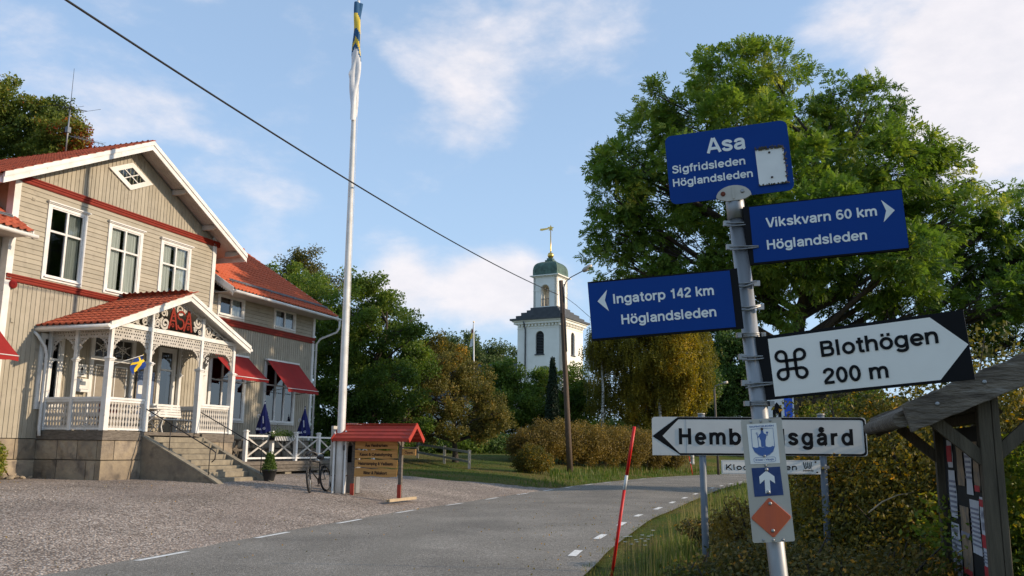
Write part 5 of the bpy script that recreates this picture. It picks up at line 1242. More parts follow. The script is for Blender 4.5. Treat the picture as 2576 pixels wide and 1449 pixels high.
def rrect(w_, h_, r, n=6):
    P = []
    for (sx, sz, a0) in ((1, 1, 0), (-1, 1, 90), (-1, -1, 180), (1, -1, 270)):
        for k in range(n + 1): a = R(a0 + 90 * k / n); P.append((sx * (w_ / 2 - r) + r * math.cos(a), sz * (h_ / 2 - r) + r * math.sin(a)))
    return P
def screw(par, x, z, y, m='zinc', r=.006):
    o = MB().lathe([(r, 0), (r, .003), (r * .6, .0045), (r * .25, .0045)], n=10).build('screw', M[m], par, loc=(x, y, z)); o.rotation_euler = (R(90), 0, 0); return o
def poly(par, P, y, m, name, th=.0015): return MB().prism(P, y - th, y).build(name, M[m], par)
# --- Asa plate
A = thing('place_sign', 'rounded blue sign reading Asa Sigfridsleden Höglandsleden on top of the leaning post', 'sign', mat=smat((.8334, 3.28, 2.7021), -15.03, 0, -3.74))
MB().prism(rrect(.465, .2811, .026), -.002, .002).build('plate', M['signblue'], A)
lettering('Asa', -.074, .0735, .0477, .1085, -.003, M['letterwhite'], A, .028); lettering('Sigfridsleden', -.2152, .0658, -.0159, .0158, -.003, M['letterwhite'], A, .024); lettering('Höglandsleden', -.217, .0884, -.0695, -.0386, -.003, M['letterwhite'], A, .024)
pl_ = MB().prism([(.1051, .0322), (.2098, .0335), (.208, -.1098), (.1064, -.1092)], -.007, -.0021).build('blank_plate', M['platewhite'], A)
for z in (.0171, -.0822): screw(pl_, .1558, z, -.007, 'iron', .0042)
rr = random.Random(12); lm = MB()
for k in range(150):
    q = rr.random()
    if q < .5: x, z = rr.uniform(.102, .212), .034 + rr.uniform(-.006, .005)
    elif q < .85: x, z = .2095 + rr.uniform(-.004, .005), rr.uniform(-.112, .034)
    else: x, z = rr.uniform(.104, .212), -.110 + rr.uniform(-.003, .002)
    s_ = rr.uniform(.0015, .0042); a = rr.uniform(0, 3)
    lm.bar((x, -.009, z), (x + s_ * math.cos(a) * 1.6, -.010 - rr.uniform(0, .003), z + s_ * math.sin(a) * 1.6), s_, s_ * .8)
o_ = lm.build('dry_moss', M['lichen'], A); o_['kind'] = 'stuff'
br = MB().prism([(-.058, -.1395)] + [(.008 + .066 * math.cos(a), -.1405 + .045 * math.sin(a)) for a in [R(180 - 15 * k) for k in range(13)]] + [(.052, -.152), (.030, -.156), (-.016, -.156), (-.040, -.150)], -.012, -.0025).build('bracket', M['alu'], A)
MB().box(.004, .010, -.017, -.0121, -.150, -.100).build('rib', M['alu'], br); screw(br, -.031, -.126, -.012, 'rust', .0095); screw(br, .042, -.1235, -.012, 'zinc', .0075)
# --- Vikskvarn
def boxsign(name, label, c, deg, w_, h_, face, lx0, lx1):
    s_ = thing(name, label, 'direction sign', mat=smat(c, *deg))
    MB().box(-w_ / 2, w_ / 2, .0, .022, -h_ / 2, h_ / 2).build('frame', M['signblack'], s_)
    return s_
V_ = boxsign('direction_sign', 'blue sign reading Vikskvarn 60 km Höglandsleden pointing right below the top plate', (1.1459, 3.159, 2.4163), (-17.86, 0, -2.78), .5597, .2263, 'signblue', 0, 0)
MB().box(-.2565, .2785, -.002, -.0002, -.1075, .1085).build('plate', M['signblue'], V_)
lettering('Vikskvarn 60 km', -.2, .189, .0222, .0591, -.003, M['letterwhite'], V_, .024); lettering('Höglandsleden', -.2055, .1464, -.0627, -.0262, -.003, M['letterwhite'], V_, .024)
poly(V_, [(.2066, .0778), (.2477, .0347), (.206, -.0052), (.2189, .0362)], -.0022, 'letterwhite', 'arrow')
I_ = boxsign('direction_sign', 'blue sign reading Ingatorp 142 km Höglandsleden pointing left from the post', (.5599, 3.20, 2.1286), (-9.13, 0, -4.24), .5476, .2212, 'signblue', 0, 0)
MB().box(-.2725, .2465, -.002, -.0002, -.1045, .1045).build('plate', M['signblue'], I_)
lettering('Ingatorp 142 km', -.1852, .1835, .0194, .0556, -.003, M['letterwhite'], I_, .024); lettering('Höglandsleden', -.1611, .184, -.060, -.0238, -.003, M['letterwhite'], I_, .024)
poly(I_, [(-.2037, .0742), (-.2426, .0333), (-.2032, -.0064), (-.2148, .0358)], -.0022, 'letterwhite', 'arrow')
B_ = boxsign('direction_sign', 'white arrow sign reading Blothögen 200 m with a looped square symbol pointing right', (1.1845, 3.0016, 1.9217), (-29.71, 0, -4.64), .6782, .2269, '', 0, 0)
poly(B_, [(-.2953, .1015), (.2380, .1025), (.3372, -.0007), (.2400, -.1050), (-.2953, -.1050)], -.0004, 'signwhite', 'plate')
lettering('Blothögen', -.1209, .2557, .0144, .0690, -.004, M['signblack'], B_, .026); lettering('200 m', -.1238, .0891, -.0804, -.0261, -.004, M['signblack'], B_, .026)
# the looped square: one ribbon
lp = []; cx, cz, e, r = -.2246, .0012, .0150, .0175
for (sx, sz, st0) in ((1, 1, 180), (-1, 1, 270), (-1, -1, 360), (1, -1, 90)):
    c_ = (cx + sx * (e + r), cz + sz * (e + r))
    for k in range(13): a = R(st0 - 22.5 * k); lp.append((c_[0] + r * math.cos(a), c_[1] + r * math.sin(a)))
lp.append(lp[0]); MB().ribbon(lp, .0105, -.0045, -.003).build('looped_square', M['signblack'], B_, fix=False)
def ringclamp(par, z_px, wide=1.0, strap=False):
    """clamp round the post with a bolt through the sign's edge channel"""
    c = along(z_px); L = par.matrix_basis.inverted(); axis = (L.to_3x3() @ pd).normalized()
    return c
def clamp(py, x0, x1, dy0=0.0, dy1=0.0, kind='rod'):
    """clamp on the post at height py; rods reach from x0 to x1 metres either side of its axis"""
    c = along(py); m_ = MB(); u = axis_u = Vector((1, -.15, 0)).normalized(); f = Vector((-.15, -1, 0)).normalized()
    if kind == 'rod':
        for k in (0, 1): m_.tube([c + u * x0 + f * (.030 - k * .002) + pd * (dy0 - k * .012), c + f * .034 - pd * k * .012, c + u * x1 + f * (.030) + pd * (dy1 - k * .004)], .0032, n=6)
        m_.box(-.012, .012, -.008, .008, -.010, .010, Matrix.Translation(c + u * (x0 if abs(x0) < abs(x1) else x1) + f * .022))
    else:
        ring = [c + (u * math.cos(2 * math.pi * k / 20) + f * math.sin(2 * math.pi * k / 20)) * .033 for k in range(20)]
        for dz_ in (-.006, 0, .006): m_.tube([p + pd * dz_ for p in ring], .0035, n=5, closed=True)
        for s_ in (-1, 1): m_.box(-.008, .008, -.012, .012, -.009, .009, Matrix.Translation(c + u * s_ * .043 + f * .008)); m_.tube([c + u * s_ * .045 + f * .02, c + u * s_ * .045 - f * .02], .006, n=8)
    return m_.build('clamp', M['zinc'], post_)
clamp(566, -.042, .062); clamp(624, -.042, .064); clamp(716, -.058, .040, -.006, .008); clamp(775, -.056, .044, -.005, .006); clamp(899, -.042, .066, 0, .004); clamp(965, -.042, .062, -.006, .002)
clamp(843, 0, 0, kind='band'); clamp(1015, 0, 0, kind='band')
ct = MB(); c_ = along(860); ct.bar(c_ + Vector((.035, -.03, .03)), c_ + Vector((.062, -.035, -.085)), .004, .002); ct.build('cable_tie', M['newwood'], post_)
# --- narrow plate with three trail markers
P_ = thing('trail_plate', 'narrow grey plate with shield, arrow and orange diamond trail markers low on the leaning post', 'sign', mat=smat((.8658, 3.036, 1.5081), -7.8, 0, -3.64))
MB().prism(rrect(.1363, .4061, .006, 3), -.001, .002).build('plate', M['alu'], P_)
for (x, z) in ((-.0345, .1944), (-.0019, .1946), (.0299, .1957), (-.0334, -.1954), (-.0015, -.1967), (.0301, -.1968), (-.0015, .0475)): screw(P_, x, z, -.001, 'zinc', .0045)
s1 = poly(P_, [(-.0495, .1866), (.0487, .1863), (.0470, .0525), (-.0499, .0535)], -.0012, 'platewhite', 'shield_marker')
sh = [(-.0369, .1700), (.0359, .1700), (.0353, .110), (.028, .092), (.014, .081), (-.002, .0765), (-.018, .081), (-.032, .093), (-.0382, .110)]
MB().ribbon(sh + [sh[0]], .0014, -.0034, -.0028).build('shield_outline', M['printblue'], s1, fix=False)
wv = [(-.0372, .106)] + [(-.036 + .0072 * k, .1085 + .0022 * math.cos(k * 2.1)) for k in range(11)] + [(.0345, .106), (.027, .0925), (.0135, .0825), (-.002, .078), (-.0175, .0825), (-.031, .094)]
MB().prism(wv, -.0035, -.0028).build('waves', M['printblue'], s1)
fg = MB(); fg.prism([(-.0085, .1085), (.006, .1085), (.0068, .130), (.0105, .140), (.0115, .150), (.004, .154), (.003, .158), (-.006, .158), (-.007, .154), (-.0125, .150), (-.0115, .138), (-.0085, .130)], -.0035, -.0028)
fg.prism([(-.0015 + .0042 * math.cos(R(45 * k)), .1615 + .0048 * math.sin(R(45 * k))) for k in range(8)], -.0037, -.0028); fg.ribbon([(-.017, .1085), (-.018, .152)], .0016, -.0036, -.0028); fg.ribbon(spiral(-.0185, .1555, .0042, 1.1, -1.2, 1, 12), .0013, -.0036, -.0028)
fg.ribbon([(-.018, .140), (-.009, .150)], .003, -.0036, -.0028); fg.ribbon([(.009, .150), (.014, .146), (.015, .154)], .0028, -.0036, -.0028); fg.box(.0115, .0185, -.0036, -.0028, .154, .159)
fg.build('figure_print', M['printblue'], s1)
lettering('SIGFRIDSLEDEN', -.0416, .0386, .1752, .1812, -.0034, M['printblue'], s1, .02)
MB().ribbon([(x - .0017, z + .0665) for x, z in rrect(.072, .016, .007, 4)] + [(.0343, .0665)], .0010, -.0034, -.0028).build('frame_print', M['printblue'], s1, fix=False)
lettering('fritid i Växjö', -.0323, .0280, .0638, .0700, -.0034, M['printblue'], s1, .02)
screw(s1, -.001, .169, -.0028, 'iron', .0045); screw(s1, -.002, .0785, -.0028, 'zinc', .0042)
s2 = poly(P_, [(-.048, .0406), (.0453, .0411), (.0473, -.0524), (-.0476, -.054)], -.0012, 'navysign', 'arrow_marker')
poly(s2, [(-.0008, .0302), (-.0261, .0113), (-.0261, -.0129), (-.0095, .0004), (-.0112, -.0440), (.0060, -.0450), (.0073, -.0005), (.0235, -.0132), (.0235, .0100)], -.0028, 'platewhite', 'arrow')
screw(s2, .0, .0335, -.0028); screw(s2, -.002, -.0405, -.0045)
s3 = MB().prism([(-.0035, -.0600), (.0015, -.0600), (.0625, -.1215), (.0625, -.1275), (.0030, -.1870), (-.0025, -.1870), (-.0640, -.1255), (-.0640, -.1190)], -.0045, -.0012).build('diamond_marker', M['orange'], P_, bevel=.0012)
screw(s3, .0, -.078, -.0045); screw(s3, .0, -.166, -.0045)

# ================================================================== road sign on two grey posts, and the small one below
HBm = smat((2.3074, 8.3, 1.7408), -1.6, 0, -.26)
HB = thing('road_sign', 'wide grey-white road sign with black arrow reading Hembygdsgård on two grey posts', 'road sign', mat=HBm)
MB().prism(rrect(1.978, .3529, .03, 4)[:10] + [(-.989, .1764), (-.989, -.1764)] + rrect(1.978, .3529, .03, 4)[-5:], .0, .004).build('plate', M['greysign'], HB)
oo = [(-.9874, -.0020), (-.7474, .1740)] + [(x, z) for x, z in [(.94, .1740), (.966, .166), (.980, .145), (.982, -.145), (.968, -.166), (.945, -.174)]] + [(-.7300, -.1740)]
ii = [(-.8932, .0010), (-.7419, .1540)] + [(x, z) for x, z in [(.930, .1540), (.952, .149), (.962, .135), (.964, -.135), (.954, -.150), (.930, -.156)]] + [(-.7386, -.1560)]
rb = MB()
for k in range(len(oo)):
    j = (k + 1) % len(oo); rb.prism([oo[k], oo[j], ii[j], ii[k]], -.0012, -.0002)
rb.build('border', M['signblack'], HB); lettering('Hembygdsgård', -.7424, .8629, -.0764, .0716, -.002, M['signblack'], HB, .018, space=4.6, sw=.205)
MB().box(-.674, -.672, -.001, -.0001, -.176, .176).build('seam', M['greysteel'], HB)
for x in (-.52, .59):
    q = HBm @ Vector((x, .04, 0)); MB().tube([(x, .040, -1.72), (x, .040, .20)], .032, n=16).build('post', M['greysteel'], HB); MB().tube([(x, .040, .20), (x, .040, .212)], .035, n=16).build('post_cap', M['alu'], HB)
    for z in (-.1, .1): MB().box(x - .05, x + .05, .004, .045, z - .015, z + .015).build('bracket', M['zinc'], HB)
KM = smat((2.392, 8.25, 1.4633), .94, 0, -.34)
K_ = thing('forest_sign', 'small white sign reading Klockarvägen with a crown-like logo under the wide road sign', 'sign', mat=KM)
MB().box(-.4566, .4566, 0, .003, -.0628, .0628).build('plate', M['signwhite'], K_); MB().ribbon([(-.448, -.055), (.375, -.055), (.375, .055), (-.448, .055), (-.448, -.055)], .002, -.001, 0).build('border', M['greysteel'], K_, fix=False)
lettering('Klockarvägen', -.4178, .2409, -.026, .0242, -.0015, M['signblack'], K_, .02, space=2.4, sw=.19)
lg = MB()
for s_ in (-1, 1): lg.ribbon([(.337 + s_ * .036, .046), (.337 + s_ * .033, .02), (.337 + s_ * .026, -.008), (.337 + s_ * .010, -.010)], .009, -.0012, 0); lg.ribbon([(.337 + s_ * .016, .044), (.337 + s_ * .016, .012), (.337 + s_ * .010, -.006)], .007, -.0014, 0)
lg.ribbon([(.337, .048), (.337, -.008)], .006, -.0016, 0); lg.build('logo', M['signblack'], K_, fix=False)
lettering('SVEASKOG', .2919, .3903, -.036, -.0225, -.0015, M['signblack'], K_, .03)
for (x, z) in ((.412, .047), (.422, -.045)): screw(K_, x, z, 0, 'iron', .008)
MB().box(.44, .54, .004, .06, -.012, .012).tube([(.50, .078, .0), (.50, .078, .02)], .036, n=14).build('clamp', M['zinc'], K_)
# far sign behind: hut symbol on blue
hs_c = at(1968, 1012, 30.0)
HS = thing('hostel_sign', 'blue and white sign with a black hut symbol partly behind the leaning post', 'road sign', hs_c, R(-6))
HS.scale = (1.88, 1.88, 1.88)
MB().box(-.32, .20, 0, .004, -.40, .30).build('plate', M['snowwhite'], HS); MB().box(-.30, -.27, -.002, -.0001, -.38, .28).box(.03, .175, -.002, -.0001, -.38, .28).build('blue_field', pmat('traffic_blue', (.01, .09, .55), .4), HS)
hut = MB(); hut.prism([(-.20, -.12), (-.10, .0), (.0, -.12)], -.003, -.0003); hut.box(-.175, -.12, -.0032, -.0003, -.30, -.121); hut.box(-.08, -.025, -.0032, -.0003, -.30, -.121); hut.box(-.119, -.081, -.0034, -.0003, -.20, -.121); hut.box(-.22, .01, -.0030, -.0003, -.32, -.301); hut.build('hut_symbol', M['signblack'], HS)
MB().tube([(.17, .03, -1.75), (.17, .03, .33)], .02, n=12).build('post', M['zinc'], HS)

# ================================================================== notice shelter at the right edge
SN = Vector((2.94, 5.5, 0)); rdir = Vector((.278, .9606, 0)); qdir = Vector((.9606, -.278, 0))
SM = Matrix(((qdir.x, rdir.x, 0, SN.x), (qdir.y, rdir.y, 0, SN.y), (0, 0, 1, 0), (0, 0, 0, 1)))
NS = thing('notice_shelter', 'weathered timber notice board shelter with a pitched roof at the right edge', 'notice shelter', mat=SM)
M['lichenwood'] = pmat('lichened_timber', (.21, .17, .125), .9, (.085, .067, .05), 7, 9, bump=1.0, bscale=26, stretch=(.6, 3, 3), stain=((.34, .31, .27), 6, .6, .8))
M['greenwood'] = pmat('pressure_treated_post', (.115, .092, .06), .85, (.065, .052, .034), 6, 8, bump=.5, bscale=18, stretch=(4, 4, .4))
gz0 = H(SN.x, SN.y)
NL = 1.56
for r_ in (0.0, NL):
    MB().box(-.055, .02, r_ - .04, r_ + .04, gz0 - .2, 2.05 if r_ == 0 else 2.0).build('post', M['greenwood'], NS, bevel=.004)
    MB().box(.022, .062, r_ - .045, r_ + .045, gz0 - .2, 2.02 if r_ == 0 else 1.98).build('post', M['greenwood'], NS, bevel=.004)
    MB().bar((-.03, r_ + (.0 if r_ else -.0), 1.56), (-.30, r_, 1.80), .05, .075).build('brace', M['greenwood'], NS); MB().bar((.04, r_, 1.60), (.42, r_, 1.95), .05, .075).build('brace', M['greenwood'], NS)
# roof: boards running down the slope, battened, with thick barge boards
slr = .44; zr_ = lambda q: 1.98 + q * slr
def wob(mb, amp, seed):
    r2 = random.Random(seed); mb.v = [(x + r2.uniform(-amp, amp), y, z + r2.uniform(-amp, amp)) for x, y, z in mb.v]; return mb
n = 26; tp_ = [( -.50 + (1.55) * k / n, zr_(-.50 + 1.55 * k / n) + .135 + .006 * math.sin(k * 1.7) + .005 * math.sin(k * 4.1)) for k in range(n + 1)]; bt_ = [(-.455 + 1.505 * k / n, zr_(-.455 + 1.505 * k / n) - .055 + .004 * math.sin(k * 2.2)) for k in range(n + 1)]
MB().prism(tp_ + bt_[::-1], -.16, -.11).build('barge_board', M['lichenwood'], NS, bevel=.006)
MB().prism([(x, z - .02) for x, z in tp_] + bt_[::-1], NL + .14, NL + .18).build('barge_board', M['lichenwood'], NS)
for k in range(14):
    y0 = -.11 + k * .128; MB().prism([(-.52, zr_(-.52) + .075), (1.05, zr_(1.05) + .075), (1.05, zr_(1.05) + .10), (-.52, zr_(-.52) + .10)], y0, y0 + .120).build('roof_board', M['lichenwood'], NS)
    MB().prism([(1.05, zr_(1.05) + .075), (2.2, zr_(1.05) + .075 - 1.15 * slr), (2.2, zr_(1.05) + .10 - 1.15 * slr), (1.05, zr_(1.05) + .10)], y0, y0 + .120).build('roof_board', M['lichenwood'], NS)
MB().tube([(-.50, -.10, zr_(-.50) + .045), (-.50, NL + .22, zr_(-.50) + .035)], .05, n=10).build('eaves_log', M['lichenwood'], NS)
MB().box(-.06, .0, -.03, NL + .03, 1.86, 1.94).build('beam', M['greenwood'], NS); MB().box(.0, .055, .045, NL - .045, 1.80, 1.88).build('beam', M['greenwood'], NS)
o_ = MB().lathe([(.020, 0), (.022, .004), (.014, .008), (.006, .008)], n=12)
for (q_, z_) in ((-.03, 2.03), (-.30, 1.90)):
    so = MB().lathe([(.013, 0), (.013, .004), (.006, .006)], n=12).build('screw', M['zinc'], NS, loc=(q_, -.162, z_)); so.rotation_euler = (R(90), 0, 0)
M['boardblack'] = pmat('black_board', (.012, .012, .012), .8); nbp = MB().box(.0, .02, .046, NL - .046, .55, 1.78).build('notice_panel', M['boardblack'], NS)
M['posterred'] = pmat('poster_red', (.45, .03, .04), .6); M['posterink'] = pmat('poster_ink', (.22, .22, .27), .7); M['postertan'] = pmat('poster_tan', (.32, .22, .13), .7, (.14, .12, .10), 9); M['posterpaper'] = pmat('poster_paper', (.52, .52, .53), .7, (.44, .44, .46), 4)
def poster(y0, y1, z0, z1, base, words=(), bars=(), label=None):
    """sheet pinned on the panel; faces the road (towards -x)"""
    rr2 = random.Random(int(y0 * 100 + z0 * 10)); m_ = MB(); n_ = 6
    for k in range(n_):
        for j in range(4):
            def P(a, b): yy = y0 + (y1 - y0) * a / n_; z_ = z0 + (z1 - z0) * b / 4; return (-.004 - .006 * abs(math.sin(a * 1.3 + b * .9 + y0 * 7)), yy, z_)
            m_.face([P(k, j), P(k, j + 1), P(k + 1, j + 1), P(k + 1, j)])
    po = m_.build('poster', M[base], nbp, fix=False, label=label)
    for (t, a, b, c, d, mt) in words:
        me = text_mesh(t, (y1 - y0) * (b - a), (z1 - z0) * (d - c), .03, mat=M[mt]); o = link('lettering', me, po)
        o.matrix_basis = Matrix(((0, 1, 0, -.0135), (-1, 0, 0, y1 - (y1 - y0) * a), (0, 0, 1, z0 + (z1 - z0) * c), (0, 0, 0, 1)))
    for (c, d, mt) in bars: MB().box(-.0128, -.0112, y0 + .01, y1 - .01, z0 + (z1 - z0) * c, z0 + (z1 - z0) * d).build('print', M[mt], po)
lines = lambda n_, c0, c1, mt='posterink': [(c0 + (c1 - c0) * k / n_, c0 + (c1 - c0) * (k + .45) / n_, mt) for k in range(n_)]
poster(.07, .36, .82, 1.33, 'posterpaper', [('MÖTE', .15, .85, .74, .84, 'posterink'), ('VISNING', .1, .9, .60, .70, 'posterink')], [(.88, .97, 'posterred'), (0.02, .16, 'posterred'), (.38, .54, 'posterred')] + lines(4, .2, .36))
poster(.40, .66, .95, 1.30, 'posterpaper', [], lines(9, .15, .9)); poster(.30, .46, 1.36, 1.68, 'postertan', [], [(.0, .12, 'posterred')]); poster(.52, .72, 1.33, 1.68, 'posterpaper', [], lines(6, .3, .9)); poster(.78, 1.0, 1.38, 1.66, 'postertan', [], [])
poster(.72, 1.02, .78, 1.24, 'postertan', [], [(.0, .08, 'posterred'), (.55, .62, 'posterink')]); poster(1.08, 1.40, .72, 1.10, 'posterpaper', [('INFO', .2, .8, .82, .90, 'posterink')], lines(8, .1, .75)); poster(1.10, 1.36, 1.14, 1.48, 'posterpaper', [], lines(7, .1, .85)); poster(1.14, 1.34, 1.5, 1.7, 'posterpaper', [], [(.2, .8, 'posterred')])

# ================================================================== utility pole with street lamp; overhead cable
ub = at(1434, 1186, 50); ut = at(1411, 706, 50.4); ub.z = H(ub.x, ub.y) - .05
up_ = thing('utility_pole', 'tall brown wooden utility pole with a street lamp arm in front of the church tower', 'utility pole', ub)
d_ = ut - ub
MB().tube([d_ * 0, d_ * .3, d_ * .7, d_], [.17, .155, .135, .12], n=14).build('pole', M['pole'], up_)
def upp(px, py, Y=50.3): return at(px, py, Y) - ub
MB().tube([upp(1420, 760), upp(1419, 722), upp(1424, 708), upp(1437, 697), upp(1469, 680)], [.035, .035, .032, .03, .03], n=8).build('lamp_arm', M['greysteel'], up_)
lh = MB(); a, b = upp(1466, 682), upp(1489, 667); lh.tube([a, a + (b - a) * .25, a + (b - a) * .8, b], [.09, .15, .14, .06], n=12); lh.build('lamp_head', M['alu'], up_)
MB().box(-.16, -.06, -.2, -.1, d_.z * .8, d_.z * .8 + .25, Matrix.Translation(Vector((d_.x * .8, d_.y * .8, 0)))).build('insulator', M['black'], up_); MB().tube([d_ * .62 + Vector((.14, -.1, 0)), d_ * .98 + Vector((.16, -.1, 0))], .03, n=6).build('conduit', M['greysteel'], up_)
ca, cbp = at(60, -70, 13.5), at(1404, 741, 50.3)
pts = []
for k in range(41):
    t = k / 40; p = ca.lerp(cbp, t); p.z -= .85 * 4 * t * (1 - t) * .5; pts.append(p)
cable = MB().tube(pts, .023, n=6); tag(cable.build('overhead_cable', M['black'], None), 'black overhead cable sloping from the top left down to the wooden utility pole', 'cable')
cbl2 = MB().tube([at(1418, 744, 50.3), at(1450, 768, 50), at(1500, 812, 49)], .014, n=5); tag(cbl2.build('overhead_cable', M['black'], None), 'thin black cable running right from the utility pole across the tower roof', 'cable')
# far street lamp
lb = at(1804, 1075, 62); fl2 = thing('street_lamp', 'thin grey street lamp in front of the dark green tree beyond the road', 'street lamp', Vector((lb.x, lb.y, H(lb.x, lb.y))))
lt = at(1797, 978, 62) - fl2.location
MB().tube([(0, 0, 0), lt], [.09, .07], n=8).build('pole', M['oldwood'], fl2); MB().tube([lt * .97, lt + Vector((.05, 0, .2)), lt + Vector((.7, 0, .42))], .025, n=6).build('lamp_arm', M['greysteel'], fl2); MB().tube([lt + Vector((.65, 0, .40)), lt + Vector((.95, 0, .48))], .09, n=8).build('lamp_head', M['alu'], fl2)
# second flagpole with pennant
f2 = at(1195, 1020, 78); f2.z = H(f2.x, f2.y); F2 = thing('churchyard_flagpole', 'white flagpole with a drooping yellow and white pennant in front of the dark church roof', 'flagpole', f2); ft = at(1191.5, 812, 78) - f2
MB().tube([(0, 0, 0), ft], [.10, .05], n=8).build('pole', M['white'], F2); MB().lathe([(0, 0), (.09, .06), (0, .16)], c=tuple(ft), n=8).build('finial', M['gold'], F2)
F2f = thing('pennant', 'drooping white and yellow pennant on the distant churchyard flagpole', 'pennant', f2 + ft)
pn = MB(); pn.prism([(-.06, -.1), (-.10, -1.0), (-.35, -2.2), (-.05, -2.1)], -.03, .03); pn.build('cloth', M['bannerwhite'], F2f); MB().prism([(-.05, -.9), (-.10, -1.4), (-.30, -1.5), (-.18, -1.0)], -.05, .05).build('patch', M['banneryellow'], F2f); MB().prism([(-.05, -.4), (-.06, -.9), (-.2, -.9)], -.045, .045).build('patch', M['redtrim'], F2f)
# parked car beyond
def car(px, Y, label):
    c = at(px, 1180, Y); c.z = H(c.x, c.y); o = thing('parked_car', label, 'car', c, R(4))
    M['carpaint'] = pmat('silver_paint', (.34, .34, .33), .3, metal=.5, coat=.5); m_ = MB()
    m_.prism([(-2.15, .35), (-2.2, .62), (-2.05, .85), (-1.2, .98), (1.75, 1.0), (2.1, .85), (2.15, .4), (2.0, .28), (-2.0, .28)], -.85, .85); m_.prism([(-1.15, .98), (-.45, 1.42), (1.2, 1.45), (1.9, 1.0)], -.74, .74)
    m_.build('body', M['carpaint'], o, bevel=.06)
    MB().prism([(-.92, 1.0), (-.38, 1.36), (.25, 1.38), (.25, 1.0)], -.752, .752).prism([(.32, 1.0), (.32, 1.38), (1.1, 1.39), (1.6, 1.02)], -.753, .753).build('window', M['dark'], o)
    for x in (-1.35, 1.35):
        for s_ in (-1, 1):
            wh = MB().tube([(x, s_ * .66, .32), (x, s_ * .86, .32)], .32, n=18).build('wheel', M['rubber'], o); MB().tube([(x, s_ * .861, .32), (x, s_ * .87, .32)], .18, n=12).build('rim', M['alu'], wh)
    MB().box(-2.17, -2.1, -.75, -.45, .6, .75).box(-2.17, -2.1, .45, .75, .6, .75).build('headlight', M['letterwhite'], o)
car(1808, 92, 'silver estate car parked beyond the bend behind the grey sign post')
# ---- far wooden fence by the apple tree
M['greyfence'] = pmat('silvered_wood', (.36, .35, .31), .85, (.24, .23, .20), 6, bump=.3)
wf = thing('wooden_fence', 'grey two-rail wooden fence in the grass right of the roofed sign board', 'fence')
fps = [at(1181, 1141, 46), at(1118, 1141, 49), at(1050, 1139, 52)]
for p in fps: p.z = H(p.x, p.y)
for p in fps: MB().box(-.07, .07, -.07, .07, -.1, .95, Matrix.Translation(p)).build('post', M['greyfence'], wf)
for a, b in zip(fps[:-1], fps[1:]):
    for z in (.82, .35): MB().bar(a + Vector((0, -.08, z)), b + Vector((0, -.08, z)), .04, .12).build('rail', M['greyfence'], wf)

# ================================================================== church
CD = 121.0; cc = at(1415, 900, CD); cc.z = 0; ang = R(28)
xr, yr_ = Vector((math.cos(ang), math.sin(ang), 0)), Vector((-math.sin(ang), math.cos(ang), 0))    # right face runs along +yr? (corner at origin)
# corner nearest the camera at origin; left face runs along -x', right face along +y'
CMt = Matrix(((math.cos(ang), -math.sin(ang), 0, cc.x), (math.sin(ang), math.cos(ang), 0, cc.y), (0, 0, 1, 0), (0, 0, 0, 1)))
CMt = Matrix.Translation((cc.x, cc.y, 0)) @ Matrix.Rotation(-ang, 4, 'Z')
ch_ = thing('church', 'white church tower with stepped dark roof, open belfry and green copper dome', 'church', mat=CMt)
S = 7.0; SB = 3.7; zt = 19.4
def arch_wall(w_, z0, z1, ow, oz0, oz1, cx, Mx, name, mat='plaster', th=.5, par=ch_):
    """wall with a round-headed opening, built from blocks and a fan over the arch"""
    m_ = MB(); a, b = cx - ow / 2, cx + ow / 2; zs = oz1 - ow / 2; n = 12
    m_.box(0, a, 0, th, z0, z1, Mx); m_.box(b, w_, 0, th, z0, z1, Mx)
    if oz0 > z0: m_.box(a, b, 0, th, z0, oz0, Mx)
    arc = [(cx + ow / 2 * math.cos(math.pi * k / n), zs + ow / 2 * math.sin(math.pi * k / n)) for k in range(n + 1)]
    for k in range(n): (x0_, y0_), (x1_, y1_) = arc[k], arc[k + 1]; m_.prism([(x0_, y0_), (x0_, z1), (x1_, z1), (x1_, y1_)], 0, th, Mx)
    return m_.build(name, M[mat], par)
# body: left face (facing the camera-left), right face
ML = Matrix.Translation((-S, 0, 0)); MRt = Matrix.Rotation(R(90), 4, 'Z')
arch_wall(S, 0, zt, 1.3, 14.7, 17.95, S * .50, ML, 'tower_wall'); arch_wall(S, 0, zt, 1.3, 14.7, 17.95, S * .5, MRt, 'tower_wall')
MB().box(-S, -S + .5, .5, S, 0, zt).build('tower_wall', M['plaster'], ch_); MB().box(-S + .5, -.5, S - .5, S, 0, zt).build('tower_wall', M['plaster'], ch_)
for Mx in (ML, MRt):
    lv = MB(); lv.box(S * .5 - .66, S * .5 + .66, .30, .36, 14.7, 18.0, Mx); lo = lv.build('louvre_window', M['dark'], ch_)
    for k in range(14): MB().box(S * .5 - .64, S * .5 + .64, .2, .29, 14.8 + k * .22, 14.86 + k * .22, Mx).build('louvre', M['slate'], lo)
    MB().box(S * .5 - .75, S * .5 + .75, -.12, -.005, 14.55, 14.7, Mx).build('sill', M['slate'], ch_)
    for k in range(13): x = .35 + k * (S - .7) / 12; MB().box(x - .12, x + .12, -.28, -.005, zt - .75, zt - .42, Mx).build('dentil', M['plaster'], ch_)
# pilaster strips and cornice
for z0, z1, e in ((zt - 1.05, zt - .98, .06), (zt - .40, zt - .05, .42), (zt - .05, zt + .12, .62)): MB().box(-S - e, e, -e, S + e, z0, z1).build('cornice', M['plaster'], ch_)
for k, (e, z0, z1) in enumerate(((.85, zt + .12, zt + .38), (.20, zt + .38, zt + .85), (-.35, zt + .85, zt + 1.35), (-.95, zt + 1.35, zt + 1.75), (-1.35, zt + 1.75, zt + 2.15))): MB().box(-S - e, e, -e, S + e, z0, z1).build('roof_step', M['slate'], ch_)
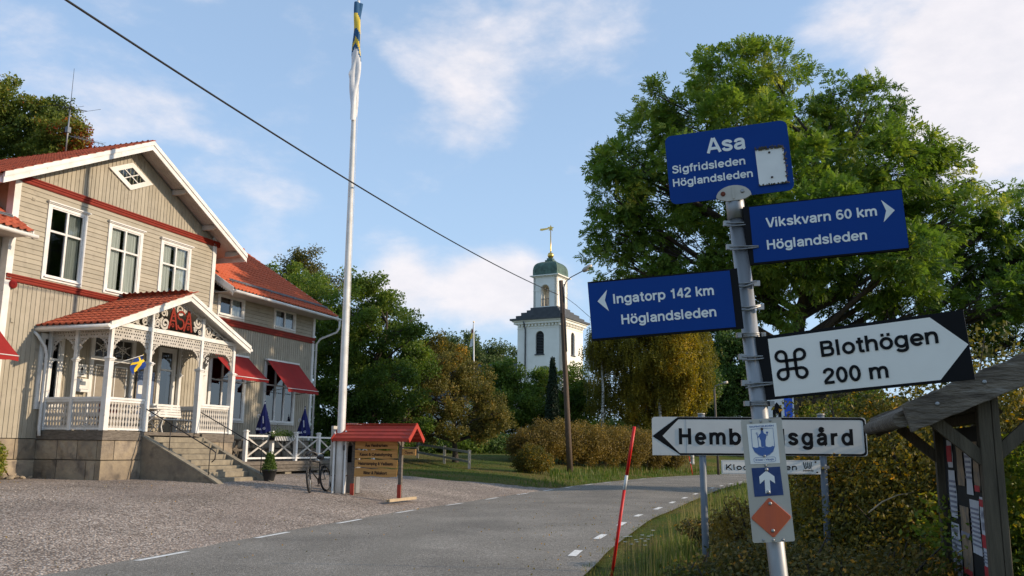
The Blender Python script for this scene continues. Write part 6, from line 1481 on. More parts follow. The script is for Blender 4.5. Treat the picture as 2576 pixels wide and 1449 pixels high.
# belfry
ins = (S - SB) / 2; zb0, zb1 = zt + 2.15, zt + 6.55
BL = Matrix.Translation((-S + ins, ins, 0)); BRm = Matrix.Translation((-ins, ins, 0)) @ Matrix.Rotation(R(90), 4, 'Z'); BBk = Matrix.Translation((-ins, S - ins, 0)) @ Matrix.Rotation(R(180), 4, 'Z'); BLf = Matrix.Translation((-S + ins, S - ins, 0)) @ Matrix.Rotation(R(-90), 4, 'Z')
for Mx in (BL, BRm, BBk, BLf):
    arch_wall(SB, zb0, zb1, 1.35, zb0 + .15, zb0 + 3.25, SB / 2, Mx, 'belfry_wall', th=.35)
    m_ = MB(); m_.ribbon([(SB / 2 + .78 * math.cos(math.pi * k / 12), zb0 + 2.58 + .78 * math.sin(math.pi * k / 12)) for k in range(13)], .12, -.06, -.005, Mx); m_.box(0, SB / 2 - .72, -.05, -.004, zb0 + 2.4, zb0 + 2.5, Mx); m_.box(SB / 2 + .72, SB, -.05, -.004, zb0 + 2.4, zb0 + 2.5, Mx); m_.build('moulding', M['plaster'], ch_)
    rg = MB(); rg.box(SB / 2 - .67, SB / 2 + .67, .05, .1, zb0 + 1.18, zb0 + 1.26, Mx)
    for k in range(11): x = SB / 2 - .62 + k * .124; rg.box(x - .015, x + .015, .06, .09, zb0 + .15, zb0 + 1.18, Mx)
    rg.build('railing', M['black'], ch_)
for e, z0, z1 in ((.12, zb1, zb1 + .15), (.42, zb1 + .15, zb1 + .28)): MB().box(-S + ins - e, -ins + e, ins - e, S - ins + e, z0, z1).build('cornice', M['plaster'], ch_)
zd = zb1 + .28; h2 = SB / 2 + .08; dm = MB(); n = 9; prv = None
for k in range(n + 1):
    t = k / n; r = h2 * (1 - t ** 2.6 * .78); z = zd + .42 + 1.75 * math.sin(t * math.pi / 2) ** .95
    cur_ = [(-S / 2 - r, S / 2 - r, z), (-S / 2 + r, S / 2 - r, z), (-S / 2 + r, S / 2 + r, z), (-S / 2 - r, S / 2 + r, z)]
    if prv:
        for i in range(4): j = (i + 1) % 4; dm.face([prv[i], prv[j], cur_[j], cur_[i]])
    prv = cur_
dm.face(prv); dmo = dm.build('dome', M['copper'], ch_)
MB().box(-S / 2 - h2, -S / 2 + h2, S / 2 - h2, S / 2 + h2, zd, zd + .42).build('dome_base', M['copper'], ch_)
for k in range(-3, 4):      # standing seams
    for (ax_) in (0, 1):
        m_ = MB(); pts = []
        for q in range(n + 1):
            t = q / n; r = h2 * (1 - t ** 2.6 * .78); z = zd + .42 + 1.75 * math.sin(t * math.pi / 2) ** .95; o2 = k * .5 * r / h2 * 1.0
            pts.append((-S / 2 + (o2 if ax_ == 0 else r), S / 2 + (-r if ax_ == 0 else o2), z))
        m_.tube(pts, .035, n=4); m_.build('seam', M['copper'], dmo)
zc = zd + 2.17
MB().box(-S / 2 - .62, -S / 2 + .62, S / 2 - .62, S / 2 + .62, zc - .05, zc + .3).box(-S / 2 - .42, -S / 2 + .42, S / 2 - .42, S / 2 + .42, zc + .3, zc + .6).build('lantern_base', M['copper'], ch_)
MB().lathe([(.1, 0), (.35, .1), (.47, .45), (.35, .8), (.1, .9), (.09, 1.3), (.06, 4.6)], c=(-S / 2, S / 2, zc + .6), n=16).build('gilded_ball', M['gold'], ch_)
vn = MB(); Mv = Matrix.Translation((-S / 2, S / 2, zc + 5.15)) @ Matrix.Rotation(ang, 4, 'Z')
vn.prism([(.5 * (.45 if k % 2 else 1) * math.cos(R(36 * k + 18)), .5 * (.45 if k % 2 else 1) * math.sin(R(36 * k + 18))) for k in range(10)], -.05, .05, Mv); vn.prism([(-.3, .05), (-1.5, -.1), (-1.6, -.35), (-1.3, -.4), (-.3, -.15)], -.04, .04, Mv); vn.build('weather_vane', M['gold'], ch_)
MB().tube([(-S + 1.3, -.75, zt - .1), (-S + 1.25, -.35, zt - .6), (-S + 1.3, -.15, zt - 1.2), (-S + 1.3, -.15, 1)], .10, n=8).build('downpipe', M['slate'], ch_)
nv = MB(); nv.box(-26, -S - .01, 1.2, 10.2, 0, 8.5); nv.build('nave_wall', M['plaster'], ch_)
Tn = Matrix(((0, 1, 0, 0), (1, 0, 0, 0), (0, 0, 1, 0), (0, 0, 0, 1)))
MB().prism([(.4, 8.3), (5.7, 14.2), (11.0, 8.3)], -26.5, -S - .012, Tn).build('nave_roof', M['slate'], ch_)
# ================================================================== vegetation
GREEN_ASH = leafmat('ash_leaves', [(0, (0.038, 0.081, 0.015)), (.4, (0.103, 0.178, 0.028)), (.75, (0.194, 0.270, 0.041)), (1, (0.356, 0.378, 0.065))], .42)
GREEN_DARK = leafmat('dark_green_leaves', [(0, (0.029, 0.056, 0.017)), (.5, (0.073, 0.130, 0.026)), (1, (0.163, 0.212, 0.040))], .3)
GREEN_MID = leafmat('mid_green_leaves', [(0, (0.038, 0.075, 0.014)), (.45, (0.115, 0.180, 0.028)), (.85, (0.230, 0.270, 0.040)), (1, (0.340, 0.280, 0.045))], .42)
AUTUMN = leafmat('yellowing_leaves', [(0, (0.038, 0.048, 0.012)), (.45, (0.114, 0.110, 0.022)), (.78, (0.264, 0.192, 0.026)), (1, (0.624, 0.312, 0.036))], .4)
BIRCH = leafmat('autumn_birch_leaves', [(0, (0.085, 0.088, 0.018)), (.4, (0.195, 0.176, 0.029)), (.8, (0.351, 0.273, 0.036)), (1, (0.572, 0.351, 0.039))], .4)
BROWN = leafmat('brown_hedge_leaves', [(0, (0.075, 0.063, 0.021)), (.5, (0.178, 0.132, 0.032)), (1, (0.310, 0.207, 0.040))], .35)
OLIVE = leafmat('olive_leaves', [(0, (0.059, 0.067, 0.017)), (.5, (0.143, 0.134, 0.031)), (.9, (0.252, 0.193, 0.042)), (1, (0.437, 0.202, 0.034))], .35)
REDDISH = leafmat('maple_leaves', [(0, (0.045, 0.075, 0.014)), (.5, (0.130, 0.170, 0.030)), (.8, (0.220, 0.220, 0.034)), (.93, (0.260, 0.100, 0.025)), (1, (0.330, 0.070, 0.020))], .4)
BRAMBLE = leafmat('bramble_leaves', [(0, (0.038, 0.043, 0.015)), (.45, (0.115, 0.101, 0.027)), (.78, (0.257, 0.162, 0.035)), (1, (0.648, 0.297, 0.038))], .35)
CONIF = leafmat('conifer_sprays', [(0, (0.008, 0.018, 0.008)), (1, (0.025, 0.048, 0.016))], .1)
POPLAR = leafmat('grey_green_leaves', [(0, (0.042, 0.066, 0.024)), (.5, (0.090, 0.132, 0.042)), (1, (0.156, 0.192, 0.060))], .35)
GRASSM = leafmat('grass_blades', [(0, (0.035, 0.070, 0.012)), (.5, (0.085, 0.140, 0.020)), (.85, (0.170, 0.190, 0.040)), (1, (0.340, 0.260, 0.100))], .35)
T_ASH, T_RND, T_HANG = tpl_ash(), tpl_round(4, 1), tpl_hang(6, 2)
T_SM = tpl_round(3, 5, .55); T_BIG = tpl_round(5, 8)
def lobe_pts(lobes, n, rng, shell=.6, flat=.9):
    """clump centres inside the lobes, weighted to their outer shell"""
    vol = np.array([l[3] ** 2 for l in lobes]); vol = vol / vol.sum(); idx = rng.choice(len(lobes), n, p=vol)
    L = np.array([l[:4] for l in lobes])[idx]; d = unit(rng.normal(size=(n, 3))); r = rng.uniform(shell, 1.0, n) ** .6
    return L[:, :3] + d * (L[:, 3] * r)[:, None] * np.array([1, 1, flat]), d, idx
def tree(name, label, cat, base, lobes, nclump, per, csize, lsize, tplt, leaf, bark, tr=.2, th=2.0, tintf=None, group=None, limbs=None, lean=(0, 0), seed=1, hang=False, tw=.35, branches=True, part='crown'):
    """tapered trunk, limbs to every lobe and twigs to the clumps; the crown is leaf-sized faces in clumps"""
    rng = np.random.default_rng(seed); base = Vector(base)
    t = thing(name, label, cat, base, 0, group)
    cc_, dd, idx = lobe_pts(lobes, nclump, rng); b = np.array(base)
    n = nclump * per; C_ = np.repeat(cc_, per, 0); sc = csize * rng.uniform(.6, 1.25, nclump)
    g = rng.normal(size=(n, 3)); g = unit(g) * (rng.uniform(0, 1, (n, 1)) ** .45); P = C_ + g * np.repeat(sc, per)[:, None] * np.array([1, 1, .75])
    ct = rng.normal(0, .13, nclump); zz = (cc_[:, 2] - cc_[:, 2].min()) / max(1e-3, np.ptp(cc_[:, 2]))
    base_t = .45 + ct if tintf is None else np.array([tintf(c) for c in cc_]) + ct
    tint = np.repeat(base_t, per) + rng.normal(0, .10, n)
    ov = unit(np.repeat(dd, per, 0) + g * .8)
    keep = P[:, 2] > b[2] + .05; P = P[keep]; tint = tint[keep]; ov = ov[keep]
    leaves(part, P - b, lsize * rng.uniform(.7, 1.25, len(P)), tint, tplt, leaf, t, None if hang else ov, upright=hang, rng=rng)
    mb = MB(); lo = np.array([l[:3] for l in lobes]); cen = lo.mean(0); tr0 = tr; top = Vector((cen[0] - b[0], cen[1] - b[1], 0)) * .25 + Vector((lean[0], lean[1], th))
    mb.tube([(0, 0, -.2), (0, 0, .15), top * .5 + Vector((0, 0, 0)), top], [tr * 1.35, tr * 1.05, tr * .9, tr * .75], n=10, caps=False)
    rr = random.Random(seed); L_ = []
    ztop = (max(l[2] for l in lobes) - b[2]) * .82 + th * .18
    # leader
    ld = [top]; steps = 5
    for k in range(1, steps + 1): q = top.lerp(Vector((cen[0] - b[0], cen[1] - b[1], ztop)), k / steps); ld.append(q + Vector((rr.uniform(-.3, .3), rr.uniform(-.3, .3), 0)) * tr * 3)
    mb.tube(ld, [tr * (.75 - .12 * k) for k in range(steps + 1)], n=7, caps=False)
    if branches:
        for i, l in enumerate(lobes):
            e = Vector((l[0] - b[0], l[1] - b[1], l[2] - b[2])); hd = math.hypot(e.x - top.x, e.y - top.y)
            f = min(1, max(0, (e.z - th - hd * .55) / max(.1, ztop - th))); f = f * .9
            s0 = ld[0].lerp(ld[-1], f); k_ = int(f * steps); s0 = ld[k_].lerp(ld[min(k_ + 1, steps)], f * steps - k_)
            mid = s0.lerp(e, .5) + Vector((rr.uniform(-.2, .2), rr.uniform(-.2, .2), rr.uniform(-.1, .35) * (e - s0).length * .3)); r0 = max(tr * .12, tr * (.42 - .25 * f))
            mb.tube([s0, s0.lerp(mid, .5), mid, mid.lerp(e, .6), e], [r0, r0 * .8, r0 * .62, r0 * .42, r0 * .22], n=6, caps=False)
            own = [cc_[j] for j in np.where(idx == i)[0][:int(14 * tw / .35)]]
            for c in own:
                c = Vector(c) - base; s1 = mid.lerp(e, rr.uniform(0, .9)); m2 = s1.lerp(c, .5) + Vector((rr.uniform(-.15, .15), rr.uniform(-.15, .15), rr.uniform(0, .2)))
                mb.tube([s1, m2, c], [r0 * .26, r0 * .17, r0 * .06], n=4, caps=False)
    mb.build('trunk', bark, t, fix=False)
    return t
def plobes(L, Y, dep=.75, seed=0, jit=.0):
    """lobes given where they stand: (px, py, px radius) at distance Y, with some in front and behind"""
    rr = random.Random(seed); o = []
    for l in L:
        dy = l[3] if len(l) > 3 else rr.uniform(-1, 1) * dep
        YY = Y + dy; p = at(l[0], l[1], YY); r = l[2] * math.hypot(1, 0) * YY / 2257.; o.append((p.x, p.y, p.z, r))
    return o
def gbase(px, Y, off=0.0):
    p = at(px, 1100, Y); p.z = H(p.x, p.y) + off; return p
# ---- the big ash
AL = [(1850, 200, 95), (1790, 180, 70), (1940, 180, 85), (2090, 225, 85), (2180, 290, 90), (1740, 320, 90), (1655, 240, 48), (1650, 340, 75), (1590, 420, 85), (1545, 500, 70), (1530, 400, 45), (1560, 590, 80), (1535, 650, 60),
      (1660, 500, 110, 2), (1720, 620, 100, -1), (1850, 340, 130, -2.5), (1800, 470, 120, 2), (1990, 330, 130, 1.5), (2020, 460, 140, -3), (2200, 420, 120, -1.5), (2290, 380, 85), (2370, 450, 65), (2180, 560, 140, 2), (2320, 560, 110, -1),
      (2050, 620, 120, -2.5), (1900, 620, 110, -1.5), (2240, 690, 120, -2), (2370, 680, 100, 1), (2450, 520, 60), (2450, 450, 42), (2530, 465, 42), (2520, 560, 70), (2470, 630, 85), (2570, 650, 80), (2600, 730, 90), (2500, 760, 85, -2), (2400, 780, 85, 1.5), (2520, 850, 70, 1), (2600, 850, 80),
      (2290, 790, 80, -2), (2150, 780, 85, 2), (2000, 760, 80, -1.5), (1880, 740, 80, 1), (1760, 720, 70, -1), (1640, 660, 70, 2.5), (1990, 560, 120, 4), (2250, 560, 120, 4.5), (1850, 540, 110, 4.5), (2100, 380, 120, 4), (2680, 700, 120, 0), (2700, 560, 90, 1), (2060, 540, 110, -5), (1760, 420, 90, -4), (2300, 640, 90, -4.5)]
lob = plobes(AL, 37, 1.8, 3)
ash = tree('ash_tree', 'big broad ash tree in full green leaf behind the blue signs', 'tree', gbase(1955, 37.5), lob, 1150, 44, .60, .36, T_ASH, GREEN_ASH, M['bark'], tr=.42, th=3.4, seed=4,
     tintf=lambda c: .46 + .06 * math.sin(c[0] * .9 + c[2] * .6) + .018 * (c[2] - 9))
# ---- trees behind the house
tree('maple_tree', 'tall green maple behind the left roof, tallest at the left edge', 'tree', gbase(-20, 52), plobes([(0, 250, 70), (-60, 300, 110), (50, 310, 60), (-20, 380, 90), (70, 370, 50), (20, 440, 80), (-80, 200, 60)], 52, 1.6, 5), 150, 60, .75, .30, T_RND, REDDISH, M['bark'], tr=.3, th=4, seed=5, tintf=lambda c: .5)
tree('maple_tree', 'green maple with a red-leaved edge beside the roof antenna', 'tree', gbase(130, 52), plobes([(100, 300, 50), (140, 290, 45), (80, 350, 60), (150, 345, 50), (185, 335, 32), (190, 370, 36), (120, 400, 60)], 52, 1.2, 6), 120, 60, .6, .28, T_RND, REDDISH, M['bark'], tr=.25, th=4, seed=6, tintf=lambda c: .5 + (.34 if c[0] > at(172, 300, 52).x else 0))
tree('birch_tree', 'tall thin-topped birch with brownish leaves behind the house wing', 'tree', gbase(770, 66), plobes([(735, 660, 34), (770, 640, 32), (760, 690, 50), (800, 690, 46), (730, 720, 40), (840, 720, 40), (780, 760, 60)], 66, 1.2, 7), 130, 40, .75, .26, T_SM, AUTUMN, M['birchbark'], tr=.16, th=6, seed=7, tintf=lambda c: .42)
tree('bushy_tree', 'dense green tree just right of the house wing behind the flagpole', 'tree', gbase(800, 50), plobes([(720, 700, 45), (770, 730, 60), (830, 760, 70), (740, 790, 70), (850, 850, 90), (800, 930, 100), (880, 960, 80), (820, 1040, 80), (900, 1060, 70), (790, 1110, 60), (690, 740, 40)], 50, 1.8, 8), 260, 60, .62, .23, T_RND, GREEN_MID, M['bark'], tr=.25, th=2.2, seed=8, tintf=lambda c: .36 + .03 * (c[2] - 6))  # leaf tint rises with height: the sunlit top is put into the colour
tree('broadleaf_tree', 'large round green tree with drooping twigs right of the flagpole', 'tree', gbase(925, 47), plobes([(900, 720, 50), (950, 740, 48), (880, 790, 70), (960, 800, 70), (1010, 830, 42), (920, 880, 85), (1000, 890, 70), (1040, 850, 28), (1050, 920, 45), (900, 970, 85), (990, 980, 80), (940, 1050, 80), (1030, 1040, 60), (900, 1100, 60), (1045, 800, 18)], 47, 1.8, 9), 330, 60, .55, .22, T_RND, GREEN_MID, M['bark'], tr=.28, th=1.9, seed=9, tintf=lambda c: .34 + .035 * (c[2] - 6))  # higher clumps get lighter leaves, painting in the sun on the crown top
tree('apple_tree', 'low spreading apple tree with yellowing leaves behind the red-roofed board', 'tree', gbase(1147, 50), plobes([(1080, 940, 55), (1140, 930, 50), (1190, 960, 55), (1100, 1000, 60), (1170, 1020, 60), (1225, 1020, 45), (1070, 1050, 50), (1140, 1070, 42), (1220, 1070, 42), (1250, 1040, 34), (1050, 900, 32), (1100, 890, 30), (1000, 1000, 50), (1030, 1070, 42), (1090, 1092, 34), (1200, 1092, 32), (1255, 1080, 30), (1000, 940, 40), (1275, 1050, 26)], 50, 1.6, 10), 420, 50, .45, .19, T_SM, OLIVE, M['bark'], tr=.17, th=1.1, seed=10, tintf=lambda c: .55)
tree('small_tree', 'small orange and green tree between the big tree and the church roof', 'tree', gbase(1075, 60), plobes([(1060, 890, 40), (1100, 870, 36), (1140, 890, 36), (1080, 940, 50), (1150, 940, 45), (1030, 930, 40), (1180, 950, 36)], 60, 1.2, 11), 150, 50, .55, .22, T_SM, AUTUMN, M['bark'], tr=.15, th=2, seed=11, tintf=lambda c: .5)
tree('broadleaf_tree', 'green bush-like tree at the left foot of the church tower', 'tree', gbase(1260, 72), plobes([(1240, 950, 34), (1280, 945, 36), (1320, 985, 34), (1250, 1000, 45), (1300, 1020, 45), (1350, 1030, 36), (1220, 1040, 40), (1260, 1070, 50), (1340, 1080, 45)], 72, 1.4, 12), 170, 55, .75, .30, T_RND, GREEN_MID, M['bark'], tr=.18, th=1.6, seed=12, tintf=lambda c: .42)
tree('broadleaf_tree', 'green tree at the right foot of the church tower behind the pole', 'tree', gbase(1440, 74), plobes([(1360, 960, 28), (1380, 950, 28), (1445, 950, 32), (1430, 990, 42), (1475, 1000, 40), (1350, 1010, 40), (1400, 1040, 45), (1460, 1050, 45)], 74, 1.4, 13), 150, 50, .72, .30, T_RND, GREEN_MID, M['bark'], tr=.18, th=1.6, seed=13, tintf=lambda c: .40)
# conical thuja
def conifer(label, px, Y, top, bot, hw, seed):
    b_ = gbase(px, Y); t = thing('conical_conifer', label, 'conifer', b_); rng = np.random.default_rng(seed); z1 = at(px, top, Y).z - b_.z; n = 6500
    z = rng.uniform(0, 1, n) ** 1.25; a = rng.uniform(0, 6.283, n); rmax = hw * Y / 2257 * (1 - z) ** .75 * (.92 + .12 * np.sin(a * 3 + z * 9)); r = rmax * rng.uniform(.72, 1.03, n)
    P = np.stack([r * np.cos(a), r * np.sin(a), .15 + z * z1], 1); ov = unit(np.stack([np.cos(a) * .35, np.sin(a) * .35, np.ones(n)], 1))
    leaves('crown', P, .20, rng.uniform(0, 1, n), T_SM, CONIF, t, ov, rng=rng); MB().tube([(0, 0, -.1), (0, 0, z1 * .9)], [.13, .02], n=8).build('trunk', M['bark'], t)
conifer('dark conical conifer standing alone before the church tower left of the utility pole', 1390, 66, 905, 1060, 27, 14)
# far grove left of the tower and behind the nave
for i, (px, Y, top, r_) in enumerate(((1110, 150, 840, 26), (1140, 150, 832, 30), (1170, 155, 838, 28), (1200, 160, 848, 24), (1230, 158, 862, 26), (1262, 160, 866, 26), (1290, 165, 874, 24), (1330, 168, 880, 24))):
    L = [(px + dx, top + r_ + dy, r_ * (.8 if k else .62)) for k, (dx, dy) in enumerate(((0, -6), (-14, 26), (14, 30), (0, 64), (-18, 80), (18, 84), (0, 120), (0, 170)))]
    tree('far_tree', ('far grey-green tree standing furthest left behind the church', 'tallest far grey-green tree behind the church nave', 'far grey-green tree just left of the pennant pole', 'far grey-green tree just right of the pennant pole', 'far tree with two points behind the nave ridge', 'far tree between the pennant pole and the tower', 'far tree nearest the left edge of the tower', 'far tree hidden mostly behind the tower')[i], 'tree', gbase(px, Y), plobes(L, Y, 1.5, 20 + i), 70, 40, 1.5, .62, T_RND, POPLAR, M['bark'], tr=.3, th=4, seed=30 + i, group='trees far behind the church', tintf=lambda c: .42, tw=.12)
# ---- right: weeping birches, dark trees
def birch(label, px, Y, L, trunkpx, seed, tint=.5, n=260):
    return tree('weeping_birch', label, 'tree', gbase(trunkpx, Y), plobes(L, Y, 1.6, seed), n, 46, .85, .40, T_HANG, BIRCH, M['birchbark'], tr=.15, th=5.5, seed=seed, hang=True, group='weeping birches beyond the hedge', tintf=lambda c: tint + .08 * math.sin(c[0] * 1.1 + c[2] * .7), tw=.15)
birch('weeping birch with thin hanging twigs against the sky right of the church tower', 1560, 70, [(1560, 800, 70), (1540, 870, 62), (1600, 880, 70), (1560, 950, 70), (1600, 1000, 60), (1530, 1000, 45), (1500, 900, 30), (1590, 740, 60)], 1611, 41, .40, 240)
birch('golden weeping birch in the middle of the birch row', 1660, 68, [(1650, 800, 70), (1700, 830, 60), (1640, 880, 70), (1700, 900, 70), (1650, 960, 65), (1700, 980, 60), (1630, 1020, 50)], 1660, 42, .62, 300)
birch('weeping birch with green lower twigs furthest right in the birch row', 1740, 70, [(1730, 860, 50), (1760, 900, 36), (1730, 950, 55), (1750, 1000, 40), (1710, 1020, 50), (1690, 1060, 40)], 1740, 43, .38, 200)
# loose curtain of twigs on the left of the birches
for i, (px, py, ln) in enumerate(((1478, 800, 60), (1484, 850, 90), (1470, 930, 55), (1492, 900, 110), (1500, 820, 120))): pass
wrng = np.random.default_rng(60); wp = []
tw_ = thing('weeping_birch', 'thin outermost birch hanging its twigs in front of the tower edge', 'tree', gbase(1515, 69), 0, 'weeping birches beyond the hedge')
tb_ = MB(); tb_.tube([(0, 0, -.1), (.1, 0, 5), (-.1, 0, 9.5), (-.3, 0, 12.5)], [.12, .10, .06, .02], n=8)
for k in range(46):
    px = wrng.uniform(1468, 1530); y0 = wrng.uniform(770, 860) + max(0, 1490 - px) * .8; y1 = y0 + wrng.uniform(70, 190); q0, q1 = at(px + 14, y0, 69 + wrng.uniform(-.8, .8)) - tw_.location, at(px, y1, 69) - tw_.location
    tb_.tube([Vector((-.1, 0, min(12, q0.z - .8))), q0 + Vector((.1, 0, .2)), q0, q1], [.03, .015, .01, .004], n=3, caps=False); wp += [np.array(q0.lerp(q1, t)) + wrng.normal(0, .10, 3) for t in wrng.uniform(0, 1, 26)]
tb_.build('trunk', M['birchbark'], tw_, fix=False); leaves('crown', np.array(wp), .26, wrng.uniform(.1, .6, len(wp)), T_HANG, BIRCH, tw_, None, upright=True, rng=wrng)
tree('linden_tree', 'dark green dense tree behind the far street lamp', 'tree', gbase(1835, 88), plobes([(1810, 860, 50), (1860, 850, 45), (1790, 910, 55), (1850, 920, 65), (1800, 980, 60), (1870, 990, 55), (1830, 1050, 60), (1900, 900, 45), (1910, 960, 45), (1770, 1040, 45), (1920, 1030, 45)], 88, 2, 44), 330, 50, .95, .38, T_RND, GREEN_DARK, M['bark'], tr=.35, th=2.5, seed=44, tintf=lambda c: .5)
for i, (px, Y, L) in enumerate(((2060, 84, [(2050, 960, 50), (2020, 1000, 50), (2080, 1010, 50), (2050, 1060, 55), (2110, 1060, 50), (2000, 1060, 50)]), (2180, 95, [(2180, 1000, 40), (2150, 1050, 50), (2220, 1040, 50), (2260, 1070, 50)]), (1950, 100, [(1950, 960, 40), (1980, 1010, 45), (1940, 1050, 50), (1990, 1080, 45)]))):
    tree('background_tree', ('round green tree beyond the road between the white arrow sign and the road sign', 'green tree far beyond behind the shelter roof', 'green tree behind the hut symbol sign')[i], 'tree', gbase(px, Y), plobes(L, Y, 2, 50 + i), 140, 46, 1.0, .42, T_RND, GREEN_MID, M['bark'], tr=.25, th=2, seed=50 + i, tintf=lambda c: .5)
# dark trunks along the far verge
for i, (px, Y, r_) in enumerate(((1749, 78, .34), (1722, 84, .22), (1880, 96, .25))):
    t = thing('old_tree', ('thick dark trunk beside the far snow pole', 'slimmer dark trunk left of the thick one beyond the bend', 'dark trunk right of the parked car')[i], 'tree', gbase(px, Y)); MB().tube([(0, 0, -.1), (0, 0, .4), (.05, 0, 3.0), (.0, 0, 6)], [r_ * 1.5, r_, r_ * .85, r_ * .6], n=10).build('trunk', M['bark'], t)
    rng = np.random.default_rng(i); n = 2600; P = unit(rng.normal(size=(n, 3))) * rng.uniform(.3, 1, (n, 1)) ** .5 * np.array([2.6, 2.6, 2.0]) + np.array([0, 0, 6.2]); leaves('crown', P, .34, rng.uniform(.1, .8, n), T_RND, GREEN_DARK, t, rng=rng)
# ---- shrubs: brown hedge beyond the road
def shrub(name, label, cat, base, blobs, n, lsize, leaf, tint, seed, group=None, tpl=None, up=.6, stems=14, kind=None):
    """blobs: (x, y, z, rx, rz) offsets from the base"""
    rng = np.random.default_rng(seed); t = thing(name, label, cat, base, 0, group); B = np.array(blobs, float); w_ = B[:, 3] ** 2 * B[:, 4]; idx = rng.choice(len(B), n, p=w_ / w_.sum())
    d = unit(rng.normal(size=(n, 3))); r = rng.uniform(.25, 1, n) ** .42
    # uneven surface: radius modulated by clumps
    md = 1 + .16 * np.sin(d[:, 0] * 7 + idx) * np.sin(d[:, 2] * 6 + idx * 2) + .10 * np.sin(d[:, 1] * 13 + d[:, 2] * 11)
    P = B[idx, :3] + d * (r * md)[:, None] * np.stack([B[idx, 3], B[idx, 3], B[idx, 4]], 1); ti = tint + rng.normal(0, .17, n) + (rng.uniform(0, 1, n) < .05) * .35 + .12 * np.sin(P[:, 0] * 2.1) * np.sin(P[:, 2] * 3.3 + P[:, 1]); k = P[:, 2] > 0.02; P, ti, d = P[k], ti[k], d[k]
    o_ = leaves('foliage', P, lsize * rng.uniform(.6, 1.3, len(P)), ti, tpl if tpl is not None else T_SM, leaf, t, unit(d + np.array([0, 0, up])), rng=rng)
    mb = MB(); rr = random.Random(seed)
    for k in range(stems): b_ = blobs[rr.randrange(len(blobs))]; e = Vector((b_[0] + rr.uniform(-1, 1) * b_[3] * .7, b_[1] + rr.uniform(-1, 1) * b_[3] * .7, b_[2] + b_[4] * rr.uniform(.3, 1.0))); s0 = Vector((b_[0] * .8 + rr.uniform(-.2, .2), b_[1] * .8, -.05)); mb.tube([s0, s0.lerp(e, .5) + Vector((rr.uniform(-.15, .15), 0, .1)), e], [.022, .014, .005], n=4, caps=False)
    mb.build('stems', M['bark'], t, fix=False)['kind'] = 'stuff'
    return t
hb = []
for i, (px, Y, top, r_) in enumerate(((1325, 53, 1075, 1.25), (1370, 54, 1052, 1.35), (1420, 55, 1050, 1.4), (1475, 56, 1058, 1.4), (1530, 57.5, 1062, 1.4), (1585, 59, 1072, 1.4), (1640, 61, 1085, 1.3), (1690, 63.5, 1098, 1.2))):
    b_ = gbase(px, Y); zt_ = at(px, top, Y).z - b_.z; rr = random.Random(i)
    bl_ = [(0, 0, zt_ * .5, r_, zt_ * .5)] + [(rr.uniform(-.8, .8), rr.uniform(-.9, .5), zt_ * rr.uniform(.35, .72), r_ * .62, zt_ * .3) for _ in range(5)]
    shrub('hedge_shrub', 'brownish spirea bush, ' + ('leftmost of the hedge beyond the road', 'second from the left in the hedge', 'behind the foot of the utility pole', 'just right of the utility pole in the hedge', 'in the middle of the hedge run', 'behind the top of the near snow pole', 'right part of the hedge behind the road sign arrow', 'last and lowest at the right end of the hedge')[i], 'shrub', b_, bl_, 5200, .17, BROWN, (.40, .45, .5, .55, .55, .5, .45, .35)[i], 70 + i, 'brown spirea hedge beyond the road')
shrub('small_bush', 'low yellow-green bush in front of the hedge left of the utility pole', 'shrub', gbase(1335, 46), [(0, 0, .75, .8, .75), (.6, .2, .6, .6, .55), (-.5, 0, .5, .5, .45)], 3800, .13, AUTUMN, .45, 90)
shrub('potted_foliage', 'dummy', 'plant', pot.location, [(0, 0, .52, .17, .26), (0, 0, .75, .08, .2)], 500, .09, GREEN_DARK, .6, 91, stems=3) if False else None
rng_ = np.random.default_rng(91); zc_ = rng_.uniform(0, 1, 700); ac_ = rng_.uniform(0, 6.28, 700); leaves('foliage', np.stack([.19 * (1 - zc_ * .8) * np.cos(ac_), .19 * (1 - zc_ * .8) * np.sin(ac_), .34 + zc_ * .5], 1), .09, rng_.uniform(.3, .9, 700), T_SM, GREEN_DARK, pot, rng=rng_)
rng_ = np.random.default_rng(92); leaves('plants', np.stack([rng_.uniform(-.6, .6, 420), rng_.normal(0, .07, 420), .14 + np.abs(rng_.normal(0, .10, 420))], 1), .09, rng_.uniform(.2, .8, 420), T_SM, GREEN_DARK, fb, rng=rng_)
